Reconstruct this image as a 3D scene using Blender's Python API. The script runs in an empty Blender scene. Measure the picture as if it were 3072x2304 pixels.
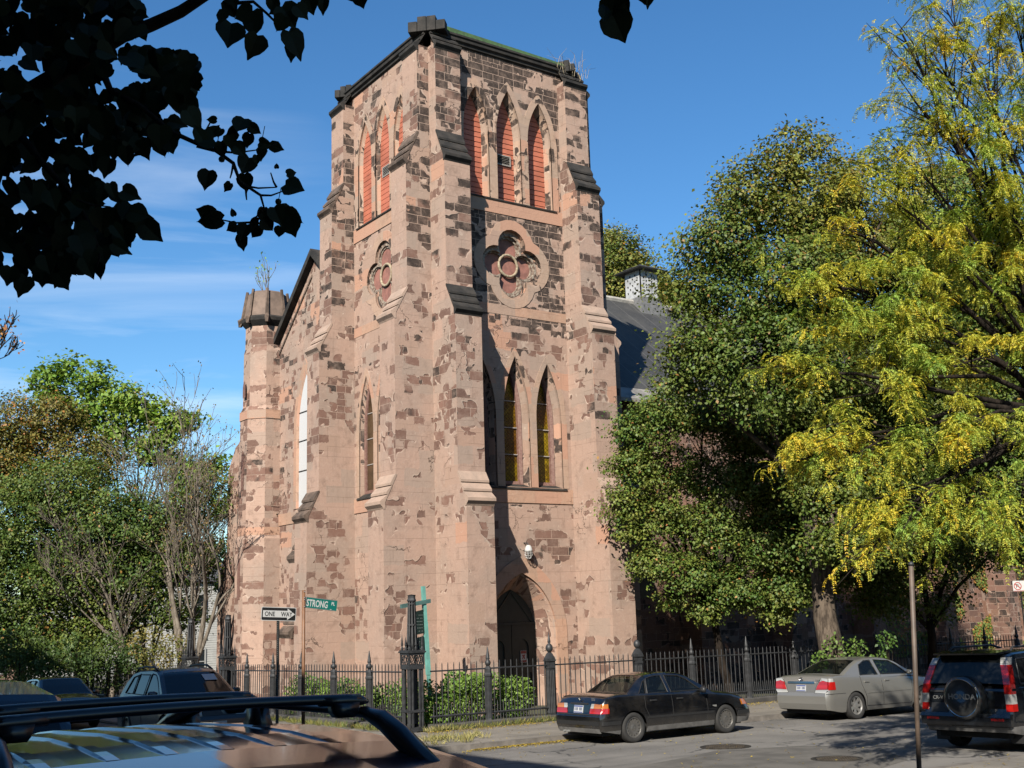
import bpy, bmesh, math, random
import numpy as np
from mathutils import Vector, Matrix
from mathutils.geometry import tessellate_polygon
R = math.radians
random.seed(7)
rng = np.random.default_rng(7)
SC = bpy.context.scene
COL = SC.collection

# ------------------------------------------------------------------ camera
CAM = Vector((-19.104, -31.727, 3.1))
FW = Vector((0.5649929, 0.8030802, 0.1893284))
RT = Vector((0.8206968, -0.5706487, -0.0285812))
UP = Vector((-0.0850870, -0.1715294, 0.9814978))
FPX = 3383.8
cam_d = bpy.data.cameras.new('camera')
cam_d.sensor_width = 36.0
cam_d.lens = 36.0 * FPX / 3072.0
cam_d.clip_start = 0.05
cam_d.clip_end = 3000
cam = bpy.data.objects.new('camera', cam_d)
COL.objects.link(cam)
cam.matrix_world = Matrix(((RT.x, UP.x, -FW.x, CAM.x), (RT.y, UP.y, -FW.y, CAM.y), (RT.z, UP.z, -FW.z, CAM.z), (0, 0, 0, 1)))
SC.camera = cam

# ------------------------------------------------------------------ light
SUN_EL, SUN_AZ = 34.0, 37.5            # light travels towards azimuth SUN_AZ (from +x)
world = bpy.data.worlds.new('World')
SC.world = world
world.use_nodes = True
wn, wl = world.node_tree.nodes, world.node_tree.links
for n in list(wn): wn.remove(n)
w_out = wn.new('ShaderNodeOutputWorld')
w_bg = wn.new('ShaderNodeBackground')
w_bg.inputs['Strength'].default_value = 0.06
sky = wn.new('ShaderNodeTexSky')
sky.sky_type = 'NISHITA'
sky.sun_disc = False
sky.sun_elevation = R(SUN_EL)
to_sun = Vector((-math.cos(R(SUN_AZ)), -math.sin(R(SUN_AZ)), math.tan(R(SUN_EL)))).normalized()
sky.sun_rotation = math.atan2(to_sun.x, to_sun.y)
sky.air_density = 1.0
sky.dust_density = 0.35
sky.ozone_density = 2.2
# thin cirrus streaks, part of the sky itself
tc = wn.new('ShaderNodeTexCoord')
mp = wn.new('ShaderNodeMapping')
mp.inputs['Rotation'].default_value = (R(8), R(-6), R(35))
mp.inputs['Scale'].default_value = (1.6, 3.0, 13.0)
cn = wn.new('ShaderNodeTexNoise')
cn.inputs['Scale'].default_value = 1.5
cn.inputs['Detail'].default_value = 9
cn.inputs['Roughness'].default_value = 0.56
cn.inputs['Distortion'].default_value = 0.7
cr = wn.new('ShaderNodeValToRGB')
cr.color_ramp.elements[0].position = 0.46
cr.color_ramp.elements[0].color = (0, 0, 0, 1)
cr.color_ramp.elements[1].position = 0.82
cr.color_ramp.elements[1].color = (0.5, 0.5, 0.5, 1)
hs = wn.new('ShaderNodeHueSaturation')
hs.inputs['Saturation'].default_value = 1.22
cm = wn.new('ShaderNodeMix'); cm.data_type = 'RGBA'
cm.inputs[7].default_value = (7.5, 8.2, 9.0, 1)
wl.new(tc.outputs['Generated'], mp.inputs['Vector'])
wl.new(mp.outputs['Vector'], cn.inputs['Vector'])
wl.new(cn.outputs['Fac'], cr.inputs['Fac'])
dt = wn.new('ShaderNodeVectorMath'); dt.operation = 'DOT_PRODUCT'      # the cirrus hangs low in the north only
dt.inputs[1].default_value = Vector((math.cos(R(76)), math.sin(R(76)), 0.19)).normalized()
wl.new(tc.outputs['Generated'], dt.inputs[0])
dr_ = wn.new('ShaderNodeMapRange'); dr_.inputs[1].default_value = 0.955; dr_.inputs[2].default_value = 0.999
wl.new(dt.outputs['Value'], dr_.inputs[0])
mu = wn.new('ShaderNodeMath'); mu.operation = 'MULTIPLY'
wl.new(cr.outputs['Color'], mu.inputs[0]); wl.new(dr_.outputs[0], mu.inputs[1])
wl.new(mu.outputs[0], cm.inputs[0])
wl.new(sky.outputs['Color'], hs.inputs['Color'])
ti = wn.new('ShaderNodeMix'); ti.data_type = 'RGBA'; ti.blend_type = 'MULTIPLY'
ti.inputs[0].default_value = 1.0
ti.inputs[7].default_value = (0.80, 1.0, 1.10, 1)
wl.new(hs.outputs['Color'], ti.inputs[6])
wl.new(ti.outputs[2], cm.inputs[6])
wl.new(cm.outputs[2], w_bg.inputs['Color'])
wl.new(w_bg.outputs['Background'], w_out.inputs['Surface'])

sun_d = bpy.data.lights.new('sun', 'SUN')
sun_d.energy = 5.0
sun_d.angle = R(0.5)
sun_d.color = (1.0, 0.93, 0.82)
sun = bpy.data.objects.new('sun', sun_d)
COL.objects.link(sun)
sun.rotation_euler = (-to_sun).to_track_quat('-Z', 'Y').to_euler()

SC.view_settings.view_transform = 'Standard'
SC.view_settings.look = 'None'
SC.view_settings.exposure = 1.25
SC.view_settings.gamma = 1.0
SC.cycles.max_bounces = 6
SC.cycles.diffuse_bounces = 3
SC.cycles.glossy_bounces = 3
SC.cycles.transmission_bounces = 4
SC.cycles.transparent_max_bounces = 6

ZC = 3.1                                    # the camera's height is the datum of all measured levels


def at(px, py, depth):
    """Point measured on the 3072x2304 photograph, at a distance along the view axis."""
    return CAM + (FW + RT * ((px - 1536) / FPX) - UP * ((py - 1152) / FPX)) * depth


def gz(x, y):
    """Height of the gently sloping street."""
    return ZC - 3.16 - 0.028 * (y + 12) - 0.012 * (x + 2)


def sw(x, y):
    """Height of the pavement round the church (falls away from the kerb)."""
    return ZC - 3.095 - 0.044 * (y + 9.9) - 0.012 * (x + 2) if y < -5 else ZC - 3.31 - 0.028 * (y + 5) - 0.012 * (x + 2)


# ------------------------------------------------------------------ object helpers
def tag(o, label=None, cat=None, group=None, kind=None):
    if label: o['label'] = label
    if cat: o['category'] = cat
    if group: o['group'] = group
    if kind: o['kind'] = kind
    return o


def thing(name, label, cat, loc=(0, 0, 0), rz=0.0, group=None):
    o = bpy.data.objects.new(name, None)
    o.empty_display_size = 0.2
    COL.objects.link(o)
    o.location = loc
    o.rotation_euler = (0, 0, rz)
    return tag(o, label, cat, group)


def node(name, parent):
    o = bpy.data.objects.new(name, None)
    o.empty_display_size = 0.1
    COL.objects.link(o)
    o.parent = parent
    return o


def copy_tree(o, parent=None):
    c = o.copy()
    COL.objects.link(c)
    c.parent = parent
    for ch in list(o.children): copy_tree(ch, c)
    return c


class MB:
    """Collects geometry for ONE mesh object."""
    def __init__(s):
        s.v, s.f, s.m, s.sm = [], [], [], []
        s.mi, s.smooth = 0, False
        s.M = None

    def add(s, vs, fs):
        o = len(s.v)
        if s.M is not None: vs = [s.M @ Vector(p) for p in vs]
        s.v += [tuple(p) for p in vs]
        for f in fs:
            s.f.append([o + i for i in f]); s.m.append(s.mi); s.sm.append(s.smooth)
        return s

    def box(s, x0, x1, y0, y1, z0, z1):
        return s.add([(x0, y0, z0), (x1, y0, z0), (x1, y1, z0), (x0, y1, z0), (x0, y0, z1), (x1, y0, z1), (x1, y1, z1), (x0, y1, z1)],
                     [(0, 3, 2, 1), (4, 5, 6, 7), (0, 1, 5, 4), (1, 2, 6, 5), (2, 3, 7, 6), (3, 0, 4, 7)])

    def hexa(s, p):
        return s.add(p, [(0, 3, 2, 1), (4, 5, 6, 7), (0, 1, 5, 4), (1, 2, 6, 5), (2, 3, 7, 6), (3, 0, 4, 7)])

    def prism(s, poly, fr, d0, d1, cap0=True, cap1=True):
        """Polygon (a, b) extruded through fr(a, b, d) from depth d0 to d1; caps triangulated."""
        n = len(poly)
        vs = [fr(a, b, d0) for a, b in poly] + [fr(a, b, d1) for a, b in poly]
        fs = [(i, (i + 1) % n, n + (i + 1) % n, n + i) for i in range(n)]
        tr = tessellate_polygon([[Vector((a, b, 0)) for a, b in poly]])
        if cap0: fs += [tuple(t) for t in tr]
        if cap1: fs += [tuple(n + i for i in reversed(t)) for t in tr]
        return s.add(vs, fs)

    def plate(s, outer, holes, fr, d0, d1, back=True, rims=True):
        """Flat slab with holes."""
        loops = [outer] + list(holes)
        flat = [p for l in loops for p in l]
        n = len(flat)
        tr = tessellate_polygon([[Vector((a, b, 0)) for a, b in l] for l in loops])
        vs = [fr(a, b, d0) for a, b in flat] + [fr(a, b, d1) for a, b in flat]
        fs = [tuple(t) for t in tr]
        if back: fs += [tuple(n + i for i in reversed(t)) for t in tr]
        k = 0
        for l in loops:
            m = len(l)
            if rims or l is outer:
                fs += [(k + i, k + (i + 1) % m, n + k + (i + 1) % m, n + k + i) for i in range(m)]
            k += m
        return s.add(vs, fs)

    def loft(s, a, b, closed=False):
        n = len(a)
        fs = [(i, (i + 1) % n, n + (i + 1) % n, n + i) for i in range(n if closed else n - 1)]
        return s.add(list(a) + list(b), fs)

    def rings(s, rs, closed=True, caps=False):
        n = len(rs[0])
        vs = [p for r in rs for p in r]
        fs = []
        for k in range(len(rs) - 1):
            for i in range(n if closed else n - 1):
                j = (i + 1) % n
                fs.append((k * n + i, k * n + j, (k + 1) * n + j, (k + 1) * n + i))
        if caps:
            fs.append(tuple(reversed(range(n))))
            fs.append(tuple((len(rs) - 1) * n + i for i in range(n)))
        return s.add(vs, fs)

    def lathe(s, prof, c=(0, 0, 0), n=12, axis='z', caps=True):
        rs = []
        for r_, h in prof:
            ring = []
            for i in range(n):
                a = 2 * math.pi * i / n
                x, y = r_ * math.cos(a), r_ * math.sin(a)
                ring.append({'z': (c[0] + x, c[1] + y, c[2] + h), 'y': (c[0] + x, c[1] + h, c[2] + y), 'x': (c[0] + h, c[1] + x, c[2] + y)}[axis])
            rs.append(ring)
        return s.rings(rs, True, caps)

    def tube(s, pts, rad, n=6, caps=True):
        pts = [Vector(p) for p in pts]
        rs = []
        ref = Vector((0.31, 0.17, 0.93))
        for i, p in enumerate(pts):
            t = (pts[min(i + 1, len(pts) - 1)] - pts[max(i - 1, 0)])
            if t.length < 1e-9: t = Vector((0, 0, 1))
            t.normalize()
            a = t.cross(ref)
            if a.length < 0.05: a = t.cross(Vector((1, 0, 0)))
            a.normalize(); b = t.cross(a)
            r_ = rad[i] if isinstance(rad, (list, tuple)) else rad
            rs.append([p + (a * math.cos(2 * math.pi * k / n) + b * math.sin(2 * math.pi * k / n)) * r_ for k in range(n)])
        return s.rings(rs, True, caps)

    def build(s, name, mats, parent=None, label=None, fix=True, bevel=0.0):
        me = bpy.data.meshes.new(name)
        me.from_pydata(s.v, [], s.f)
        mats = mats if isinstance(mats, (list, tuple)) else [mats]
        for m in mats: me.materials.append(m)
        me.polygons.foreach_set('material_index', s.m)
        me.polygons.foreach_set('use_smooth', s.sm)
        if fix:
            bm = bmesh.new(); bm.from_mesh(me)
            bmesh.ops.recalc_face_normals(bm, faces=bm.faces[:])
            bm.to_mesh(me); bm.free()
        me.update()
        o = bpy.data.objects.new(name, me)
        COL.objects.link(o)
        if parent: o.parent = parent
        if label: o['label'] = label
        if bevel:
            b = o.modifiers.new('bevel', 'BEVEL'); b.width = bevel; b.segments = 2; b.limit_method = 'ANGLE'
        return o


def text_mb(mb, body, size, fr, align='LEFT', xs=1.0, depth=0.002, bold=0.0):
    """Lettering: the built-in typeface turned into mesh faces through fr(a, b, d)."""
    cu = bpy.data.curves.new('lettering', 'FONT')
    cu.body = body; cu.size = size; cu.align_x = align; cu.offset = bold
    cu.resolution_u = 3
    o = bpy.data.objects.new('lettering', cu)
    COL.objects.link(o)
    dg = bpy.context.evaluated_depsgraph_get()
    me = bpy.data.meshes.new_from_object(o.evaluated_get(dg))
    vs = [fr(v.co.x * xs, v.co.y, depth) for v in me.vertices]
    mb.add(vs, [tuple(p.vertices) for p in me.polygons])
    bpy.data.objects.remove(o); bpy.data.curves.remove(cu); bpy.data.meshes.remove(me)
    return mb


# ------------------------------------------------------------------ materials
class NT:
    """Tiny wrapper for building node materials."""
    gain = 0.42
    def __init__(s, name):
        s.mat = bpy.data.materials.new(name)
        s.mat.use_nodes = True
        s.n, s.l = s.mat.node_tree.nodes, s.mat.node_tree.links
        s.bsdf = s.n['Principled BSDF']

    def new(s, t, **kw):
        nd = s.n.new(t)
        for k, v in kw.items():
            if hasattr(nd, k): setattr(nd, k, v)
            else: nd.inputs[k.replace('_', ' ')].default_value = v
        return nd

    def put(s, sock, v):
        if hasattr(v, 'outputs'): v = v.outputs[0]
        if isinstance(v, bpy.types.NodeSocket): s.l.new(v, sock)
        else: sock.default_value = v

    def math(s, op, a, b=0.0, clamp=False):
        nd = s.n.new('ShaderNodeMath'); nd.operation = op; nd.use_clamp = clamp
        s.put(nd.inputs[0], a); s.put(nd.inputs[1], b)
        return nd.outputs[0]

    def mix(s, f, a, b, mode='MIX'):
        nd = s.n.new('ShaderNodeMix'); nd.data_type = 'RGBA'; nd.blend_type = mode
        s.put(nd.inputs[0], f)
        s.put(nd.inputs[6], (*a, 1) if isinstance(a, tuple) and len(a) == 3 else a)
        s.put(nd.inputs[7], (*b, 1) if isinstance(b, tuple) and len(b) == 3 else b)
        return nd.outputs[2]

    def noise(s, vec, scale, detail=4, rough=0.55, out='Fac', dist=0.0):
        nd = s.n.new('ShaderNodeTexNoise')
        nd.inputs['Scale'].default_value = scale; nd.inputs['Detail'].default_value = detail
        nd.inputs['Roughness'].default_value = rough; nd.inputs['Distortion'].default_value = dist
        if vec is not None: s.l.new(vec, nd.inputs['Vector'])
        return nd.outputs[out]

    def step(s, v, lo, hi):
        nd = s.n.new('ShaderNodeMapRange'); nd.interpolation_type = 'SMOOTHSTEP'
        s.put(nd.inputs[0], v)
        nd.inputs[1].default_value = lo; nd.inputs[2].default_value = hi
        nd.inputs[3].default_value = 0; nd.inputs[4].default_value = 1
        return nd.outputs[0]

    def pos(s):
        return s.n.new('ShaderNodeNewGeometry').outputs['Position']

    def obj(s):
        return s.n.new('ShaderNodeTexCoord').outputs['Object']

    def base(s, v):
        # GAIN brings the measured colours down to real albedo for the chosen exposure
        if isinstance(v, tuple): s.put(s.bsdf.inputs['Base Color'], (*[c * s.gain for c in v[:3]], 1))
        else: s.put(s.bsdf.inputs['Base Color'], s.mix(1.0, v, (s.gain, s.gain, s.gain), 'MULTIPLY'))

    def bump(s, h, strength=0.3, dist=0.02):
        b = s.n.new('ShaderNodeBump')
        b.inputs['Strength'].default_value = strength; b.inputs['Distance'].default_value = dist
        s.put(b.inputs['Height'], h)
        s.l.new(b.outputs[0], s.bsdf.inputs['Normal'])


def pr(name, col, rough=0.6, metal=0.0, spec=0.5, var=0.0, scale=6.0, bump=0.0, coat=0.0, col2=None):
    t = NT(name)
    t.bsdf.inputs['Roughness'].default_value = rough
    t.bsdf.inputs['Metallic'].default_value = metal
    t.bsdf.inputs['Specular IOR Level'].default_value = spec
    t.bsdf.inputs['Coat Weight'].default_value = coat
    t.bsdf.inputs['Coat Roughness'].default_value = 0.03
    if var or col2:
        n = t.noise(t.obj(), scale, 6, 0.6)
        c2 = col2 if col2 else tuple(c * (1 - var) for c in col)
        c1 = col if col2 else tuple(min(1, c * (1 + var)) for c in col)
        t.base(t.mix(t.step(n, 0.35, 0.65), c1, c2))
        if bump: t.bump(n, bump, 0.02)
    else:
        t.base(col)
    return t.mat


def masonry(name, dens=0.3, kz=0.0, z0=0.0, rface=0.0, dark=0.4, stucco=(0.615, 0.422, 0.332), bw=0.50, bh=0.29, low=0.55, salmon=0.9):
    """Pink stucco fallen away in places from coursed brown and blackened stone."""
    t = NT(name)
    t.bsdf.inputs['Roughness'].default_value = 0.92
    t.bsdf.inputs['Specular IOR Level'].default_value = 0.15
    g = t.new('ShaderNodeNewGeometry')
    pos, nor = g.outputs['Position'], g.outputs['True Normal']
    sp = t.new('ShaderNodeSeparateXYZ'); t.l.new(pos, sp.inputs[0])
    sn = t.new('ShaderNodeSeparateXYZ'); t.l.new(nor, sn.inputs[0])
    ax, ay = t.math('ABSOLUTE', sn.outputs[0]), t.math('ABSOLUTE', sn.outputs[1])
    h = t.math('ADD', t.math('MULTIPLY', sp.outputs[0], ay), t.math('MULTIPLY', t.math('ADD', sp.outputs[1], 31.7), ax))
    z = sp.outputs[2]
    cv = t.new('ShaderNodeCombineXYZ'); t.put(cv.inputs[0], h); t.put(cv.inputs[1], z)
    # ragged edges
    def wob(scale, amp, base):
        nz = t.noise(pos, scale, 3, 0.6, 'Color')
        sub = t.new('ShaderNodeVectorMath', operation='SUBTRACT'); t.l.new(nz, sub.inputs[0]); sub.inputs[1].default_value = (0.5, 0.5, 0.5)
        sc = t.new('ShaderNodeVectorMath', operation='SCALE'); t.l.new(sub.outputs[0], sc.inputs[0]); sc.inputs['Scale'].default_value = amp
        ad = t.new('ShaderNodeVectorMath', operation='ADD'); t.l.new(base, ad.inputs[0]); t.l.new(sc.outputs[0], ad.inputs[1])
        return ad.outputs[0]
    dv = wob(55.0, 0.025, wob(24.0, 0.07, wob(9.0, 0.14, wob(2.3, 0.26, cv.outputs[0]))))
    sv = wob(9.0, 0.025, cv.outputs[0])

    def brick(vec, w_, h_, mortar, off=0.5, sq=1.0):
        b = t.new('ShaderNodeTexBrick')
        b.offset = off; b.squash = sq; b.squash_frequency = 2
        t.l.new(vec, b.inputs['Vector'])
        b.inputs['Color1'].default_value = (0, 0, 0, 1); b.inputs['Color2'].default_value = (1, 1, 1, 1); b.inputs['Mortar'].default_value = (0.5, 0.5, 0.5, 1)
        b.inputs['Scale'].default_value = 1.0; b.inputs['Mortar Size'].default_value = mortar
        b.inputs['Brick Width'].default_value = w_; b.inputs['Row Height'].default_value = h_
        b.inputs['Mortar Smooth'].default_value = 0.2
        return b.outputs['Color'], b.outputs['Fac']
    r1, _ = brick(dv, bw, bh, 0.0, 0.5, 1.45)
    _, j1 = brick(sv, bw, bh, 0.011, 0.5, 1.45)
    r2, _ = brick(dv, bw * 0.72, bh * 0.82, 0.0, 0.37, 0.8)
    _, j2 = brick(sv, bw * 0.72, bh * 0.82, 0.010, 0.37, 0.8)
    pick = t.step(t.noise(pos, 0.62, 3, 0.6), 0.54, 0.545)
    rnd = t.mix(pick, r1, r2)
    joint = t.mix(pick, j1, j2)
    lowf = t.noise(pos, low, 3, 0.55)
    s = t.math('ADD', rnd, t.math('MULTIPLY', t.math('SUBTRACT', lowf, 0.5), 2.6))
    d = t.math('ADD', dens, t.math('MULTIPLY', t.math('SUBTRACT', z, z0), kz))
    if rface:
        d = t.math('ADD', d, t.math('MULTIPLY', t.math('MULTIPLY', t.step(sn.outputs[1], -0.5, -0.9), rface), t.step(z, ZC + 7, ZC + 17)))
    exposed = t.step(t.math('ADD', s, d), 0.985, 1.015)
    # stone colours
    sel = t.math('ADD', t.math('MULTIPLY', t.math('FRACT', t.math('MULTIPLY', rnd, 17.31)), 0.55), t.math('MULTIPLY', t.noise(pos, 0.8, 2), 0.9))
    brown = t.mix(t.math('FRACT', t.math('MULTIPLY', rnd, 7.7)), (0.34, 0.19, 0.145), (0.21, 0.125, 0.098))
    blackn = t.mix(t.noise(pos, 5.0, 4), (0.030, 0.027, 0.026), (0.085, 0.066, 0.056))
    hgt_ = t.math('MULTIPLY', t.step(z, ZC + 12, ZC - 2), 0.22)
    dk = t.step(t.math('SUBTRACT', sel, hgt_), 1.05 - dark, 1.10 - dark)
    if rface:
        dk = t.math('MAXIMUM', dk, t.math('MULTIPLY', t.math('MULTIPLY', t.step(sn.outputs[1], -0.5, -0.9), t.step(sel, 0.55, 0.62)), t.step(z, ZC + 8, ZC + 14)))
    stone = t.mix(dk, brown, blackn)
    stone = t.mix(t.math('MULTIPLY', t.step(t.noise(pos, 26.0, 5, 0.7), 0.35, 0.75), 0.28), stone, (0.30, 0.20, 0.16))
    stone = t.mix(joint, stone, (0.58, 0.42, 0.335))
    # stucco colours
    big, _ = brick(wob(3.0, 0.25, cv.outputs[0]), 1.15, 0.62, 0.0)
    st = t.mix(t.step(t.noise(pos, 0.55, 4), 0.40, 0.66), stucco, (stucco[0] * 0.83, stucco[1] * 0.90, stucco[2] * 0.93))
    st = t.mix(t.math('MULTIPLY', t.step(t.noise(pos, 7.5, 5, 0.7), 0.50, 0.75), 0.35), st, (0.80, 0.62, 0.50))
    st = t.mix(t.step(t.noise(pos, 2.6, 5, 0.65), 0.50, 0.72), st, (stucco[0] * 0.74, stucco[1] * 0.74, stucco[2] * 0.74))
    st = t.mix(t.step(big, salmon, salmon + 0.02), st, (0.68, 0.40, 0.285))
    st = t.mix(t.math('MULTIPLY', t.step(t.math('FRACT', t.math('MULTIPLY', big, 5.3)), 0.82, 0.86), 0.6), st, (0.50, 0.39, 0.32))
    # water staining in vertical runs, grime
    mpn = t.new('ShaderNodeMapping'); t.l.new(pos, mpn.inputs[0]); mpn.inputs['Scale'].default_value = (3.2, 3.2, 0.25)
    runs = t.step(t.noise(mpn.outputs[0], 1.6, 5, 0.6), 0.56, 0.80)
    st = t.mix(t.math('MULTIPLY', runs, 0.33), st, (0.27, 0.19, 0.15))
    # scored false joints
    _, sj = brick(wob(2.0, 0.03, cv.outputs[0]), 1.1, 0.37, 0.008, 0.43)
    st = t.mix(t.math('MULTIPLY', t.math('MULTIPLY', sj, t.step(t.noise(pos, 0.9, 2), 0.42, 0.60)), 0.42), st, (0.12, 0.07, 0.05))
    # hair cracks
    vo = t.new('ShaderNodeTexVoronoi', feature='DISTANCE_TO_EDGE'); t.l.new(wob(3.0, 0.5, pos), vo.inputs['Vector']); vo.inputs['Scale'].default_value = 0.55
    crack = t.math('MULTIPLY', t.step(vo.outputs['Distance'], 0.007, 0.001), t.step(t.noise(pos, 0.45, 2), 0.55, 0.62))
    st = t.mix(t.math('MULTIPLY', crack, 0.7), st, (0.07, 0.045, 0.035))
    edge = t.step(t.math('ADD', s, d), 0.955, 0.985)
    st = t.mix(t.math('MULTIPLY', t.math('SUBTRACT', edge, exposed), 0.45), st, (0.85, 0.68, 0.56))
    stone = t.mix(t.math('MULTIPLY', t.step(t.noise(pos, 3.4, 6, 0.7), 0.42, 0.72), 0.42), stone, st)      # remnants of render on the stone
    t.base(t.mix(exposed, st, stone))
    hgt = t.math('SUBTRACT', t.math('ADD', t.math('MULTIPLY', t.noise(pos, 14.0, 6, 0.7), 0.35), t.math('MULTIPLY', t.noise(pos, 3.0, 3), 0.35)),
                 t.math('ADD', t.math('MULTIPLY', exposed, 0.75), t.math('ADD', t.math('MULTIPLY', t.math('MULTIPLY', joint, exposed), 0.35), t.math('MULTIPLY', crack, 0.6))))
    t.bump(hgt, 0.75, 0.035)
    return t.mat


def darkstone(name, c1=(0.028, 0.027, 0.026), c2=(0.075, 0.066, 0.058)):
    t = NT(name)
    t.bsdf.inputs['Roughness'].default_value = 0.85
    t.bsdf.inputs['Specular IOR Level'].default_value = 0.25
    p = t.pos()
    t.base(t.mix(t.step(t.noise(p, 2.2, 6, 0.65), 0.35, 0.7), c1, c2))
    t.bump(t.noise(p, 18, 5, 0.7), 0.4, 0.02)
    return t.mat


def dressed(name, base=(0.66, 0.45, 0.335), dens=0.25, bw=0.42, bh=0.55, alt=(0.60, 0.33, 0.205)):
    """Smooth surround stucco over large dressed blocks, some bare and blackened."""
    return masonry(name, dens=dens, dark=0.95, stucco=base, bw=bw, bh=bh, low=0.6, salmon=0.72)


M = {}
M['wall'] = masonry('stucco_masonry', dens=0.22, kz=0.0, rface=0.22, dark=0.28)
M['wall_upper'] = masonry('stucco_masonry_bare', dens=0.66, dark=0.80, bw=0.46, bh=0.27)
M['buttress'] = masonry('stucco_buttress', dens=0.17, kz=0.011, z0=ZC + 9, rface=0.36, dark=0.20, bw=0.52, bh=0.31)
M['facade'] = masonry('stucco_facade', dens=0.36, dark=0.16, bw=0.42, bh=0.25, low=0.8)
M['turret'] = masonry('stucco_turret', dens=0.30, dark=0.18, bw=0.50, bh=0.30, low=0.7)
M['nave'] = masonry('brownstone_nave', dens=0.55, dark=0.5, stucco=(0.36, 0.20, 0.14))
M['surround'] = dressed('dressed_surround', dens=-0.18)
M['surround_dark'] = dressed('dressed_surround_blackened', dens=0.20)
M['band'] = masonry('salmon_band', dens=-1.5, stucco=(0.69, 0.425, 0.30), salmon=0.6)
M['reveal'] = dressed('reveal_stone', base=(0.50, 0.33, 0.25), dens=0.22)
M['dark'] = darkstone('blackened_stone')
M['cap_pink'] = darkstone('weathered_pink_stone', (0.64, 0.46, 0.36), (0.48, 0.36, 0.285))
M['cap_brown'] = darkstone('weathered_brown_stone', (0.10, 0.075, 0.06), (0.28, 0.20, 0.155))

# ================================================================== setting: ground
def sheet(name, pts, zfun, mat, kind='structure', thick=0.0, n=1):
    mb = MB()
    vs = [(x, y, zfun(x, y)) for x, y in pts]
    k = len(vs)
    tr = tessellate_polygon([[Vector((x, y, 0)) for x, y in pts]])
    mb.add(vs, [tuple(t) for t in tr])
    if thick:
        mb.add(vs + [(x, y, z - thick) for x, y, z in vs], [(i, (i + 1) % k, k + (i + 1) % k, k + i) for i in range(k)])
    o = mb.build(name, mat)
    o['kind'] = kind
    return o


def asphalt():
    t = NT('asphalt')
    t.bsdf.inputs['Roughness'].default_value = 0.88
    p = t.pos()
    a = t.mix(t.step(t.noise(p, 0.35, 5, 0.6), 0.35, 0.65), (0.19, 0.178, 0.163), (0.30, 0.282, 0.258))
    mp_ = t.new('ShaderNodeMapping'); t.l.new(p, mp_.inputs[0]); mp_.inputs['Scale'].default_value = (0.18, 1.6, 1)
    a = t.mix(t.math('MULTIPLY', t.step(t.noise(mp_.outputs[0], 1.2, 5, 0.6), 0.48, 0.70), 0.6), a, (0.12, 0.113, 0.105))
    a = t.mix(t.math('MULTIPLY', t.step(t.noise(p, 55, 2, 0.5), 0.55, 0.7), 0.5), a, (0.42, 0.39, 0.36))
    vo = t.new('ShaderNodeTexVoronoi', feature='DISTANCE_TO_EDGE')
    nz = t.noise(p, 1.5, 4, 0.6, 'Color')
    ad = t.new('ShaderNodeVectorMath', operation='ADD'); t.l.new(p, ad.inputs[0]); t.l.new(nz, ad.inputs[1])
    t.l.new(ad.outputs[0], vo.inputs['Vector']); vo.inputs['Scale'].default_value = 0.28
    crk = t.math('MULTIPLY', t.step(vo.outputs['Distance'], 0.016, 0.004), t.step(t.noise(p, 0.3, 2), 0.40, 0.50))
    a = t.mix(t.math('MULTIPLY', crk, 0.85), a, (0.03, 0.03, 0.03))
    t.base(a)
    t.bump(t.math('ADD', t.noise(p, 60, 4, 0.7), t.math('MULTIPLY', t.noise(p, 2.0, 3), 0.8)), 0.35, 0.02)
    return t.mat


def concrete(name, c1=(0.36, 0.32, 0.265), c2=(0.25, 0.225, 0.19), flag=1.5):
    t = NT(name)
    t.bsdf.inputs['Roughness'].default_value = 0.9
    p = t.pos()
    a = t.mix(t.step(t.noise(p, 0.7, 6, 0.65), 0.36, 0.66), c1, c2)
    a = t.mix(t.math('MULTIPLY', t.step(t.noise(p, 40, 3, 0.6), 0.5, 0.75), 0.4), a, (0.14, 0.12, 0.10))
    b = t.new('ShaderNodeTexBrick'); b.offset = 0.0
    t.l.new(p, b.inputs['Vector']); b.inputs['Scale'].default_value = 1; b.inputs['Brick Width'].default_value = flag; b.inputs['Row Height'].default_value = flag
    b.inputs['Mortar Size'].default_value = 0.014
    a = t.mix(t.math('MULTIPLY', b.outputs['Fac'], 0.75), a, (0.06, 0.052, 0.045))
    t.base(a)
    t.bump(t.math('SUBTRACT', t.noise(p, 30, 5, 0.7), b.outputs['Fac']), 0.3, 0.02)
    return t.mat


M['asphalt'] = asphalt()
M['patch'] = pr('asphalt_patch', (0.15, 0.138, 0.122), 0.9, var=0.25, scale=1.6, bump=0.3)
M['pavement'] = concrete('pavement_concrete')
M['kerb'] = pr('kerb_stone', (0.23, 0.205, 0.18), 0.85, var=0.25, scale=3, bump=0.3)
M['earth'] = pr('yard_earth', (0.10, 0.082, 0.045), 0.95, var=0.35, scale=2.0, bump=0.4, col2=(0.085, 0.10, 0.035))
M['fence_base'] = pr('fence_base_stone', (0.085, 0.08, 0.075), 0.85, var=0.3, scale=3, bump=0.3)
M['far_ground'] = pr('far_ground', (0.13, 0.12, 0.09), 0.95, var=0.3, scale=0.2)

KV, KU = -9.9, -7.7           # kerb lines of the block on which the church stands
sheet('ground', [(-400, -300), (500, -300), (500, 500), (-400, 500)], lambda x, y: gz(0, max(-60, min(60, y))) - 1.2 if abs(x) > 60 or abs(y) > 60 else gz(x, y) - 0.6, M['far_ground'])
sheet('road', [(-60, -60), (70, -60), (70, 70), (-60, 70)], gz, M['asphalt'])


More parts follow.
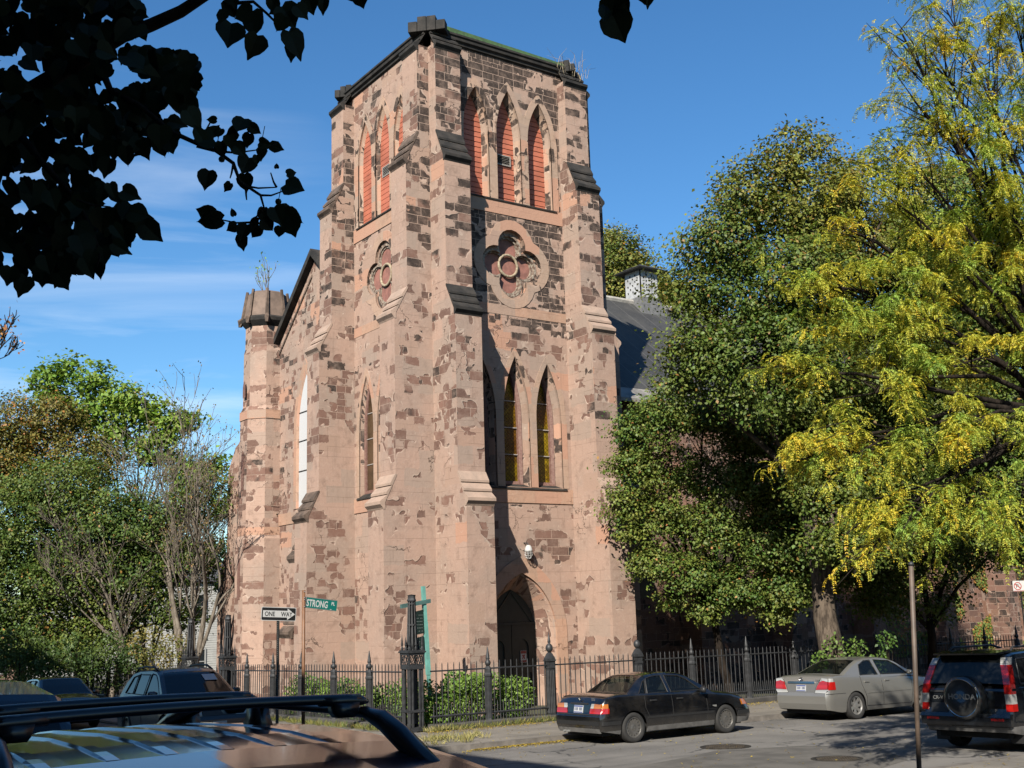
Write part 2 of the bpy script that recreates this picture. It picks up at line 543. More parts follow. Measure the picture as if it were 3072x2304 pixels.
def corner_poly(x0, y0, x1, y1, r, which):
    """Rectangle with one rounded corner at (x0, y0) pointing to the crossing."""
    pts = []
    cx, cy = x0 + r * (1 if x1 > x0 else -1), y0 + r * (1 if y1 > y0 else -1)
    a0 = {(1, 1): math.pi, (1, -1): math.pi / 2, (-1, 1): 1.5 * math.pi, (-1, -1): 0.0}[(1 if x1 > x0 else -1, 1 if y1 > y0 else -1)]
    for i in range(9):
        a = a0 + i / 8 * math.pi / 2
        pts.append((cx + r * math.cos(a), cy + r * math.sin(a)))
    a, b = pts[0], pts[-1]
    ext = [(b[0] if abs(b[0] - x0) < 1e-6 else x1, b[1] if abs(b[1] - y0) < 1e-6 else y1)]
    tail = [(x1, y0), (x1, y1), (x0, y1)] if abs(b[1] - y0) < 1e-6 else [(x0, y1), (x1, y1), (x1, y0)]
    return pts + tail


pav1 = corner_poly(KU, KV, 60, -5.0, 2.5, 0)
pav_pts = pav1[:9] + [(60, KV), (60, -5.15), (-3.75, -5.15), (-3.75, 60), (KU, 60)]
sheet('pavement', pav_pts, sw, M['pavement'], thick=0.3)
sheet('churchyard', [(-3.75, -5.15), (60, -5.15), (60, 60), (-3.75, 60)], lambda x, y: sw(x, y) + 0.03, M['earth'])
near = corner_poly(-8.0, -20.1, 60, -60, 2.5, 0)
sheet('pavement_near', near, lambda x, y: gz(x, y) + 0.125, M['pavement'], thick=0.3)
sheet('pavement_west', [(-18.65, -60), (-18.65, 60), (-40, 60), (-40, -60)], lambda x, y: gz(x, y) + 0.125, M['pavement'], thick=0.3)


def strip(name, path, w, h, zf, mat, kind='structure'):
    """A kerb: a low ridge of stone along a path, level with the pavement edge."""
    mb = MB()
    n = len(path)
    L, Rr = [], []
    for i in range(n):
        p = Vector(path[i]); t = (Vector(path[min(i + 1, n - 1)]) - Vector(path[max(i - 1, 0)])).normalized()
        nn = Vector((-t.y, t.x))
        L.append(p - nn * w / 2); Rr.append(p + nn * w / 2)
    rs = [[(l.x, l.y, zf(l.x, l.y) - 0.3), (l.x, l.y, zf(l.x, l.y) + h), (r.x, r.y, zf(r.x, r.y) + h), (r.x, r.y, zf(r.x, r.y) - 0.3)] for l, r in zip(L, Rr)]
    mb.rings(rs, True, True)
    o = mb.build(name, mat)
    o['kind'] = kind
    return o


strip('kerb', [(KU, 50), (KU, 20)] + [(KU, y) for y in (10, 0, -5)] + pav1[:9] + [(x, KV) for x in (-3, 0, 5, 12, 25, 55)], 0.16, 0.006, sw, M['kerb'])
strip('kerb_near', list(reversed([(55, -20.1), (20, -20.1), (4, -20.1)] + list(reversed(near[:9])) + [(-8.0, -30), (-8, -50)])) if abs(near[8][1] + 20.1) < 1e-6 else [(55, -20.1), (20, -20.1), (4, -20.1)] + near[:9] + [(-8.0, -30), (-8, -50)], 0.16, 0.006, lambda x, y: gz(x, y) + 0.125, M['kerb'])
sheet('asphalt_patch', [(-9, -16.2), (-3.6, -14.9), (-2.2, -14.45), (-0.4, -15.2), (0.2, -16.6), (-1.3, -18.4), (-5, -19.5), (-9, -19.2)], lambda x, y: gz(x, y) + 0.004, M['patch'])

# ================================================================== the church
W, BW = 6.75, 1.034
D1, D2, D3, D4 = 1.91, 1.45, 0.953, 0.464
church = thing('church', 'pink stuccoed brownstone church with tall square buttressed corner tower', 'church', (0, 0, 0))


def fR(a, b, d): return (a, d, b + ZC)                # wall facing the side street
def fL(a, b, d): return (d, a, b + ZC)                # wall facing Strong Place
def fF(a, b, d): return (0.3 + d, a, b + ZC)          # facade beside the tower


def arch(c, hw, zb, zs, za, n=9):
    h = za - zs
    r = (hw * hw + h * h) / (2 * hw)
    a1 = math.atan2(h, r - hw)
    left = [(c - hw + r - r * math.cos(a1 * i / n), zs + r * math.sin(a1 * i / n)) for i in range(n + 1)]
    right = [(2 * c - x, z) for x, z in reversed(left[:-1])]
    return [(c - hw, zb)] + left + right + [(c + hw, zb)]


def arch_hw(hw, zs, za, z):
    if z <= zs: return hw
    h = za - zs; r = (hw * hw + h * h) / (2 * hw)
    return max(0.0, hw - r + math.sqrt(max(0, r * r - (z - zs) ** 2)))


def quatre(c, cz, o, r, n=10):
    t = (math.sqrt(2) * o + math.sqrt(max(0, 2 * o * o - 4 * (o * o - r * r)))) / 2
    ph = math.atan2(t * math.sqrt(.5), t * math.sqrt(.5) - o)
    pts = []
    for k in range(4):
        a0 = k * math.pi / 2
        for i in range(n):
            a = -ph + 2 * ph * i / n
            x, y = o + r * math.cos(a), r * math.sin(a)
            pts.append((c + x * math.cos(a0) - y * math.sin(a0), cz + x * math.sin(a0) + y * math.cos(a0)))
    return pts


M['louvre'] = pr('red_painted_boards', (0.62, 0.185, 0.105), 0.6, var=0.16, scale=1.4)
M['grille'] = pr('grey_metal_grille', (0.45, 0.42, 0.38), 0.5)
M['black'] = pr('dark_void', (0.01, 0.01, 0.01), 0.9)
M['frame_brown'] = pr('peeling_brown_frame', (0.20, 0.085, 0.065), 0.75, var=0.3, scale=14, bump=0.3, col2=(0.30, 0.17, 0.13))
M['peel'] = pr('peeling_white_paint', (0.55, 0.48, 0.38), 0.8, scale=11, bump=0.5, col2=(0.16, 0.075, 0.05))
M['peel_ring'] = pr('weathered_wood_ring', (0.62, 0.52, 0.36), 0.8, scale=9, bump=0.4, col2=(0.34, 0.25, 0.16))
M['red_panel'] = pr('red_brown_panel', (0.40, 0.175, 0.135), 0.75, var=0.25, scale=3)
M['bar'] = pr('glazing_bar_paint', (0.55, 0.5, 0.46), 0.6)


def amber():
    t = NT('amber_glass')
    t.bsdf.inputs['Roughness'].default_value = 0.22
    p = t.pos()
    t.base(t.mix(t.step(t.noise(p, 1.1, 3), 0.35, 0.65), (0.46, 0.31, 0.008), (0.22, 0.09, 0.006)))
    sp = t.new('ShaderNodeSeparateXYZ'); t.l.new(p, sp.inputs[0])
    cc = t.new('ShaderNodeCombineXYZ'); t.put(cc.inputs[0], t.math('ADD', sp.outputs[0], sp.outputs[2])); t.put(cc.inputs[1], t.math('SUBTRACT', sp.outputs[2], sp.outputs[0]))
    bk = t.new('ShaderNodeTexBrick'); bk.offset = 0.0; t.l.new(cc.outputs[0], bk.inputs['Vector'])
    bk.inputs['Scale'].default_value = 1; bk.inputs['Brick Width'].default_value = 0.14; bk.inputs['Row Height'].default_value = 0.14; bk.inputs['Mortar Size'].default_value = 0.010
    bk.inputs['Color1'].default_value = (0.35, 0.35, 0.35, 1); bk.inputs['Color2'].default_value = (1, 1, 1, 1); bk.inputs['Mortar'].default_value = (0.03, 0.03, 0.03, 1)
    base_ = t.mix(t.step(t.noise(p, 1.1, 3), 0.35, 0.65), (0.46, 0.31, 0.008), (0.22, 0.09, 0.006))
    t.base(t.mix(0.85, base_, t.mix(1.0, base_, bk.outputs['Color'], 'MULTIPLY')))
    wv = t.new('ShaderNodeTexWave'); t.l.new(p, wv.inputs[0]); wv.inputs['Scale'].default_value = 9
    t.bump(wv.outputs[0], 0.3, 0.01)
    return t.mat


M['amber'] = amber()
M['glass_dull'] = pr('dull_glass', (0.10, 0.06, 0.03), 0.25, spec=0.6, var=0.4, scale=1.0)
M['white_glass'] = pr('white_boarded_pane', (0.86, 0.87, 0.88), 0.35)

CW = 3.37
BEL = [(1.95, 18.36), (CW, 18.52), (4.77, 18.36)]
LAN = [(1.95, 8.35), (CW, 8.50), (4.77, 8.35)]
QZ = 11.87


def bel_arch(c, za, hw=0.54): return arch(c, hw, 14.2, 16.75, za)
def lan_arch(c, za, hw=0.55): return arch(c, hw, 3.86, 6.3, za)


def envelope(cs, hw, grow, zs, zb, n=46):
    lo, hi = cs[0][0] - hw - grow, cs[-1][0] + hw + grow
    pts = [(lo, zb)]
    for i in range(n + 1):
        u = lo + (hi - lo) * i / n
        z = zs + 0.05
        for c, za in cs:
            A = arch(c, hw + grow, zb, zs, za + grow * 1.35)
            for (x0, z0), (x1, z1) in zip(A, A[1:]):
                if x0 <= u <= x1 and x1 > x0 + 1e-9: z = max(z, z0 + (z1 - z0) * (u - x0) / (x1 - x0))
        pts.append((u, z))
    pts.append((hi, zb))
    return pts


def wall_side(fr0, portal, side):
    # the Strong Place side has shallower reveals
    fr = fr0 if side == 'R' else (lambda a, b, d: fr0(a, b, d if d < 0 else d * 0.42))
    holes = [bel_arch(c, za) for c, za in BEL] + [lan_arch(c, za) for c, za in LAN] + [quatre(CW, QZ, 0.68, 0.60)]
    outer = [(0, -3.9), (W, -3.9), (W, 19.75), (0, 19.75)]
    if portal: holes.append(arch(CW, 1.42, -3.7, -1.1, 0.95, 12))
    # lower and upper stages are separate parts: the belfry stage lost most of its stucco
    def clip(hs, lo, hi): return [h for h in hs if lo < sum(p[1] for p in h) / len(h) < hi]
    w = MB()
    w.plate([(0, -3.9), (W, -3.9), (W, 9.6), (0, 9.6)], clip(holes, -9, 9.6), fr, 0, 0.3, back=False, rims=False)
    w.build('tower_wall', M['wall'], church)
    w = MB()
    w.plate([(0, 9.6), (W, 9.6), (W, 19.75), (0, 19.75)], clip(holes, 9.6, 30), fr, 0, 0.3, back=False, rims=False)
    w.build('tower_wall', M['wall_upper'] if side == 'R' else M['wall'], church)
    # surrounds
    s = MB()
    s.plate(envelope(BEL, 0.54, 0.27, 16.7, 14.22), [bel_arch(c, za) for c, za in BEL], fr, -0.03, 0.02, back=False)
    s.build('window_surround', M['surround_dark'], church)
    s = MB()
    s.plate(envelope(LAN, 0.55, 0.24, 6.25, 3.88), [lan_arch(c, za) for c, za in LAN], fr, -0.012, 0.02, back=False)
    s.build('window_surround', M['surround'], church)
    s = MB()
    q = quatre(CW, QZ, 0.68, 0.60)
    s.plate(quatre(CW, QZ, 0.66, 0.98), [q], fr, -0.025, 0.02, back=False)
    s.build('window_surround', M['surround'], church)
    # string bands
    for z0, z1, d in ((13.67, 14.2, 0.03), (3.33, 3.84, 0.035), (9.95, 10.3, 0.012)):
        s = MB()
        s.plate([(BW + 0.002, z0), (W - BW - 0.002, z0), (W - BW - 0.002, z1), (BW + 0.002, z1)], [], fr, -d, 0.02, back=False)
        s.build('string_band', M['band'], church)
    for z in (14.2, 3.84):           # sloping sills
        s = MB()
        a0, a1 = (1.25, 5.45)
        s.add([fr(a0, z, -0.07), fr(a1, z, -0.07), fr(a1, z + 0.17, 0.35), fr(a0, z + 0.17, 0.35), fr(a0, z - 0.05, -0.07), fr(a1, z - 0.05, -0.07)], [(0, 1, 2, 3), (4, 5, 1, 0)])
        s.build('window_sill', M['dark'], church)
    # belfry openings
    for i, (c, za) in enumerate(BEL):
        o = MB(); o.smooth = False
        A, B = bel_arch(c, za), arch(c, 0.46, 14.2, 16.75, za - 0.16)
        o.loft([fr(a, b, -0.03) for a, b in A], [fr(a, b, 0.12) for a, b in A])
        o.loft([fr(a, b, 0.12) for a, b in A], [fr(a, b, 0.42) for a, b in B])
        win = o.build('louvre_window', M['surround_dark'], church)
        p = MB(); p.mi = 0
        z = 14.28
        while z < za - 0.3:
            z1 = min(z + 0.183, za - 0.2)
            w0, w1 = arch_hw(0.47, 16.75, za - 0.16, z), arch_hw(0.47, 16.75, za - 0.16, z1)
            p.hexa([fr(c - w0, z, 0.366), fr(c + w0, z, 0.366), fr(c + w0, z, 0.44), fr(c - w0, z, 0.44),
                    fr(c - w1, z1, 0.385), fr(c + w1, z1, 0.385), fr(c + w1, z1, 0.44), fr(c - w1, z1, 0.44)])
            z += 0.195
        p.build('louvre_boards', M['louvre'], win)
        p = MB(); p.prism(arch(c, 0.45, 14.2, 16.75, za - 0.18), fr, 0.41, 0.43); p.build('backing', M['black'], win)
        if i == 1:
            v = MB(); v.plate([(c - 0.36, 15.72), (c + 0.30, 15.72), (c + 0.30, 16.12), (c - 0.36, 16.12)], [[(c - 0.32, 15.76), (c + 0.26, 15.76), (c + 0.26, 16.08), (c - 0.32, 16.08)]], fr, 0.31, 0.36)
            for k in range(5):
                zz = 15.78 + k * 0.062
                v.hexa([fr(c - 0.32, zz, 0.31), fr(c + 0.26, zz, 0.31), fr(c + 0.26, zz, 0.33), fr(c - 0.32, zz, 0.33),
                        fr(c - 0.32, zz + 0.022, 0.34), fr(c + 0.26, zz + 0.022, 0.34), fr(c + 0.26, zz + 0.022, 0.35), fr(c - 0.32, zz + 0.022, 0.35)])
            v.build('vent_grille', M['grille'], win)
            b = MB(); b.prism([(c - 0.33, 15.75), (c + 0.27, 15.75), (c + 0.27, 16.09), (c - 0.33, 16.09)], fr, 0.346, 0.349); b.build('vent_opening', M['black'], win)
    # lancets
    for i, (c, za) in enumerate(LAN):
        o = MB()
        A, B = lan_arch(c, za), arch(c, 0.44, 3.86, 6.3, za - 0.2)
        o.loft([fr(a, b, -0.012) for a, b in A], [fr(a, b, 0.1) for a, b in A])
        o.loft([fr(a, b, 0.1) for a, b in A], [fr(a, b, 0.40) for a, b in B])
        win = o.build('lancet_window', M['reveal'], church)
        f = MB()
        C1, C2 = arch(c, 0.43, 4.0, 6.3, za - 0.22), arch(c, 0.335, 4.12, 6.3, za - 0.42)
        f.loft([fr(a, b, 0.32) for a, b in C1], [fr(a, b, 0.40) for a, b in C2], True)
        f.loft([fr(a, b, 0.40) for a, b in C2], [fr(a, b, 0.54) for a, b in C2], True)
        f.loft([fr(a, b, 0.32) for a, b in C1], [fr(a, b, 0.54) for a, b in C1], True)
        f.build('window_frame', M['frame_brown'], win)
        g = MB(); g.prism(arch(c, 0.345, 4.1, 6.3, za - 0.41), fr, 0.52, 0.53, cap1=False)
        g.build('window_glass', M['amber'] if side == 'R' else M['glass_dull'], win)
        g = MB()
        for zb in (5.05, 6.0, 6.95):
            g.hexa([fr(c - 0.34, zb, 0.46), fr(c + 0.34, zb, 0.46), fr(c + 0.34, zb, 0.50), fr(c - 0.34, zb, 0.50),
                    fr(c - 0.34, zb + 0.03, 0.46), fr(c + 0.34, zb + 0.03, 0.46), fr(c + 0.34, zb + 0.03, 0.50), fr(c - 0.34, zb + 0.03, 0.50)])
        g.build('glazing_bar', M['bar'], win)
    # quatrefoil
    o = MB()
    q0, q1, q2, q3 = quatre(CW, QZ, 0.68, 0.60), quatre(CW, QZ, 0.66, 0.52), quatre(CW, QZ, 0.63, 0.46), quatre(CW, QZ, 0.6, 0.42)
    o.loft([fr(a, b, -0.025) for a, b in q0], [fr(a, b, 0.16) for a, b in q0], True)
    o.loft([fr(a, b, 0.16) for a, b in q0], [fr(a, b, 0.17) for a, b in q1], True)
    win = o.build('quatrefoil_window', M['reveal'], church)
    o = MB()
    o.loft([fr(a, b, 0.15) for a, b in q1], [fr(a, b, 0.24) for a, b in q1], True)
    o.loft([fr(a, b, 0.15) for a, b in q1], [fr(a, b, 0.15) for a, b in q2], True)
    o.loft([fr(a, b, 0.15) for a, b in q2], [fr(a, b, 0.26) for a, b in q2], True)
    o.loft([fr(a, b, 0.26) for a, b in q2], [fr(a, b, 0.26) for a, b in q3], True)
    o.loft([fr(a, b, 0.26) for a, b in q3], [fr(a, b, 0.36) for a, b in q3], True)
    o.build('moulding', M['peel'], win)
    o = MB(); o.prism(quatre(CW, QZ, 0.64, 0.5), fr, 0.35, 0.36); o.build('panel', M['red_panel'], win)
    o = MB(); o.smooth = True
    for k in range(28):
        pass
    ring = [fr(CW + 0.40 * math.cos(2 * math.pi * k / 28), QZ + 0.40 * math.sin(2 * math.pi * k / 28), 0.25) for k in range(29)]
    o.tube(ring, 0.052, 8, False)
    o.build('centre_ring', M['peel_ring'], win)
    if portal:
        # deep splayed doorway
        o = MB()
        s0, s1 = arch(CW, 1.86, -3.7, -1.1, 1.50, 14), arch(CW, 1.42, -3.7, -1.1, 0.95, 14)
        o.loft([fr(a, b, -0.03) for a, b in s0], [fr(a, b, -0.03) for a, b in s1])
        o.loft([fr(a, b, -0.03) for a, b in s0], [fr(a, b, 0.02) for a, b in s0])
        o.loft([fr(a, b, -0.03) for a, b in s1], [fr(a, b, 0.05) for a, b in s1])
        o.build('portal_surround', M['band'], church)
        o = MB()
        s2, s3, s4 = arch(CW, 1.36, -3.7, -1.1, 0.88, 14), arch(CW, 1.03, -3.7, -1.0, 0.45, 14), arch(CW, 1.0, -3.7, -1.0, 0.40, 14)
        o.loft([fr(a, b, 0.05) for a, b in s1], [fr(a, b, 0.08) for a, b in s2])
        o.loft([fr(a, b, 0.08) for a, b in s2], [fr(a, b, 0.62) for a, b in s3])
        o.loft([fr(a, b, 0.62) for a, b in s3], [fr(a, b, 0.72) for a, b in s4])
        o.build('portal_reveal', masonry('portal_voussoirs', dens=0.42, dark=0.25, stucco=(0.58, 0.39, 0.30), bw=0.85, bh=0.62), church)
        dm = pr('dark_green_door', (0.030, 0.034, 0.026), 0.6, var=0.2, scale=4)
        d = node('door', church)
        for k, (x0, x1) in enumerate(((CW - 1.0, CW - 0.012), (CW + 0.012, CW + 1.0))):
            l = MB()
            xc = (x0 + x1) / 2
            l.plate([(x0, -3.6), (x1, -3.6), (x1, -0.78), (x0, -0.78)], [arch(xc, 0.20, -2.1, -1.55, -1.28, 5), [(xc - 0.3, -3.3), (xc + 0.3, -3.3), (xc + 0.3, -2.4), (xc - 0.3, -2.4)]], fr, 0.68, 0.74)
            l.prism([(x0, -3.6), (x1, -3.6), (x1, -0.78), (x0, -0.78)], fr, 0.72, 0.76)
            l.build('door_leaf', dm, d)
        l = MB()
        l.prism(arch(CW, 1.0, -0.74, -0.7, 0.42, 10), fr, 0.70, 0.76)
        l.box(CW - 1.02, CW + 1.02, 0.64, 0.73, ZC - 0.79, ZC - 0.71)
        for s_ in (-1, 1):
            l.tube([fr(CW, 0.35, 0.69), fr(CW + s_ * 0.85, -0.7, 0.69)], 0.03, 4)
        l.build('tympanum', dm, d)


wall_side(fR, True, 'R')
wall_side(fL, False, 'L')
o = MB(); o.box(0.02, W, W - 0.02, W, ZC - 3.9, ZC + 19.75); o.box(W - 0.02, W, 0.02, W - 0.02, ZC - 3.9, ZC + 19.75)
o.build('tower_wall', M['wall'], church)
o = MB(); o.box(0.5, W - 0.5, 0.5, W - 0.5, ZC + 19.5, ZC + 19.6); o.build('tower_roof', M['dark'], church)


def weather(dt, zt, db, zb, n=3, over=0.10):
    """Saw-tooth profile of a sloped set of weathering slabs, in (projection, height)."""
    p = [(dt - 0.03, zt - 0.03), (dt - 0.03, zt + 0.02), (dt + 0.015, zt + 0.02)]
    for i in range(n):
        t1 = (i + 1) / n
        d_, z_ = dt + (db - dt) * t1, zt + (zb - zt) * t1
        last = i == n - 1
        e = over if last else 0.045
        p += [(d_ + e, z_ + 0.03), (d_ + e, z_ - (0.07 if last else 0.045))]
        if not last: p += [(d_ - 0.012, z_ - 0.045)]
    p += [(db + 0.03, zb - 0.17), (db + 0.004, zb - 0.22), (db - 0.06, zb - 0.22), (db - 0.06, zb - 0.01)]
    return p


def buttress(frame, capmats, stage=(D1, D2, D3, D4), ztop=19.35, body='buttress'):
    """frame(w, d, z): w along the width (0..BW), d projection, z level."""
    d1, d2, d3, d4 = stage
    m = MB()
    prof = [(-0.02, -3.9), (d1 + 0.10, -3.9), (d1 + 0.10, -2.75), (d1, -2.60), (d1, 3.2), (d2, 4.06), (d2, 9.5), (d3, 10.36), (d3, 15.0), (d4, 16.0), (d4, ztop), (-0.02, ztop)]
    vs = [frame(0, d, z + ZC) for d, z in prof] + [frame(BW, d, z + ZC) for d, z in prof]
    n = len(prof)
    tr = tessellate_polygon([[Vector((d, z, 0)) for d, z in prof]])
    m.add(vs, [(i, (i + 1) % n, n + (i + 1) % n, n + i) for i in range(n)] + [tuple(t) for t in tr] + [tuple(n + i for i in reversed(t)) for t in tr])
    b = m.build(body, M['buttress'], church)
    for (dt, zt, db, zb), cm_ in zip(((d2, 4.12, d1, 3.22), (d3, 10.42, d2, 9.52), (d4, 16.06, d3, 15.02), (0.0, 20.12, d4, 19.35)), capmats):
        pf = weather(dt, zt, db, zb, 3, 0.12)
        k = len(pf)
        m = MB()
        e = 0.014
        vs = [frame(-e, d, z + ZC) for d, z in pf] + [frame(BW + e, d, z + ZC) for d, z in pf]
        tr = tessellate_polygon([[Vector((d, z, 0)) for d, z in pf]])
        m.add(vs, [(i, (i + 1) % k, k + (i + 1) % k, k + i) for i in range(k)] + [tuple(t) for t in tr] + [tuple(k + i for i in reversed(t)) for t in tr])
        m.build('weathering', M[cm_], b)
    return b


buttress(lambda w, d, z: (w, -d, z), ('cap_pink', 'dark', 'dark', 'dark'))
buttress(lambda w, d, z: (W - BW + w, -d, z), ('cap_pink', 'cap_pink', 'dark', 'dark'))
buttress(lambda w, d, z: (-d, w, z), ('cap_pink', 'cap_pink', 'cap_brown', 'dark'))
buttress(lambda w, d, z: (-d, W - BW + w, z), ('cap_brown', 'cap_pink', 'cap_brown', 'dark'))
buttress(lambda w, d, z: (W + d, w, z), ('cap_pink', 'cap_pink', 'dark', 'dark'))
buttress(lambda w, d, z: (w, W + d, z), ('cap_pink', 'cap_pink', 'dark', 'dark'), (0.9, 0.7, 0.55, 0.3))

# cornice, roof edge and broken corner pinnacles
o = MB()
cor = [(0.0, 19.70), (-0.08, 19.74), (-0.09, 19.82), (-0.17, 19.87), (-0.18, 19.97), (-0.23, 20.01), (-0.23, 20.08), (0.2, 20.10)]
for fr in (fR, fL):
    for (d0, z0), (d1_, z1) in zip(cor, cor[1:]):
        o.add([fr(0.3, z0, d0), fr(W - 0.3, z0, d0), fr(W - 0.3, z1, d1_), fr(0.3, z1, d1_)], [(0, 1, 2, 3)])
o.build('cornice', M['dark'], church)
o = MB()
o.hexa([fR(0.6, 20.09, -0.22), fR(W - 0.5, 20.09, -0.22), fR(W - 0.5, 20.09, 0.3), fR(0.6, 20.09, 0.3), fR(0.6, 20.30, -0.15), fR(W - 0.5, 20.22, -0.15), fR(W - 0.5, 20.24, 0.3), fR(0.6, 20.32, 0.3)])
o.build('roof_edge', pr('green_felt_edge', (0.045, 0.115, 0.030), 0.9, var=0.3, scale=8, bump=0.4), church)
for (cx, cy, s, h) in ((0.16, 0.16, 0.68, 20.52), (W - 0.5, 0.12, 0.42, 20.45), (0.12, W - 0.35, 0.46, 20.42), (W - 0.4, W - 0.4, 0.5, 20.4)):
    o = MB()
    k = s * 0.707
    nb = 4
    for i in range(nb):           # blocks along the diagonal face, uneven tops
        for j in range(2):
            a0, a1 = -s + 2 * s * i / nb, -s + 2 * s * (i + 1) / nb
            dpt0, dpt1 = -0.42 + 0.42 * j, 0.42 * j + 0.38 - 0.42
            top = h - 0.14 * abs(i - 1.5) + random.uniform(-0.05, 0.05) - 0.25 * j
            e1, e2 = Vector((0.707, -0.707)), Vector((0.707, 0.707))
            q = [Vector((cx, cy)) + e1 * a + e2 * b for a, b in ((a0 + .006, dpt0), (a1 - .006, dpt0), (a1 - .006, dpt1), (a0 + .006, dpt1))]
            o.hexa([(p.x, p.y, ZC + 19.9) for p in q] + [(p.x, p.y, ZC + top) for p in q])
    o.build('pinnacle_stump', M['dark'], church, bevel=0.02)

# ---- facade wall beside the tower, its window, verge and turret
AP_V, AP_Z = 9.75, 14.55
def verge(v): return AP_Z - 0.817 * abs(v - AP_V)
o = MB()
fw_arch = arch(10.74, 0.80, 4.0, 7.4, 9.75)
o.plate([(W - 0.3, -4.2), (14.9, -4.2), (14.9, verge(14.9)), (AP_V, AP_Z), (W - 0.3, verge(W - 0.3))], [fw_arch], fF, 0, 0.4, back=False, rims=False)
fac = o.build('facade_wall', M['facade'], church)
o = MB(); o.plate(arch(10.74, 1.06, 4.0, 7.3, 10.2), [fw_arch], fF, -0.03, 0.02, back=False)
o.build('window_surround', M['band'], church)
o = MB()
B = arch(10.74, 0.68, 4.0, 7.4, 9.5)
o.loft([fF(a, b, -0.03) for a, b in fw_arch], [fF(a, b, 0.06) for a, b in B])
win = o.build('lancet_window', M['band'], church)
o = MB(); o.prism(arch(10.74, 0.69, 4.0, 7.4, 9.52), fF, 0.05, 0.07); o.build('window_pane', M['white_glass'], win)
o = MB()
for zb in (5.5, 6.75, 7.95): o.box(0.3 + 0.03, 0.3 + 0.06, 10.05, 11.43, ZC + zb, ZC + zb + 0.04)
o.build('glazing_bar', M['dark'], win)
o = MB(); o.add([fF(9.8, 3.9, -0.12), fF(11.45, 3.9, -0.12), fF(11.45, 4.15, 0.25), fF(9.8, 4.15, 0.25), fF(9.8, 3.82, -0.12), fF(11.45, 3.82, -0.12)], [(0, 1, 2, 3), (4, 5, 1, 0)])
o.build('window_sill', M['cap_pink'], church)
o = MB(); o.plate([(W, 3.42), (14.2, 3.42), (14.2, 3.9), (W, 3.9)], [], fF, -0.035, 0.02, back=False); o.build('string_band', M['band'], church)
o = MB()
for (off, d0, t_) in ((0.10, -0.28, 0.30),):
    q = [(W - 0.4, verge(W - 0.4) + off), (AP_V, AP_Z + off), (14.35, verge(14.35) + off)]
    for (a0, b0), (a1, b1) in zip(q, q[1:]):
        o.hexa([fF(a0, b0 - t_, d0), fF(a1, b1 - t_, d0), fF(a1, b1 - t_, 0.3), fF(a0, b0 - t_, 0.3), fF(a0, b0, d0), fF(a1, b1, d0), fF(a1, b1, 0.3), fF(a0, b0, 0.3)])
o.build('verge_coping', M['dark'], church)
o = MB()
for k in range(11):
    v0, v1 = 10.1 + k * 0.38, 10.1 + k * 0.38 + 0.34
    if v1 > 14.2: break
    z0, z1 = verge(v0) - 0.62, verge(v1) - 0.62
    o.hexa([fF(v0, z0 - 0.12, -0.05), fF(v1, z1 - 0.12, -0.05), fF(v1, z1 - 0.12, 0.02), fF(v0, z0 - 0.12, 0.02), fF(v0, z0, -0.05), fF(v1, z1, -0.05), fF(v1, z1, 0.02), fF(v0, z0, 0.02)])
o.build('verge_moulding', M['cap_brown'], church)
# small stepped buttress against the facade
o = MB()
pf = [(0, -4.2), (1.55, -4.2), (1.55, -0.9), (1.2, -0.3), (1.2, 1.9), (0.85, 2.6), (0.85, 2.7), (0.35, 3.3), (0, 3.3)]
n_ = len(pf); tr = tessellate_polygon([[Vector((d, z, 0)) for d, z in pf]])
o.add([(0.3 - d, 8.5, z + ZC) for d, z in pf] + [(0.3 - d, 9.5, z + ZC) for d, z in pf], [(i, (i + 1) % n_, n_ + (i + 1) % n_, n_ + i) for i in range(n_)] + [tuple(t) for t in tr] + [tuple(n_ + i for i in reversed(t)) for t in tr])
sb = o.build('buttress', M['facade'], church)
for (dt, zt, db, zb) in ((0.85, 2.62, 1.2, 1.92), (0.0, 3.75, 0.85, 2.72), (1.2, -0.25, 1.55, -0.9)):
    pf = weather(dt, zt, db, zb, 2, 0.10)
    k = len(pf); tr = tessellate_polygon([[Vector((d, z, 0)) for d, z in pf]])
    m = MB()
    m.add([(0.3 - d, 8.47, z + ZC) for d, z in pf] + [(0.3 - d, 9.53, z + ZC) for d, z in pf], [(i, (i + 1) % k, k + (i + 1) % k, k + i) for i in range(k)] + [tuple(t) for t in tr] + [tuple(k + i for i in reversed(t)) for t in tr])
    m.build('weathering', M['cap_brown'], sb)

# octagonal stair turret
TC = Vector((0.06, 14.30))
def octring(r, z, n=8, rot=22.5): return [(TC.x + r * math.cos(R(rot + 45 * i)), TC.y + r * math.sin(R(rot + 45 * i)), ZC + z) for i in range(n)]
o = MB()
o.rings([octring(1.20, -4.4), octring(1.20, 2.9), octring(1.10, 3.1), octring(1.08, 8.1), octring(1.08, 8.4), octring(0.98, 8.6), octring(0.97, 11.0), octring(0.92, 11.2), octring(0.91, 12.3)], True, True)
tur = o.build('stair_turret', M['turret'], church)
for z0, z1, r_ in ((3.05, 3.38, 1.135), (8.02, 8.40, 1.115)):
    o = MB(); o.rings([octring(r_, z0), octring(r_, z1)], True, False)
    o.build('string_band', M['band'], tur)
o = MB()
o.rings([octring(0.92, 12.15), octring(1.13, 12.38), octring(1.16, 12.52), octring(1.02, 12.62)], True, False)
o.build('turret_cornice', M['dark'], tur)
o = MB()
o.rings([octring(1.02, 12.55), octring(0.84, 13.72), octring(0.70, 13.80), octring(0.60, 13.5)], True, True)
o.build('turret_cap', pr('turret_cap_stone', (0.26, 0.185, 0.145), 0.9, var=0.22, scale=2.4, bump=0.4), tur)
o = MB()
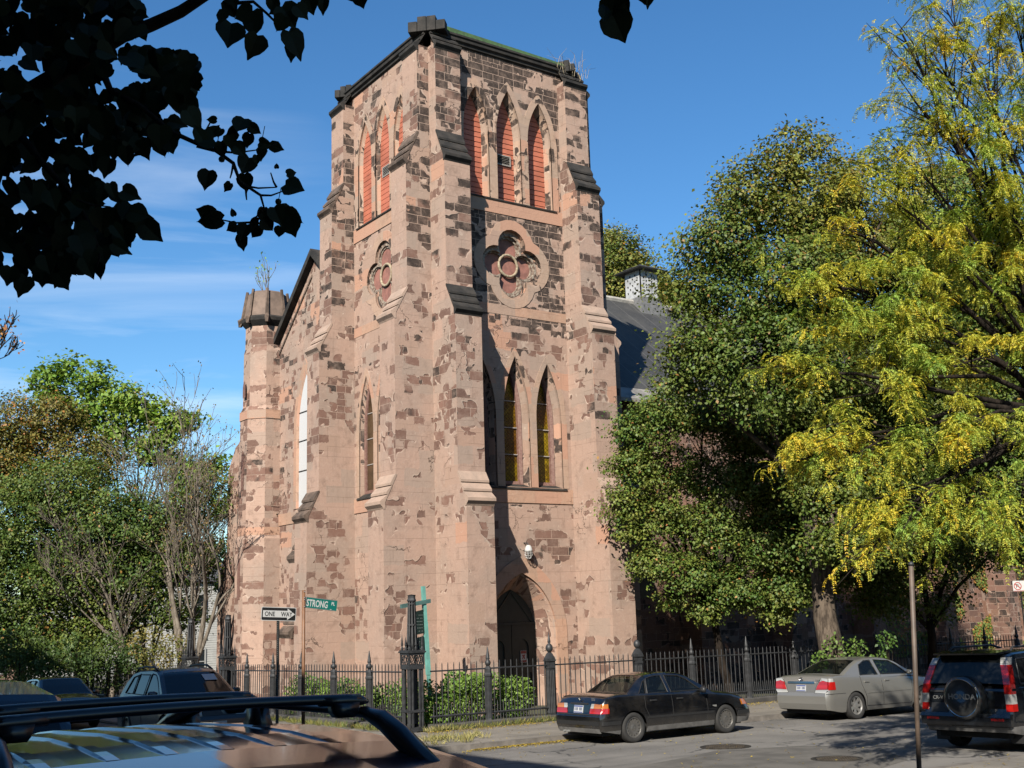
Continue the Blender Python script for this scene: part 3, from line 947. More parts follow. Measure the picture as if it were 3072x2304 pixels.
for i in range(8):
    a = R(22.5 + 45 * i)
    c_, s_ = math.cos(a), math.sin(a)
    o.tube([(TC.x + r_ * c_, TC.y + r_ * s_, ZC + z) for r_, z in ((1.15, 12.25), (1.16, 12.5), (1.04, 12.62), (0.86, 13.84))], [0.10, 0.12, 0.085, 0.07], 5)
o.build('cap_rib', M['cap_brown'], tur)
# turret's own buttress
o = MB()
pf = [(0, -4.4), (3.75, -4.4), (3.75, 1.35), (2.95, 2.35), (2.75, 2.45), (2.75, 6.1), (1.9, 7.1), (1.6, 7.2), (0, 8.2)]
n_ = len(pf); tr = tessellate_polygon([[Vector((d, z, 0)) for d, z in pf]])
o.add([(-0.55, TC.y + d, z + ZC) for d, z in pf] + [(0.35, TC.y + d, z + ZC) for d, z in pf], [(i, (i + 1) % n_, n_ + (i + 1) % n_, n_ + i) for i in range(n_)] + [tuple(t) for t in tr] + [tuple(n_ + i for i in reversed(t)) for t in tr])
o.build('buttress', M['turret'], church)
o = MB()   # little lancet slots of the turret face
for z0, z1 in ((9.0, 9.75), (5.0, 6.7), (0.4, 2.2)):
    a = arch(0, 0.14, z0, z1 - 0.35, z1, 4)
    c_, s_ = math.cos(R(180 - 0)), math.sin(R(180))
    rr = 1.005 if z0 > 8 else (1.02 if z0 > 3 else 1.115)
    o.prism(a, lambda p, q, d: (TC.x - rr - d, TC.y + p, q + ZC), 0.0, 0.012)
o.build('slit_window', M['frame_brown'], tur)

# ---- nave
NV0, NV1, NU1 = 1.85, 17.5, 50.0
o = MB()
o.box(0.7, NU1, NV0, NV0 + 0.4, ZC - 4.4, ZC + 7.75)
o.add([(NU1, NV0, ZC - 4.4), (NU1, NV1, ZC - 4.4), (NU1, NV1, ZC + 7.9), (NU1, AP_V, ZC + AP_Z), (NU1, NV0, ZC + 7.9)], [(0, 1, 2, 3, 4)])
o.box(0.7, NU1, NV1 - 0.3, NV1, ZC - 4.4, ZC + 8.0)
nave = o.build('nave_wall', M['nave'], church)
for k in range(8):
    u = 10.2 + k * 5.2
    m = MB()
    m.loft([(a, NV0 - 0.03, b + ZC) for a, b in arch(u, 0.95, -0.2, 3.2, 5.3)], [(a, NV0 - 0.005, b + ZC) for a, b in arch(u, 0.72, 0, 3.2, 4.9)])
    w_ = m.build('nave_window', M['cap_brown'], church)
    m = MB(); m.prism(arch(u, 0.74, -0.02, 3.2, 4.92), lambda a, b, d: (a, NV0 + d, b + ZC), -0.012, -0.004); m.build('window_glass', M['glass_dull'], w_)
for k in range(8):
    u = 12.3 + k * 5.2
    m = MB()
    m.box(u, u + 0.9, NV0 - 1.15, NV0, ZC - 4.4, ZC + 2.6)
    m.hexa([(u, NV0 - 1.15, ZC + 2.6), (u + .9, NV0 - 1.15, ZC + 2.6), (u + .9, NV0, ZC + 2.6), (u, NV0, ZC + 2.6), (u, NV0 - .3, ZC + 5.6), (u + .9, NV0 - .3, ZC + 5.6), (u + .9, NV0, ZC + 5.6), (u, NV0, ZC + 5.6)])
    m.build('buttress', M['nave'], church)


def shingles():
    t = NT('dark_roof_sheets')
    t.bsdf.inputs['Roughness'].default_value = 0.7
    p = t.pos()
    a = t.mix(t.step(t.noise(p, 0.9, 6, 0.65), 0.4, 0.65), (0.05, 0.05, 0.05), (0.085, 0.083, 0.078))
    a = t.mix(t.math('MULTIPLY', t.step(t.noise(p, 9, 5, 0.7), 0.5, 0.7), 0.35), a, (0.16, 0.15, 0.14))
    b = t.new('ShaderNodeTexBrick'); t.l.new(p, b.inputs['Vector'])
    b.inputs['Scale'].default_value = 1; b.inputs['Brick Width'].default_value = 1.15; b.inputs['Row Height'].default_value = 40; b.inputs['Mortar Size'].default_value = 0.02; b.offset = 0
    a = t.mix(t.math('MULTIPLY', b.outputs['Fac'], 0.7), a, (0.22, 0.21, 0.20))
    t.base(a); t.bump(t.noise(p, 12, 5, 0.7), 0.4, 0.03)
    return t.mat


o = MB()
EV, EZ = 1.35, 7.72
EV2, EZ2 = 18.0, 7.8
for (v0, z0) in ((EV, EZ), (EV2, EZ2)):
    o.hexa([(0.5, v0, ZC + z0 - 0.1), (NU1, v0, ZC + z0 - 0.1), (NU1, AP_V, ZC + AP_Z - 0.1), (0.5, AP_V, ZC + AP_Z - 0.1),
            (0.5, v0, ZC + z0 + 0.05), (NU1, v0, ZC + z0 + 0.05), (NU1, AP_V, ZC + AP_Z + 0.05), (0.5, AP_V, ZC + AP_Z + 0.05)])
o.build('nave_roof', shingles(), church)
o = MB(); o.tube([(6.8, AP_V, ZC + AP_Z + 0.05), (NU1, AP_V, ZC + AP_Z + 0.05)], 0.16, 6); o.build('ridge_cap', pr('pale_ridge_cap', (0.55, 0.52, 0.47), 0.7, var=0.2), church)
o = MB()
sl = (AP_Z - EZ) / (AP_V - EV)
o.hexa([(6.9, EV - 0.18, ZC + EZ - 0.16), (NU1, EV - 0.18, ZC + EZ - 0.16), (NU1, EV + 0.6, ZC + EZ + 0.6 * sl + 0.02), (6.9, EV + 0.6, ZC + EZ + 0.6 * sl + 0.02),
        (6.9, EV - 0.2, ZC + EZ - 0.02), (NU1, EV - 0.2, ZC + EZ - 0.02), (NU1, EV + 0.6, ZC + EZ + 0.6 * sl + 0.07), (6.9, EV + 0.6, ZC + EZ + 0.6 * sl + 0.07)])
o.build('eaves_flashing', pr('pale_flashing', (0.36, 0.34, 0.31), 0.6, var=0.35, scale=1.5, bump=0.3), church)
# ridge ventilator: white perforated box under a pyramid cap
vx, vy, vz = 18.3, AP_V, ZC + AP_Z
M['zinc'] = pr('white_painted_metal', (0.62, 0.63, 0.64), 0.55, var=0.18, scale=3)
o = MB()
hw = 0.60
z0, z1 = vz + 0.25, vz + 1.95
hs_ = []
for r_ in range(6):
    for c_ in range(3 if r_ % 2 == 0 else 2):
        a = -0.36 + 0.36 * c_ + (0 if r_ % 2 == 0 else 0.18); b = 0.34 + r_ * 0.17
        hs_.append([(a - .055, b - .055), (a + .055, b - .055), (a + .055, b + .055), (a - .055, b + .055)])
sq = [(-hw, 0), (hw, 0), (hw, 1.42), (-hw, 1.42)]
for fr in (lambda a, b, d: (vx + a, vy - hw + d, z0 + b), lambda a, b, d: (vx - hw + d, vy + a, z0 + b), lambda a, b, d: (vx + a, vy + hw - d, z0 + b), lambda a, b, d: (vx + hw - d, vy + a, z0 + b)):
    o.plate(sq, hs_, fr, 0, 0.05)
ven = o.build('roof_ventilator', M['zinc'], church)
o = MB(); o.box(vx - .5, vx + .5, vy - .5, vy + .5, z0, z0 + 1.3); o.build('vent_core', M['black'], ven)
o = MB(); o.rings([[(vx + sx * w_, vy + sy * w_, z) for sx, sy in ((-1, -1), (1, -1), (1, 1), (-1, 1))] for w_, z in ((0.94, z0 + 1.40), (0.98, z0 + 1.46), (0.5, z0 + 1.70), (0.05, z0 + 1.90))], True, True)
o.build('vent_cap', pr('dark_vent_cap', (0.05, 0.048, 0.044), 0.7, var=0.2), ven)
o = MB(); o.hexa([(vx - .9, vy - .95, vz - 0.75), (vx + .9, vy - .95, vz - .75), (vx + .9, vy + .95, vz - .75), (vx - .9, vy + .95, vz - .75), (vx - .64, vy - .64, z0 + .02), (vx + .64, vy - .64, z0 + .02), (vx + .64, vy + .64, z0 + .02), (vx - .64, vy + .64, z0 + .02)])
o.build('vent_base', pr('grey_flashing', (0.19, 0.19, 0.19), 0.7, var=0.2), ven)

# ================================================================== ironwork
M['iron'] = pr('weathered_black_iron', (0.040, 0.042, 0.046), 0.55, var=0.35, scale=5, bump=0.15, spec=0.4)
M['iron_rust'] = pr('rusty_iron', (0.045, 0.040, 0.038), 0.7, var=0.3, scale=5, col2=(0.085, 0.055, 0.042))


def spike_post():
    """Slim fluted post with an urn and a long spike (parts of a fence)."""
    m = MB()
    prof = [(0.135, 0.0), (0.135, 0.10), (0.115, 0.13), (0.10, 0.20), (0.10, 1.28), (0.12, 1.32), (0.12, 1.36), (0.10, 1.40), (0.10, 1.50), (0.05, 1.58)]
    m.lathe(prof, n=8)
    for i in range(8):
        a = R(45 * i + 22.5)
        m.tube([(0.098 * math.cos(a), 0.098 * math.sin(a), 0.2), (0.098 * math.cos(a), 0.098 * math.sin(a), 1.28)], 0.012, 4)
    return m


def spike_finial():
    m = MB(); m.smooth = True
    m.lathe([(0.045, 1.57), (0.075, 1.62), (0.085, 1.67), (0.06, 1.72), (0.04, 1.74), (0.06, 1.77), (0.055, 1.80), (0.012, 2.08), (0.0, 2.10)], n=8)
    return m


def ball_post(spike):
    m = MB()
    for h0, h1, w in ((0, 0.14, 0.19), (0.14, 1.42, 0.145), (1.42, 1.48, 0.17), (1.48, 1.62, 0.155), (1.62, 1.66, 0.20), (1.66, 1.70, 0.18)):
        m.box(-w, w, -w, w, h0, h1)
    for s in (-1, 1):
        for q in (-0.085, 0, 0.085):
            for k in (0, 1):
                c = (q, s * 0.147) if k == 0 else (s * 0.147, q)
                m.tube([(c[0], c[1], 0.2), (c[0], c[1], 1.36)], 0.022, 5)
    m.rings([[(sx * w, sy * w, z) for sx, sy in ((-1, -1), (1, -1), (1, 1), (-1, 1))] for w, z in ((0.17, 1.70), (0.10, 1.82), (0.055, 1.86))], True, True)
    f = MB(); f.smooth = True
    pr_ = [(0.05, 1.84), (0.05, 1.87)] + [(0.125 * math.sin(t), 1.985 - 0.125 * math.cos(t)) for t in [0.5 + i * 0.32 for i in range(8)]]
    pr_ += [(0.04, 2.12), (0.055, 2.15), (0.05, 2.19), (0.0, 2.46)] if spike else [(0.02, 2.115), (0.0, 2.12)]
    f.lathe(pr_, n=12)
    return m, f


def build_fence(name, label, axis, fixed, posts, bays, kinds):
    """Runs along x (axis 0) or y (axis 1)."""
    t = thing(name, label, 'fence', (0, 0, 0), 0, 'iron picket fences round the churchyard')
    def P(s, off, z): return (s, fixed + off, z) if axis == 0 else (fixed + off, s, z)
    def g(s): return sw(s, fixed) if axis == 0 else sw(fixed, s)
    for s0, s1 in bays:
        m = MB()
        for zz, r_ in ((1.53, 0.022), (0.36, 0.03)):
            m.tube([P(s0, 0, g(s0) + zz), P(s1, 0, g(s1) + zz)], r_, 5)
        n = max(2, int(round((s1 - s0) / 0.187)))
        for i in range(1, n):
            s = s0 + (s1 - s0) * i / n + random.uniform(-0.006, 0.006)
            b = g(s)
            lean = random.uniform(-0.008, 0.008)
            m.tube([P(s, 0, b + 0.16), P(s + lean, 0, b + 1.69), P(s + lean, 0, b + 1.745)], [0.0165, 0.0155, 0.006], 6)
            s2 = s - (s1 - s0) / n / 2
            m.tube([P(s2, 0, b + 0.16), P(s2, 0, b + 0.60 + random.uniform(-.02, .02)), P(s2, 0, b + 0.68)], [0.013, 0.013, 0.003], 5)
        m.build('picket_panel', M['iron'], t)
    for s, k in zip(posts, kinds):
        if k == 'spike':
            a, f = spike_post(), spike_finial()
        else:
            a, f = ball_post(k == 'ballspike')
            a.v = [(x * .66, y * .66, z) for x, y, z in a.v]; f.v = [(x * .85, y * .85, z) for x, y, z in f.v]
        po = a.build('post', M['iron'], t)
        po.location = P(s, 0, g(s) + 0.02)
        f.build('finial', M['iron'], po)
    # low stone footing that carries the pickets
    m = MB()
    lo, hi = min(b[0] for b in bays), max(b[1] for b in bays)
    n = 20
    rs = []
    for i in range(n + 1):
        s = lo + (hi - lo) * i / n
        z = g(s)
        rs.append([P(s, -0.19, z - 0.3), P(s, -0.19, z + 0.145), P(s, -0.16, z + 0.165), P(s, 0.16, z + 0.165), P(s, 0.19, z - 0.3)])
    m.rings(rs, True, True)
    m.build('stone_footing', M['fence_base'], t)
    return t


FU, FV = -3.7, -5.1
rp = [-1.46, 0.66, 3.97, 6.2, 8.65, 10.9, 13.1, 15.3, 17.5, 19.7, 21.9, 24.1]
build_fence('iron_fence', 'black iron picket fence with ball topped gate posts behind the parked sedans', 0, FV, rp,
            list(zip([-3.3] + rp[:-1], rp)), ['spike', 'ballspike', 'ball'] + ['spike'] * 9)
lp = [-2.41, -0.14, 2.18, 4.39, 6.64]
build_fence('iron_fence', 'black iron picket fence with slim spiked posts behind the ONE WAY sign post', 1, FU, lp, list(zip([-4.3] + lp, lp + [8.2])), ['spike'] * 5)
lp2 = [17.1, 20.7, 23.5, 26.2]
build_fence('iron_fence', 'shaded black iron fence under the trees beyond the far churchyard gate', 1, FU, lp2, list(zip([12.8] + lp2, lp2 + [29.0])), ['ball', 'ballspike', 'spike', 'spike'])


def make_pier():
    t = thing('iron_gate_pier', 'tall ornate openwork iron pier at the street corner, beside the leaning turquoise post', 'gate pier', (0, 0, 0), 0, 'openwork iron piers of the churchyard fence')
    a = MB()
    for sx in (-1, 1):
        for sy in (-1, 1):
            for k in range(2):
                a.tube([(sx * (0.27 - 0.115 * k), sy * 0.27, 0.0), (sx * (0.27 - 0.115 * k), sy * 0.27, 1.62)], 0.052, 6)
            a.tube([(sx * 0.27, sy * 0.155, 0.0), (sx * 0.27, sy * 0.155, 1.62)], 0.052, 6)
    a.box(-.12, .12, -.12, .12, 0.2, 1.7)
    for z0, z1, w in ((0, 0.12, 0.37), (0.50, 0.56, 0.325), (1.60, 1.68, 0.335)):
        a.box(-w, w, -w, w, z0, z1)
    a.build('shaft', M['iron'], t)
    a = MB()          # lattice frieze
    for z0, z1, w in ((1.68, 1.72, 0.33), (1.96, 2.02, 0.345), (2.02, 2.06, 0.39), (2.06, 2.09, 0.36)):
        a.box(-w, w, -w, w, z0, z1)
    for s in (-1, 1):
        for k in range(4):
            q0 = -0.3 + 0.15 * k
            for fl in (0, 1):
                x0, x1 = (q0, q0 + 0.15) if fl == 0 else (q0 + 0.15, q0)
                a.tube([(x0, s * 0.31, 1.72), (x1, s * 0.31, 1.96)], 0.014, 4)
                a.tube([(s * 0.31, x0, 1.72), (s * 0.31, x1, 1.96)], 0.014, 4)
        for q in (-0.31, 0.31):
            a.box(q - .03, q + .03, s * .31 - .03, s * .31 + .03, 1.7, 1.98)
    a.build('frieze', M['iron'], t)
    a = MB()
    for i in range(3):
        for j in range(3):
            if i == 1 and j == 1: continue
            x, y = -0.28 + .28 * i, -0.28 + .28 * j
            a.lathe([(0.05, 2.08), (0.055, 2.14), (0.03, 2.19), (0.05, 2.23), (0.045, 2.27), (0.0, 2.46 if (i + j) % 2 else 2.52)], (x, y, 0), 6)
    a.build('crest_spike', M['iron'], t)
    a = MB()
    for i in range(8):
        an = R(45 * i + 22.5)
        a.tube([(0.185 * math.cos(an), 0.185 * math.sin(an), 2.08), (0.125 * math.cos(an), 0.125 * math.sin(an), 3.38)], [0.038, 0.026], 5)
    a.lathe([(0.10, 2.08), (0.07, 3.36)], n=8)
    for z, r_ in ((2.75, 0.185), (3.30, 0.155)): a.lathe([(r_ - 0.02, z - 0.02), (r_, z - 0.02), (r_, z + 0.02), (r_ - 0.02, z + 0.02)], n=8)
    a.lathe([(0.165, 3.36), (0.185, 3.39), (0.165, 3.42), (0.15, 3.45), (0.15, 3.50), (0.17, 3.53), (0.0, 3.55)], n=8)
    a.build('spire', M['iron'], t)
    return t


pier = make_pier()
for ch in pier.children:
    for v_ in ch.data.vertices: v_.co.x *= 0.70; v_.co.y *= 0.70
pier.location = (FU, -4.85, sw(FU, -5.2) + 0.0)
p2 = copy_tree(pier); p2.location = (FU, 8.5, sw(FU, 8.5) - 0.05)
p2['label'] = 'tall ornate iron pier before the church turret foot, left of the ONE WAY sign'
p3 = copy_tree(pier); p3.location = (FU, 12.45, sw(FU, 12.45) - 0.05)
p3['label'] = 'tall ornate iron pier standing in front of the pale bare tree trunk'

# ================================================================== signs
M['sign_white'] = pr('sign_white', (0.78, 0.78, 0.76), 0.45)
M['sign_black'] = pr('sign_black', (0.012, 0.012, 0.012), 0.5)
M['sign_green'] = pr('street_sign_green', (0.0, 0.20, 0.165), 0.45)
M['post_green'] = pr('dark_channel_post', (0.020, 0.020, 0.018), 0.6, var=0.2)
M['post_brown'] = pr('brown_painted_post', (0.27, 0.125, 0.055), 0.55, var=0.15, scale=6)
M['steel'] = pr('bright_steel', (0.62, 0.61, 0.58), 0.35, 0.6)
M['alu'] = pr('dull_sign_back', (0.42, 0.42, 0.40), 0.5, 0.4)


def rrect(w, h, r, n=4):
    pts = []
    for cx, cy, a0 in ((w / 2 - r, h / 2 - r, 0), (-w / 2 + r, h / 2 - r, 90), (-w / 2 + r, -h / 2 + r, 180), (w / 2 - r, -h / 2 + r, 270)):
        for i in range(n + 1):
            a = R(a0 + 90 * i / n); pts.append((cx + r * math.cos(a), cy + r * math.sin(a)))
    return pts


# ONE WAY
ow = at(836, 1842, 28.2)
g0 = sw(ow.x, ow.y)
t = thing('one_way_sign', 'black and white ONE WAY arrow sign on a dark perforated post', 'road sign', (ow.x, ow.y, g0))
H = ow.z - g0
m = MB()
m.box(-0.033, 0.033, 0.012, 0.02, -0.1, H + 0.14)
m.box(-0.033, -0.028, 0.012, 0.045, -0.1, H + 0.14); m.box(0.028, 0.033, 0.012, 0.045, -0.1, H + 0.14)
m.build('post', M['post_green'], t)
m = MB()
k = 0
while 0.3 + k * 0.05 < H - 0.15:
    z = 0.3 + k * 0.05
    m.add([(-.024, .0105, z - .009), (-.008, .0105, z - .009), (-.008, .0105, z + .009), (-.024, .0105, z + .009)], [(0, 1, 2, 3)]); k += 1
o = m.build('post_holes', M['alu'], t); o['kind'] = 'stuff'
T = Matrix.Translation((0, 0, H)) @ Matrix.Rotation(R(3.2), 4, 'Y')
def tf(d0):
    def f(a, b, d): return tuple(T @ Vector((a, d0 - d, b)))
    return f
pl = MB(); pl.prism(rrect(0.93, 0.335, 0.035), tf(0.0), 0, 0.006); plate = pl.build('sign_plate', M['sign_white'], t)
pl = MB(); pl.prism(rrect(0.90, 0.305, 0.025), tf(0.0), 0.0065, 0.0085, cap0=False); pl.build('sign_field', M['sign_black'], plate)
pl = MB(); pl.prism([(-0.42, -0.082), (0.23, -0.082), (0.23, -0.14), (0.435, 0.0), (0.23, 0.14), (0.23, 0.082), (-0.42, 0.082)], tf(0.0), 0.009, 0.011, cap0=False); pl.build('arrow', M['sign_white'], plate)
pl = MB()
text_mb(pl, 'ONE', 0.155, lambda a, b, d: tf(0)(a - 0.375, b - 0.055, 0.0125), xs=0.84, bold=0.003)
text_mb(pl, 'WAY', 0.155, lambda a, b, d: tf(0)(a + 0.06, b - 0.055, 0.0125), xs=0.84, bold=0.003)
pl.build('lettering', M['sign_black'], plate, fix=False)

# STRONG PL
sp_ = at(911, 1800, 28.0)
g0 = sw(sp_.x, sp_.y)
t = thing('street_name_sign', 'green STRONG PL street name sign on a brown painted pole', 'street sign', (sp_.x, sp_.y, g0))
H = sp_.z - g0
m = MB(); m.smooth = True
m.tube([(0.012, 0, -0.1), (0.0, 0, H + 0.24)], 0.043, 10)
m.build('pole', M['post_brown'], t)
m = MB()
for z in (0.20, 0.055, 0.005, -0.165): m.lathe([(0.0, -0.062), (0.013, -0.056), (0.016, -0.04)], (0, 0, H + z), 8, 'y')
m.build('bolt', M['steel'], t)
T = Matrix.Translation((0.05, 0, H - 0.055)) @ Matrix.Rotation(R(7.5), 4, 'Y')
pl = MB(); pl.prism([(-0.01, -0.125), (0.86, -0.125), (0.86, 0.125), (-0.01, 0.125)], tf(0), -0.02, 0.012); plate = pl.build('name_plate', M['sign_green'], t)
pl = MB()
for z0, z1 in ((-0.135, -0.122), (0.122, 0.135)): pl.prism([(-0.012, z0), (0.862, z0), (0.862, z1), (-0.012, z1)], tf(0), -0.022, 0.014)
pl.prism([(-0.03, -0.13), (0.012, -0.13), (0.012, 0.13), (-0.03, 0.13)], tf(0), 0.0, 0.02)
pl.build('edge_strip', M['alu'], plate)
pl = MB()
text_mb(pl, 'STRONG', 0.235, lambda a, b, d: tf(0)(a + 0.025, b - 0.083, 0.014), xs=0.62, bold=0.005)
text_mb(pl, 'PL', 0.115, lambda a, b, d: tf(0)(a + 0.70, b + 0.0, 0.014), xs=0.85, bold=0.003)
pl.prism([(0.67, -0.10), (0.73, -0.10), (0.70, -0.118)], tf(0), 0.014, 0.015, cap0=False)
pl.build('lettering', M['sign_white'], plate, fix=False)

# leaning turquoise post with two hanging boards
M['teal'] = pr('turquoise_paint', (0.20, 0.52, 0.45), 0.6, var=0.15, scale=4, bump=0.1)
M['teal_dark'] = pr('faded_teal_wood', (0.085, 0.19, 0.175), 0.7, var=0.2, scale=4)
M['board'] = pr('dark_green_board', (0.012, 0.030, 0.024), 0.5)
tx, ty = -2.36, -3.55
t = thing('sign_post', 'leaning turquoise wooden post with dark green notice boards hung from its arm', 'sign post', (tx, ty, sw(tx, ty)))
b0 = ZC - 3.05 - sw(tx, ty)
m = MB()
def lean(z): return -0.19 * (z - b0) / 3.45 - 0.02
for z0, z1, w in ((b0 - 0.2, b0 + 1.1, 0.042), (b0 + 1.1, b0 + 2.55, 0.056), (b0 + 2.55, b0 + 3.55, 0.050)):
    m.hexa([(lean(z0) - w, -w, z0), (lean(z0) + w, -w, z0), (lean(z0) + w, w, z0), (lean(z0) - w, w, z0), (lean(z1) - w * .97, -w, z1), (lean(z1) + w * .97, -w, z1), (lean(z1) + w * .97, w, z1), (lean(z1) - w * .97, w, z1)])
m.build('post', M['teal'], t)
m = MB()
za = ZC - 0.02 - sw(tx, ty)
m.hexa([(-1.0, -.15, za - .08), (-.0, -.06, za + .05), (-.0, .03, za + .05), (-1.0, -.06, za - .08), (-1.0, -.15, za + .03), (-.0, -.06, za + .16), (-.0, .03, za + .16), (-1.0, -.06, za + .03)])
m.build('cross_arm', M['teal_dark'], t)
for nm, z0, z1 in (('notice_board', za - 0.78, za - 0.13), ('notice_board', za - 1.26, za - 0.86)):
    m = MB(); m.hexa([(-.62, -.06, z0 - .06), (-.20, -.03, z0), (-.20, 0, z0), (-.62, -.03, z0 - .06), (-.58, -.06, z1 - .06), (-.23, -.03, z1), (-.23, 0, z1), (-.58, -.03, z1 - .06)])
    bd = m.build(nm, M['board'], t)
    m = MB()
    nl = 6 if z1 - z0 > 0.5 else 3
    for i in range(nl):
        zz = z1 - 0.12 - i * (z1 - z0 - 0.12) / nl
        x = -.55
        while x < -.27:
            w = random.uniform(.02, .05)
            if random.random() < .75:
                yy = -.052 + (x + .55) * .09
                m.add([(x, yy - .008, zz - .012 - .03), (x + w, yy - .006, zz - .008 - .03), (x + w, yy - .006, zz + .012 - .03), (x, yy - .008, zz + .008 - .03)], [(0, 1, 2, 3)])
            x += w + .012
    m.build('faded_lettering', pr('faded_white_lettering', (0.16, 0.20, 0.19), 0.6), bd, fix=False)
m = MB()
for x in (-.56, -.24): m.tube([(x, -.045, za - .18), (x, -.045, za)], .006, 4)
m.build('hanging_wire', M['iron'], t)

# warning sign on the church door
m = MB(); m.prism([(-.125, -.2), (.125, -.2), (.125, .2), (-.125, .2)], lambda a, b, d: (CW + 0.47 + a, 0.672 - d, ZC - 1.86 + b), 0, 0.004)
t = tag(m.build('warning_sign', M['sign_white']), 'small white notice with a red emblem fixed to the dark church door', 'sign')
m = MB()
fr = lambda a, b, d: (CW + 0.47 + a, 0.672 - d, ZC - 1.86 + b)
m.prism([(-.115, .10), (.115, .10), (.115, .19), (-.115, .19)], fr, .005, .006, cap0=False)
m.prism([(-.115, -.19), (.115, -.19), (.115, -.12), (-.115, -.12)], fr, .005, .006, cap0=False)
for s in (-1, 1): m.prism([(-.08 * s, -.07), (-.05 * s, -.085), (.08 * s, .055), (.05 * s, .07)], fr, .005, .006, cap0=False)
m.prism([(.045 * math.cos(k), .02 + .05 * math.sin(k)) for k in [i * .7 for i in range(9)]], fr, .0065, .007, cap0=False)
m.build('red_print', pr('sign_red', (0.42, 0.05, 0.045), 0.5), t)

# caged lamp over the door
lx, lz = 3.52, ZC + 1.72
t = thing('wall_lamp', 'white caged lamp hanging on a bracket over the church doorway', 'lamp', (lx, -0.26, lz))
m = MB(); m.smooth = True
m.lathe([(0.0, 0.16), (0.06, 0.15), (0.10, 0.10), (0.135, 0.0), (0.145, -0.07)], n=14); m.build('lamp_hood', M['sign_white'], t)
m = MB()
for i in range(8):
    a = R(45 * i); c_, s_ = math.cos(a), math.sin(a)
    m.tube([(0.135 * c_, 0.135 * s_, -0.05), (0.13 * c_, 0.13 * s_, -0.17), (0.09 * c_, 0.09 * s_, -0.27), (0.03 * c_, 0.03 * s_, -0.31)], 0.009, 4)
for r_, z in ((0.135, -0.12), (0.118, -0.21)): m.tube([(r_ * math.cos(k * .4), r_ * math.sin(k * .4), z) for k in range(17)], 0.008, 4)
m.build('lamp_cage', M['sign_white'], t)
m = MB(); m.smooth = True; m.lathe([(0.0, -0.03), (0.05, -0.05), (0.06, -0.12), (0.03, -0.2), (0, -0.21)], n=10); m.build('bulb', pr('frosted_bulb', (0.5, 0.5, 0.48), 0.3), t)
m = MB(); m.tube([(0, 0, 0.14), (0, 0.05, 0.22), (0, 0.26, 0.24)], 0.02, 6); m.build('bracket', M['iron'], t)

# bare pole at the near corner, and the parking sign at the frame edge
pb = at(2746, 2285, 14.5)
gp = gz(pb.x, pb.y) + 0.125
t = thing('sign_pole', 'bare brown steel pole on the near pavement in front of the dark SUV', 'pole', (pb.x, pb.y, gp))
tp = at(2733, 1690, 14.5) - Vector((pb.x, pb.y, gp))
m = MB(); m.smooth = True; m.tube([(0, 0, -0.3), (tp.x, tp.y, tp.z)], 0.031, 8)
m.build('shaft', pr('brown_grey_pole', (0.15, 0.105, 0.075), 0.6, var=0.3, scale=3, bump=0.1), t)
m = MB(); m.smooth = True; m.lathe([(0.034, -0.03), (0.036, 0.0), (0.02, 0.02), (0.0, 0.025)], (tp.x, tp.y, tp.z), 8); m.build('pole_cap', M['iron'], t)
ns = at(3062, 1758, 33.0)
gn = sw(ns.x, ns.y)
t = thing('parking_sign', 'white no parking sign with a red circle on a post at the right', 'road sign', (ns.x, ns.y, gn))
m = MB(); m.box(-.025, .025, .01, .03, -0.1, ns.z - gn + .2); m.build('post', M['post_green'], t)
e1 = Vector((RT.x, RT.y, 0)).normalized(); nf = Vector((-FW.x, -FW.y, 0)).normalized()
def nfm(d0): return lambda a, b, d: tuple(e1 * a + nf * (d0 + d) + Vector((0, 0, ns.z - gn + b)))
m = MB(); m.prism(rrect(.46, .305, .03), nfm(0), 0, .004); pl_ = m.build('sign_plate', M['sign_white'], t)
m = MB()
m.plate([(-.09 + .115 * math.cos(k * .35), .115 * math.sin(k * .35)) for k in range(18)], [[(-.09 + .092 * math.cos(k * .35), .092 * math.sin(k * .35)) for k in range(18)]], nfm(0), .005, .006)
m.prism([(-.18, .055), (-.165, .075), (.0, -.055), (-.015, -.075)], nfm(0), .0065, .007)
m.prism([(-.215, -.147), (.215, -.147), (.215, -.13), (-.215, -.13)], nfm(0), .005, .006)
m.build('red_ring', pr('sign_red_ring', (0.5, 0.04, 0.03), 0.5), pl_)
m = MB(); text_mb(m, 'P', 0.17, lambda a, b, d: nfm(0)(a - .145, b - .058, .0062)); m.build('lettering', M['sign_black'], pl_, fix=False)

# manhole covers
M['manhole'] = pr('cast_iron_cover', (0.06, 0.053, 0.045), 0.6, 0.3, var=0.3, scale=9)
for i, (x, y, r_, lb) in enumerate(((-1.49, -14.05, 0.46, 'round iron manhole cover with square studs in the road by the black sedan'), (-1.89, -17.29, 0.40, 'round manhole cover set in the dark asphalt patch, before the SUV'))):
    t = thing('manhole_cover', lb, 'manhole cover', (x, y, gz(x, y)), 0, 'manhole covers in the road')
    S_ = Matrix(((1, 0, 0, 0), (0, 1, 0, 0), (-0.012, -0.028, 1, 0), (0, 0, 0, 1)))
    m = MB(); m.M = S_; m.lathe([(r_ + .07, 0.0), (r_ + .07, .012), (r_ + .01, .012), (r_, .004), (0, .004)], n=32, caps=False); m.build('rim', M['manhole'], t)
    m = MB(); m.M = S_
    for a in range(-6, 7):
        for b in range(-6, 7):
            if math.hypot(a, b) * .066 < r_ - .04: m.box(a * .066 - .02, a * .066 + .02, b * .066 - .02, b * .066 + .02, .004, .013)
    so = m.build('stud_pattern', pr('worn_iron_studs', (0.15, 0.125, 0.10), 0.5, 0.4, var=0.3), t); so['kind'] = 'stuff'

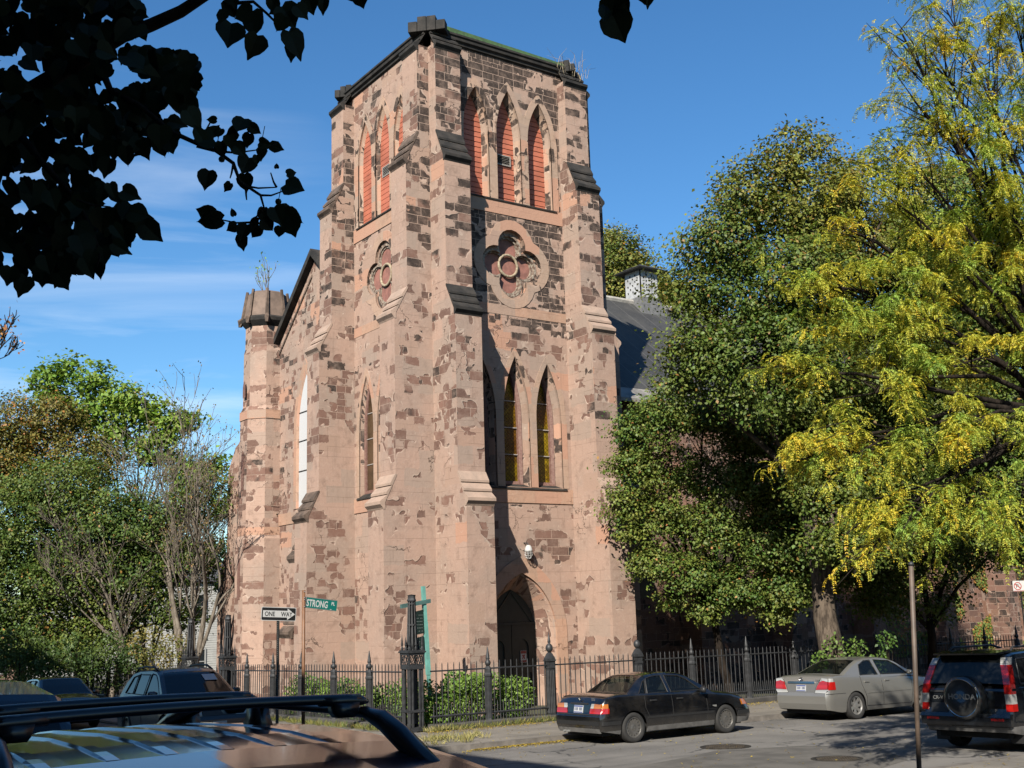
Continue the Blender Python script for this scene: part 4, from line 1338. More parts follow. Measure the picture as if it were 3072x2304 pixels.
# ================================================================== vehicles
def paint(name, col, metal=0.0, rough=0.25, coat=1.0, dust=0.0):
    t = NT(name)
    b = t.bsdf
    b.inputs['Metallic'].default_value = metal
    b.inputs['Roughness'].default_value = rough
    b.inputs['Coat Weight'].default_value = coat
    b.inputs['Coat Roughness'].default_value = 0.04
    p = t.obj()
    n = t.noise(p, 3.0, 6, 0.6)
    up = t.new('ShaderNodeSeparateXYZ'); t.l.new(p, up.inputs[0])
    d = t.math('ADD', t.math('MULTIPLY', t.step(n, 0.4, 0.75), dust), t.math('MULTIPLY', t.step(up.outputs[2], 0.5, 0.2), dust * 1.6), True)
    t.base(t.mix(d, col, (0.20, 0.175, 0.145)))
    t.put(b.inputs['Roughness'], t.math('ADD', rough, t.math('MULTIPLY', d, 0.5)))
    return t.mat


def carglass():
    t = NT('car_glass')
    t.bsdf.inputs['Roughness'].default_value = 0.02
    t.bsdf.inputs['Specular IOR Level'].default_value = 0.75
    t.base((0.012, 0.015, 0.015))
    tr = t.new('ShaderNodeBsdfTransparent'); tr.inputs[0].default_value = (0.62, 0.70, 0.66, 1)
    mx = t.new('ShaderNodeMixShader')
    mx.inputs[0].default_value = 0.52
    out = t.n['Material Output']
    t.l.new(t.bsdf.outputs[0], mx.inputs[1]); t.l.new(tr.outputs[0], mx.inputs[2]); t.l.new(mx.outputs[0], out.inputs['Surface'])
    return t.mat


M['glass'] = carglass()
M['glass_dark'] = pr('dark_car_glass', (0.012, 0.014, 0.016), 0.04, spec=0.35)
M['tyre'] = pr('tyre_rubber', (0.022, 0.021, 0.020), 0.85, var=0.3, scale=9)
M['rim'] = pr('alloy_rim', (0.40, 0.385, 0.36), 0.35, 0.75, var=0.12)
M['rim_bright'] = pr('bright_alloy_rim', (0.66, 0.65, 0.62), 0.3, 0.7)
M['trim'] = pr('black_plastic_trim', (0.022, 0.022, 0.023), 0.55)
M['cladding'] = pr('grey_plastic_cladding', (0.17, 0.165, 0.16), 0.5, var=0.2)
M['under'] = pr('underbody', (0.008, 0.008, 0.008), 0.9)
M['seat'] = pr('grey_seat_fabric', (0.10, 0.10, 0.098), 0.9)
M['chrome'] = pr('chrome', (0.75, 0.75, 0.75), 0.12, 1.0)


def lens(name, col, emit=0.0):
    t = NT(name)
    t.bsdf.inputs['Roughness'].default_value = 0.12
    t.bsdf.inputs['Coat Weight'].default_value = 1.0
    w = t.new('ShaderNodeTexWave'); w.inputs['Scale'].default_value = 14
    t.l.new(t.obj(), w.inputs[0])
    t.base(t.mix(w.outputs[0], col, tuple(c * 0.72 for c in col)))
    return t.mat


M['red_lens'] = lens('red_lamp_lens', (0.62, 0.018, 0.014))
M['amber_lens'] = lens('amber_lamp_lens', (0.72, 0.22, 0.02))
M['clear_lens'] = lens('clear_lamp_lens', (0.62, 0.62, 0.60))
M['plate_white'] = pr('plate_white', (0.70, 0.72, 0.74), 0.4)
M['plate_blue'] = pr('plate_blue', (0.03, 0.07, 0.32), 0.4)
M['plate_text'] = pr('plate_text', (0.03, 0.05, 0.14), 0.5)


def lerp_keys(keys):
    xs = [k[0] for k in keys]
    def f(x, i): return float(np.interp(x, xs, [k[i] for k in keys]))
    return f


class Car:
    """x runs forward from the rear bumper, y to the left, z up from the road."""
    def __init__(s, root, sp):
        s.root, s.sp = root, sp
        s.key = lerp_keys(sp['keys'])         # x, shoulder z, half width, crown
        s.L, s.Ra = sp['L'], sp['arch']
        s.wr, s.ax = sp['wr'], sp['axles']
        s.sill = sp['sill']
        s.rear, s.front = lerp_keys(sp['rear']), lerp_keys(sp['front'])

    def zlow(s, x):
        z = float(np.interp(x, [0, 0.5, s.L - 0.6, s.L], [s.sill + 0.08, s.sill, s.sill, s.sill + 0.03]))
        for a in s.ax:
            if abs(x - a) < s.Ra: z = max(z, s.wr + math.sqrt(s.Ra ** 2 - (x - a) ** 2) * 0.98)
        return z

    def prof(s, z, zs):
        t = (z - s.sill) / max(0.1, zs - s.sill)
        return float(np.interp(t, [0, 0.12, 0.45, 0.72, 0.93, 1.0], s.sp.get('sect', [0.93, 0.965, 1.0, 0.985, 0.955, 0.925])))

    def yside(s, x, z): return s.key(x, 2) * s.prof(z, s.key(x, 1))

    def rake(s, x, z):
        d = 0.0
        if x < 0.45: d += (1 - x / 0.45) * s.rear(z, 1)
        if x > s.L - 0.6: d -= (1 - (s.L - x) / 0.6) * s.front(z, 1)
        return x + d

    def body(s, mats, clad_z=0.0):
        xs = sorted(set([round(v, 4) for v in np.linspace(0, s.L, 46)] + [round(a + s.Ra * q, 4) for a in s.ax for q in (-1.0, -.97, -.9, -.75, -.5, -.25, 0, .25, .5, .75, .9, .97, 1.0)] + [0.04, 0.1, 0.2, s.L - .04, s.L - .1, s.L - .2]))
        rs = []
        for x in xs:
            zs, hw, cr = s.key(x, 1), s.key(x, 2), s.key(x, 3)
            zl = s.zlow(x)
            base = [0, .10, .22, .34, .48, .62, .76, .87, .95]
            zz = [min(max(s.sill + (zs - s.sill) * q, zl + 0.002 * i), zs) for i, q in enumerate(base)]
            zz[0] = zl
            half = [(hw * s.prof(z, zs), z) for z in zz]
            half += [(hw * .925, zs - 0.004), (hw * .88, zs + cr * .22), (hw * .6, zs + cr * .72), (hw * .25, zs + cr * .96)]
            ring = [(s.rake(x, z), -y, z) for y, z in half] + [(s.rake(x, zs + cr), 0, zs + cr)] + [(s.rake(x, z), y, z) for y, z in reversed(half)]
            rs.append(ring)
        m = MB(); m.smooth = True
        m.rings(rs, False, False)
        m.smooth = False
        n = len(rs[0])
        for r_ in (rs[0], rs[-1]):
            for i in range(n // 2):
                m.add([r_[i], r_[i + 1], r_[n - 2 - i], r_[n - 1 - i]], [(0, 1, 2, 3)]) if i + 1 < n - 2 - i else m.add([r_[i], r_[i + 1], r_[n - 1 - i]], [(0, 1, 2)])
        if clad_z:
            for k, f in enumerate(m.f):
                if sum(m.v[i][2] for i in f) / len(f) < clad_z: m.m[k] = 1
        s.bodyobj = m.build('body', mats, s.root)
        md = s.bodyobj.modifiers.new('edge', 'EDGE_SPLIT'); md.split_angle = R(38)
        u = MB(); w = s.key(s.L / 2, 2) - 0.24
        u.box(0.18, s.L - 0.2, -w, w, s.sill - 0.03, 0.62)
        u.build('underbody', M['under'], s.root)

    # ---- greenhouse
    def ztop(s, x):
        g = s.sp['green']
        return float(np.interp(x, [p[0] for p in g], [p[1] for p in g]))

    def gy(s, x, z):
        sp = s.sp
        zb, H = sp['belt'], sp['H']
        hb, hr = sp['hb'], sp['hr']
        return hb + (hr - hb) * (z - zb) / (H - zb)

    def house(s, mat):
        g = s.sp['green']
        x0, x1 = g[0][0], g[-1][0]
        xs = sorted(set([round(v, 3) for v in np.linspace(x0, x1, 34)] + [p[0] for p in g]))
        rs = []
        for x in xs:
            zt = s.ztop(x); zb = s.sp['belt'] - 0.05
            h = [(s.gy(x, zb), zb), (s.gy(x, zb + (zt - zb) * .5), zb + (zt - zb) * .5), (s.gy(x, zt - .05), zt - .05), (s.gy(x, zt) - .035, zt - .012), (s.gy(x, zt) * .8, zt + .012), (s.gy(x, zt) * .4, zt + .024)]
            rs.append([(x, -y, z) for y, z in h] + [(x, 0, zt + .028)] + [(x, y, z) for y, z in reversed(h)])
        return rs, xs

    def build_house(s, mat):
        rs, xs = s.house(mat)
        n = len(rs[0])
        # skin with the window apertures left out is approximated by pillars + roof: keep faces that are not glazed
        m = MB(); m.smooth = True
        side = s.sp['side_win']
        def inside(px, pz):
            for poly in side:
                c = False
                for (ax, az), (bx, bz) in zip(poly, poly[1:] + poly[:1]):
                    if (az > pz) != (bz > pz) and px < (bx - ax) * (pz - az) / (bz - az) + ax: c = not c
                if c: return True
            return False
        # finer grid for the sides so that apertures can be cut
        xf = np.linspace(xs[0], xs[-1], 120)
        zb = s.sp['belt'] - 0.05
        for sg in (-1, 1):
            for i in range(len(xf) - 1):
                xa, xb = xf[i], xf[i + 1]
                za, zb2 = s.ztop(xa) - .03, s.ztop(xb) - .03
                nz = 14
                for k in range(nz):
                    q = [(xa, zb + (za - zb) * k / nz), (xb, zb + (zb2 - zb) * k / nz), (xb, zb + (zb2 - zb) * (k + 1) / nz), (xa, zb + (za - zb) * (k + 1) / nz)]
                    cx, cz = sum(p[0] for p in q) / 4, sum(p[1] for p in q) / 4
                    if not inside(cx, cz): m.add([(x, sg * s.gy(x, z), z) for x, z in q], [(0, 1, 2, 3)])
        # roof between rear glass top and windscreen top, plus the pillars' top skins
        rg, wg = s.sp['rear_glass'], s.sp['wind_glass']
        xr = np.linspace(xs[0], xs[-1], 60)
        def ring(x):
            zt = s.ztop(x)
            h = [(s.gy(x, zt - .03), zt - .03), (s.gy(x, zt) - .035, zt - .004), (s.gy(x, zt) - .09, zt + .006), (s.gy(x, zt) * .5, zt + .02)]
            return [(x, -y, z) for y, z in h] + [(x, 0, zt + .026)] + [(x, y, z) for y, z in reversed(h)]
        for a, b in zip(xr, xr[1:]):
            ra, rb = ring(a), ring(b)
            xm = (a + b) / 2
            glazed = rg[0] < xm < rg[1] or wg[0] < xm < wg[1]
            for i in range(len(ra) - 1):
                if glazed and 2 <= i <= len(ra) - 4: continue
                m.add([ra[i], ra[i + 1], rb[i + 1], rb[i]], [(0, 1, 2, 3)])
        o = m.build('cabin', mat, s.root)
        return o

    def glaze(s, mat, mat_side=None):
        for nm, (a, b) in (('rear_window', s.sp['rear_glass']), ('windscreen', s.sp['wind_glass'])):
            m = MB(); m.smooth = True
            xr = np.linspace(a, b, 10)
            rs = []
            for x in xr:
                zt = s.ztop(x); w = s.gy(x, zt) - .075
                rs.append([(x, -w, zt + .002), (x, -w * .5, zt + .016), (x, 0, zt + .022), (x, w * .5, zt + .016), (x, w, zt + .002)])
            m.rings(rs, False, False)
            m.build(nm, mat, s.root)
        for sg in (-1, 1):
            for poly in s.sp['side_win']:
                m = MB()
                tr = tessellate_polygon([[Vector((x, z, 0)) for x, z in poly]])
                m.add([(x, sg * (s.gy(x, z) - .012), z) for x, z in poly], [tuple(t) for t in tr])
                w = m.build('side_window', mat_side or mat, s.root)
                m = MB()
                m.tube([(x, sg * (s.gy(x, z) + .002), z) for x, z in poly + poly[:1]], .011, 4, False)
                m.build('window_seal', M['trim'], w)

    def seats(s):
        m = MB()
        for x, w in ((s.sp['seat_x'][0], 0.62), (s.sp['seat_x'][1], 0.62)):
            for sg in (-1, 1):
                m.hexa([(x, sg * .36 - .24, .45), (x + .14, sg * .36 - .24, .45), (x + .14, sg * .36 + .24, .45), (x, sg * .36 + .24, .45),
                        (x - .14, sg * .36 - .22, .98), (x - .05, sg * .36 - .22, .98), (x - .05, sg * .36 + .22, .98), (x - .14, sg * .36 + .22, .98)])
                m.box(x - .19, x - .08, sg * .36 - .13, sg * .36 + .13, 1.02, 1.20)
        m.box(s.sp['seat_x'][0] - .3, s.sp['wind_glass'][1] - .1, -.6, .6, .4, .62)
        m.box(s.sp['green'][0][0], s.sp['seat_x'][0] - .05, -.62, .62, .75, s.sp['belt'] - .06)
        m.box(s.sp['wind_glass'][1] - .65, s.sp['wind_glass'][1], -.66, .66, .7, s.sp['belt'] - .03)
        m.build('interior', M['seat'], s.root)

    def wheels(s, rimmat, style):
        hwm = s.key(s.ax[0], 2)
        for a in s.ax:
            for sg in (-1, 1):
                w = node('wheel', s.root)
                w.location = (a, sg * (hwm - 0.115), s.wr)
                tw, r_ = 0.105, s.wr
                ri = r_ * 0.665
                m = MB(); m.smooth = True
                m.lathe([(ri, -tw * .8), (ri + .02, -tw), (r_ - .03, -tw), (r_ - .006, -tw * .8), (r_, -tw * .4), (r_, tw * .4), (r_ - .006, tw * .8), (r_ - .03, tw), (ri + .02, tw), (ri, tw * .8)], n=36, axis='y', caps=False)
                m.build('tyre', M['tyre'], w)
                m = MB(); m.smooth = False
                o = sg
                m.lathe([(ri + .004, o * tw * .82), (ri - .012, o * tw * .86), (ri - .025, o * tw * .6), (ri - .03, o * tw * .3)], n=36, axis='y', caps=False)
                m.lathe([(0.0, o * tw * .60), (0.035, o * tw * .66), (0.06, o * tw * .58), (ri * .48, o * tw * .55), (ri * .5, o * tw * .40)], n=24, axis='y', caps=False)
                ns, w0, w1 = style
                for k in range(ns):
                    an = 2 * math.pi * k / ns
                    c_, s_ = math.cos(an), math.sin(an)
                    q = []
                    for rr, ww, yy in ((ri * .42, w0, .56), (ri - .01, w1, .70)):
                        for dd in (-ww, ww):
                            q.append((rr * c_ - dd * s_, o * tw * yy, rr * s_ + dd * c_))
                    q2 = [(x, y - o * .02, z) for x, y, z in q]
                    m.hexa([q[0], q[1], q[3], q[2], q2[0], q2[1], q2[3], q2[2]])
                for k in range(5):
                    an = 2 * math.pi * k / 5
                    m.lathe([(.012, o * tw * .62), (.010, o * tw * .66), (0, o * tw * .66)], (ri * .26 * math.cos(an), 0, ri * .26 * math.sin(an)), 6, 'y', False)
                m.build('rim', rimmat, w)
                m = MB(); m.lathe([(ri, o * tw * .15), (0, o * tw * .15)], n=24, axis='y', caps=False)
                m.build('brake_well', M['under'], w)

    def seam(s, pts, sides=(-1, 1), rad=0.006, name='door_seam', mat=None):
        for sg in sides:
            m = MB()
            q = []
            for (xa, za), (xb, zb) in zip(pts, pts[1:]):
                for i in range(5):
                    x, z = xa + (xb - xa) * i / 5, za + (zb - za) * i / 5
                    q.append((x, sg * (s.yside(x, z) + .0005), z))
            q.append((pts[-1][0], sg * (s.yside(*pts[-1]) + .0005), pts[-1][1]))
            m.tube(q, rad, 4)
            m.build(name, mat or M['under'], s.root)

    def band(s, x0, x1, z0, z1, mat, out=0.012, name='side_strip', sides=(-1, 1), n=14):
        for sg in sides:
            m = MB()
            rs = []
            for i in range(n + 1):
                x = x0 + (x1 - x0) * i / n
                ya, yb = s.yside(x, z0), s.yside(x, z1)
                xx = s.rake(x, z0)
                rs.append([(xx, sg * (ya - .01), z0), (xx, sg * (ya + out), z0), (xx, sg * (yb + out), z1), (xx, sg * (yb - .01), z1)])
            m.rings(rs, True, True)
            m.build(name, mat, s.root)

    def patch(s, name, x0, x1, z0, z1, sg, mat, out=0.006, end=None, parent=None):
        """A lamp lens that wraps along the side (x0..x1) over heights z0..z1."""
        m = MB()
        n = 5
        rs = []
        for i in range(n + 1):
            x = x0 + (x1 - x0) * i / n
            rs.append([(s.rake(x, z0), sg * (s.yside(x, z0) + out), z0), (s.rake(x, (z0 + z1) / 2), sg * (s.yside(x, (z0 + z1) / 2) + out), (z0 + z1) / 2), (s.rake(x, z1), sg * (s.yside(x, z1) + out), z1)])
        m.rings(rs, False, False)
        return m

    def rearx(s, z): return s.rear(z, 1)

    def rear_quad(s, m, y0, y1, z0, z1, out=0.008, n=1):
        """Panel lying on the rear face between y0..y1, z0..z1."""
        m.add([(s.rearx(z0) - out, y0, z0), (s.rearx(z0) - out, y1, z0), (s.rearx(z1) - out, y1, z1), (s.rearx(z1) - out, y0, z1),
               (s.rearx(z0) + .02, y0, z0), (s.rearx(z0) + .02, y1, z0), (s.rearx(z1) + .02, y1, z1), (s.rearx(z1) + .02, y0, z1)],
              [(0, 1, 2, 3), (0, 1, 5, 4), (1, 2, 6, 5), (2, 3, 7, 6), (3, 0, 4, 7)])

    def rear_poly(s, poly, out=0.011):
        m = MB()
        tr = tessellate_polygon([[Vector((y, z, 0)) for y, z in poly]])
        n = len(poly)
        m.add([(s.rearx(z) - out, y, z) for y, z in poly] + [(s.rearx(z) + .03, y, z) for y, z in poly], [tuple(t) for t in tr] + [(i, (i + 1) % n, n + (i + 1) % n, n + i) for i in range(n)])
        return m

    def plate(s, y, z, w=0.31, h=0.155, dark=False, txt=None):
        m = MB(); s.rear_quad(m, y - w / 2, y + w / 2, z - h / 2, z + h / 2, .014)
        p = m.build('number_plate', M['trim'] if dark else M['plate_white'], s.root)
        m = MB()
        if not dark:
            s.rear_quad(m, y - w / 2 + .006, y + w / 2 - .006, z + h * .30, z + h * .46, .016)
            s.rear_quad(m, y - w / 2 + .006, y + w / 2 - .006, z - h * .46, z - h * .34, .016)
            m.build('plate_band', M['plate_blue'], p)
        m = MB()
        if txt:
            text_mb(m, txt, 0.105, lambda a, b, d: (s.rearx(z) - .0175, y - (a - .0) + w * .44, z - .036 + b), xs=0.78, bold=0.002)
            m.build('plate_characters', M['alu'] if dark else M['plate_text'], p, fix=False)
        else:
            for i in range(7):
                if i == 3: continue
                yy = y + w * .38 - i * w * .76 / 6
                s.rear_quad(m, yy - .008 - .004 * (i % 3), yy + .008, z - .028, z + .034, .0165)
            m.build('plate_characters', M['plate_text'], p)


def mirror(car, x, z, mat):
    for sg in (-1, 1):
        m = MB(); m.smooth = True
        y = car.gy(x, car.sp['belt'])
        m.rings([[(x + dx + .06 * math.cos(a) * k, sg * (y + .02 + yy), z + .065 * math.sin(a) * k) for a in [i * math.pi / 4 for i in range(8)]] for yy, k, dx in ((0.0, .55, .03), (.06, 1.0, 0), (.17, 1.0, -.02), (.20, .6, -.03))], True, True)
        m.build('wing_mirror', mat, car.root)


def handle(car, xs, z, mat):
    for sg in (-1, 1):
        for x in xs:
            y = car.yside(x, z)
            m = MB(); m.box(x - .09, x + .09, min(sg * (y - .005), sg * (y + .022)), max(sg * (y - .005), sg * (y + .022)), z - .018, z + .018)
            m.build('door_handle', mat, car.root, bevel=.006)


# ------------------------------------------------ black compact sedan
def place(name, label, cat, x, y, heading, group=None, scale=1.0, dz=0.0):
    z = gz(x, y)
    r_ = thing(name, label, cat, (x, y, z + dz), heading, group)
    # follow the slope of the road
    dx, dy = math.cos(heading), math.sin(heading)
    pitch = (-0.012 * dx - 0.028 * dy)
    roll = (-0.012 * -dy - 0.028 * dx)
    r_.rotation_euler = (math.atan(roll), -math.atan(pitch), heading)
    r_.scale = (scale, scale, scale)
    return r_


GRP = 'cars parked along the streets'
S1 = 1.05
root = place('parked_car', 'black four door sedan with red and amber tail lamps parked before the church door', 'car', -1.96 - 0.88 * S1, -10.86, R(-1.0), GRP, S1)
P_BLACK = paint('black_paint', (0.006, 0.0065, 0.008), 0.0, 0.22, 1.0, 0.10)
c = Car(root, dict(L=4.43, arch=0.355, wr=0.312, axles=(0.88, 3.58), sill=0.20,
    keys=[(0, .80, .78, .03), (.06, .90, .815, .035), (.16, .965, .835, .03), (.5, 1.0, .845, .025), (1.0, 1.0, .85, .02), (2.2, .97, .85, .02), (3.0, .94, .85, .02), (3.15, .93, .85, .05), (3.8, .86, .84, .06), (4.15, .79, .82, .05), (4.32, .72, .79, .03), (4.43, .62, .72, .01)],
    rear=[(0.2, .06), (.42, .0), (.60, .0), (.64, .035), (.98, .10), (1.1, .12)], front=[(0.2, .06), (.35, 0), (.55, 0), (.6, .05), (.8, .12), (1.0, .2)],
    belt=.955, H=1.39, hb=.775, hr=.545,
    green=[(.78, .985), (1.0, 1.13), (1.22, 1.275), (1.42, 1.355), (1.75, 1.39), (2.1, 1.395), (2.4, 1.375), (2.62, 1.32), (2.9, 1.16), (3.22, .95)],
    rear_glass=(.84, 1.40), wind_glass=(2.56, 3.16),
    side_win=[[(1.10, .985), (1.30, .985), (1.40, 1.27), (1.34, 1.245)], [(1.345, .985), (1.93, .985), (1.90, 1.335), (1.66, 1.335), (1.45, 1.295)], [(2.03, .985), (2.93, .985), (2.86, 1.03), (2.60, 1.23), (2.40, 1.315), (2.0, 1.335)]],
    seat_x=(1.45, 2.25)))
c.body([P_BLACK, M['cladding']], 0.30)
c.build_house(P_BLACK); c.glaze(M['glass']); c.seats(); c.wheels(M['rim'], (15, .030, .020))
c.band(.02, .52, .40, .475, M['trim'], .014, 'bumper_strip'); c.band(1.25, 3.2, .475, .52, M['trim'], .012)
c.band(3.96, 4.38, .40, .475, M['trim'], .012, 'bumper_strip')
c.band(1.26, 3.2, .215, .315, M['cladding'], .010, 'sill_skirt')
m = MB(); c.rear_quad(m, -.74, .74, .40, .475, .014); m.build('bumper_strip', M['trim'], root)
m = MB(); c.rear_quad(m, -.72, .72, .24, .33, .008); m.build('bumper_skirt', M['cladding'], root)
m = MB(); c.rear_quad(m, -.72, .72, .605, .618, .003); m.build('bumper_gap', M['under'], root)
for sg in (-1, 1):
    tl = node('tail_light', root)
    P_ = lambda pts: [(sg * y, z) for y, z in pts]
    c.rear_poly(P_([(.395, .635), (.765, .635), (.775, .735), (.415, .735)]), .012).build('red_lens', M['red_lens'], tl)
    c.rear_poly(P_([(.525, .742), (.775, .742), (.76, .825), (.545, .835)]), .012).build('amber_lens', M['amber_lens'], tl)
    c.rear_poly(P_([(.415, .742), (.52, .742), (.54, .835), (.445, .835)]), .012).build('clear_lens', M['clear_lens'], tl)
    m = c.patch('x', .0, .20, .635, .74, sg, M['red_lens'], .006); m.build('red_lens', M['red_lens'], tl)
    m = c.patch('x', .0, .17, .74, .83, sg, M['amber_lens'], .006); m.build('amber_lens', M['amber_lens'], tl)
c.plate(0, .72)
for sg in (-1, 1):
    m = MB(); m.tube([(c.rearx(z) - .004, sg * y, z) for y, z in ((.40, .62), (.41, .74), (.60, .86), (.66, .95))], .004, 4); m.build('boot_seam', M['under'], root)
m = MB(); c.rear_quad(m, -.30, .30, .815, .85, .02); m.build('boot_handle', M['trim'], root)
m = MB(); m.lathe([(0, -.012), (.036, -.012), (.038, 0)], (c.rearx(.93) - .0, 0, .925), 14, 'x'); em = m.build('emblem', M['sign_black'], root)
m = MB()
for k in (0, 2):
    p_ = [(0, 0)] + [(.026 * math.cos(k * math.pi / 2 + i * math.pi / 8), .026 * math.sin(k * math.pi / 2 + i * math.pi / 8)) for i in range(5)]
    m.prism(p_, lambda a, b, d: (c.rearx(.93) - .013 - d, a, .925 + b), 0, .001)
m.build('emblem_quarter', M['sign_white'], em)
m = MB(); text_mb(m, '325i', .075, lambda a, b, d: (c.rearx(.92) - .012, -.42 - a, .90 + b)); m.build('badge_lettering', M['alu'], root, fix=False)
c.seam([(1.22, .93), (1.22, .70), (1.34, .45), (1.34, .30)]); c.seam([(1.99, .95), (1.99, .30)]); c.seam([(3.0, .92), (3.02, .5), (2.98, .3)])
c.seam([(.30, .955), (3.1, .915)], rad=.004)
handle(c, (1.45, 2.22), .84, M['trim']); mirror(c, 2.86, .99, M['trim'])
for sg in (-1, 1):
    m = MB(); m.tube([(x, sg * (c.gy(x, z) + .003), z) for x, z in [(1.31, .975), (1.41, 1.275)]], .012, 5); m.build('window_divider', M['trim'], root)
    m = MB(); m.tube([(-.03, sg * .0 + .42 + .06 * sg, .25), (.2, .42 + .06 * sg, .25)], .028, 8); m.build('exhaust_pipe', M['alu'], root)
    m = MB(); y = sg * (c.yside(3.55, .63) + .004); m.box(3.17, 3.29, y - .004, y + .004, .60, .64); m.build('side_badge', M['alu'], root)
    m = c.patch('x', 4.1, 4.36, .60, .72, sg, None, .008); m.build('indicator_lamp', M['amber_lens'], root)

# ------------------------------------------------ silver mid-size sedan
root = place('parked_car', 'silver four door sedan with large red tail lamps parked under the trees', 'car', 5.53 - 1.05 * 1.02, -10.95, R(-.5), GRP, 1.03)
P_SILV = paint('silver_paint', (0.46, 0.45, 0.415), 0.55, 0.32, 0.8, 0.06)
c = Car(root, dict(L=4.80, arch=0.372, wr=0.335, axles=(1.05, 3.77), sill=0.20,
    keys=[(0, .86, .80, .03), (.06, .99, .85, .04), (.15, 1.07, .88, .04), (.5, 1.09, .90, .03), (1.0, 1.075, .905, .02), (2.2, 1.02, .905, .02), (3.1, .98, .905, .02), (3.3, .97, .90, .05), (4.1, .88, .88, .07), (4.5, .79, .84, .05), (4.68, .70, .80, .03), (4.80, .60, .70, .01)],
    rear=[(0.2, .07), (.42, .0), (.62, .0), (.66, .03), (1.05, .09), (1.15, .11)], front=[(0.2, .06), (.35, 0), (.55, 0), (.6, .05), (.8, .12), (1.0, .2)],
    belt=1.03, H=1.475, hb=.83, hr=.585,
    green=[(.62, 1.06), (.9, 1.18), (1.25, 1.325), (1.55, 1.425), (1.9, 1.47), (2.3, 1.475), (2.65, 1.45), (2.95, 1.37), (3.3, 1.17), (3.62, .97)],
    rear_glass=(.70, 1.56), wind_glass=(2.85, 3.55),
    side_win=[[(1.36, 1.07), (2.06, 1.06), (2.03, 1.42), (1.78, 1.41), (1.50, 1.31)], [(2.17, 1.055), (3.27, 1.03), (2.98, 1.26), (2.75, 1.375), (2.15, 1.42)]],
    seat_x=(1.65, 2.5)))
c.body([P_SILV, M['cladding']], 0.0)
c.build_house(P_SILV); c.glaze(M['glass']); c.seats(); c.wheels(M['rim_bright'], (7, .030, .040))
m = MB(); c.rear_quad(m, -.78, .78, .645, .655, .003); m.build('bumper_gap', M['under'], root)
m = MB(); c.rear_quad(m, -.55, .55, .70, .93, .004); m.build('plate_recess_shade', paint('silver_paint_shaded', (0.36, 0.35, 0.325), 0.5, 0.4, 0.5), root)  # recess shade painted as a darker silver on a flat panel
for sg in (-1, 1):
    tl = node('tail_light', root)
    P_ = lambda pts: [(sg * y, z) for y, z in pts]
    c.rear_poly(P_([(.485, .765), (.82, .775), (.85, .80), (.85, .955), (.70, .985), (.60, .955), (.53, .86)]), .014).build('red_lens', M['red_lens'], tl)
    c.rear_poly(P_([(.455, .695), (.79, .685), (.845, .745), (.83, .77), (.48, .76)]), .012).build('clear_lens', M['clear_lens'], tl)
    c.rear_poly(P_([(.60, .96), (.70, .99), (.85, .96), (.85, 1.03), (.66, 1.055)]), .011).build('clear_lens', M['clear_lens'], tl)
    m = c.patch('x', .0, .30, .76, .95, sg, None, .008); m.build('red_lens', M['red_lens'], tl)
    m = c.patch('x', .0, .24, .95, 1.03, sg, None, .007); m.build('clear_lens', M['clear_lens'], tl)
c.plate(0, .80)
for sg in (-1, 1):
    m = MB(); m.tube([(c.rearx(z) - .004, sg * y, z) for y, z in ((.44, .66), (.455, .76), (.52, .90), (.60, 1.0), (.66, 1.06))], .005, 4); m.build('boot_seam', M['under'], root)
m = MB(); c.rear_quad(m, -.44, .44, .915, .965, .022); m.build('chrome_bar', M['chrome'], root)
m = MB()
m.tube([(c.rearx(1.02) - .012, .055 * math.cos(k * .42), 1.02 + .04 * math.sin(k * .42)) for k in range(16)], .006, 5, False)
m.tube([(c.rearx(1.02) - .012, .02 * math.cos(k * .42), 1.02 + .038 * math.sin(k * .42)) for k in range(16)], .005, 5, False)
m.tube([(c.rearx(1.02) - .012, .045 * math.cos(k * .42), 1.04 + .016 * math.sin(k * .42)) for k in range(16)], .005, 5, False)
m.build('emblem', M['chrome'], root)
m = MB(); text_mb(m, 'CAMRY', .055, lambda a, b, d: (c.rearx(.97) - .012, -.46 + .40 - a - .40, .975 + b), xs=1.2); m.build('badge_lettering', M['chrome'], root, fix=False)
m = MB(); text_mb(m, 'LE', .055, lambda a, b, d: (c.rearx(.90) - .012, .60 - a, .87 + b), xs=1.2); m.build('badge_lettering', M['chrome'], root, fix=False)
c.seam([(1.30, 1.04), (1.32, .85), (1.47, .50), (1.47, .30)]); c.seam([(2.12, 1.02), (2.12, .32)]); c.seam([(3.35, .95), (3.3, .5), (3.26, .3)]); c.seam([(1.47, .31), (3.26, .29)])
c.seam([(.02, .66), (.66, .66)]); c.band(1.5, 3.25, .615, .645, P_SILV, .010)
handle(c, (1.52, 2.32), .90, P_SILV); mirror(c, 3.18, 1.07, P_SILV)

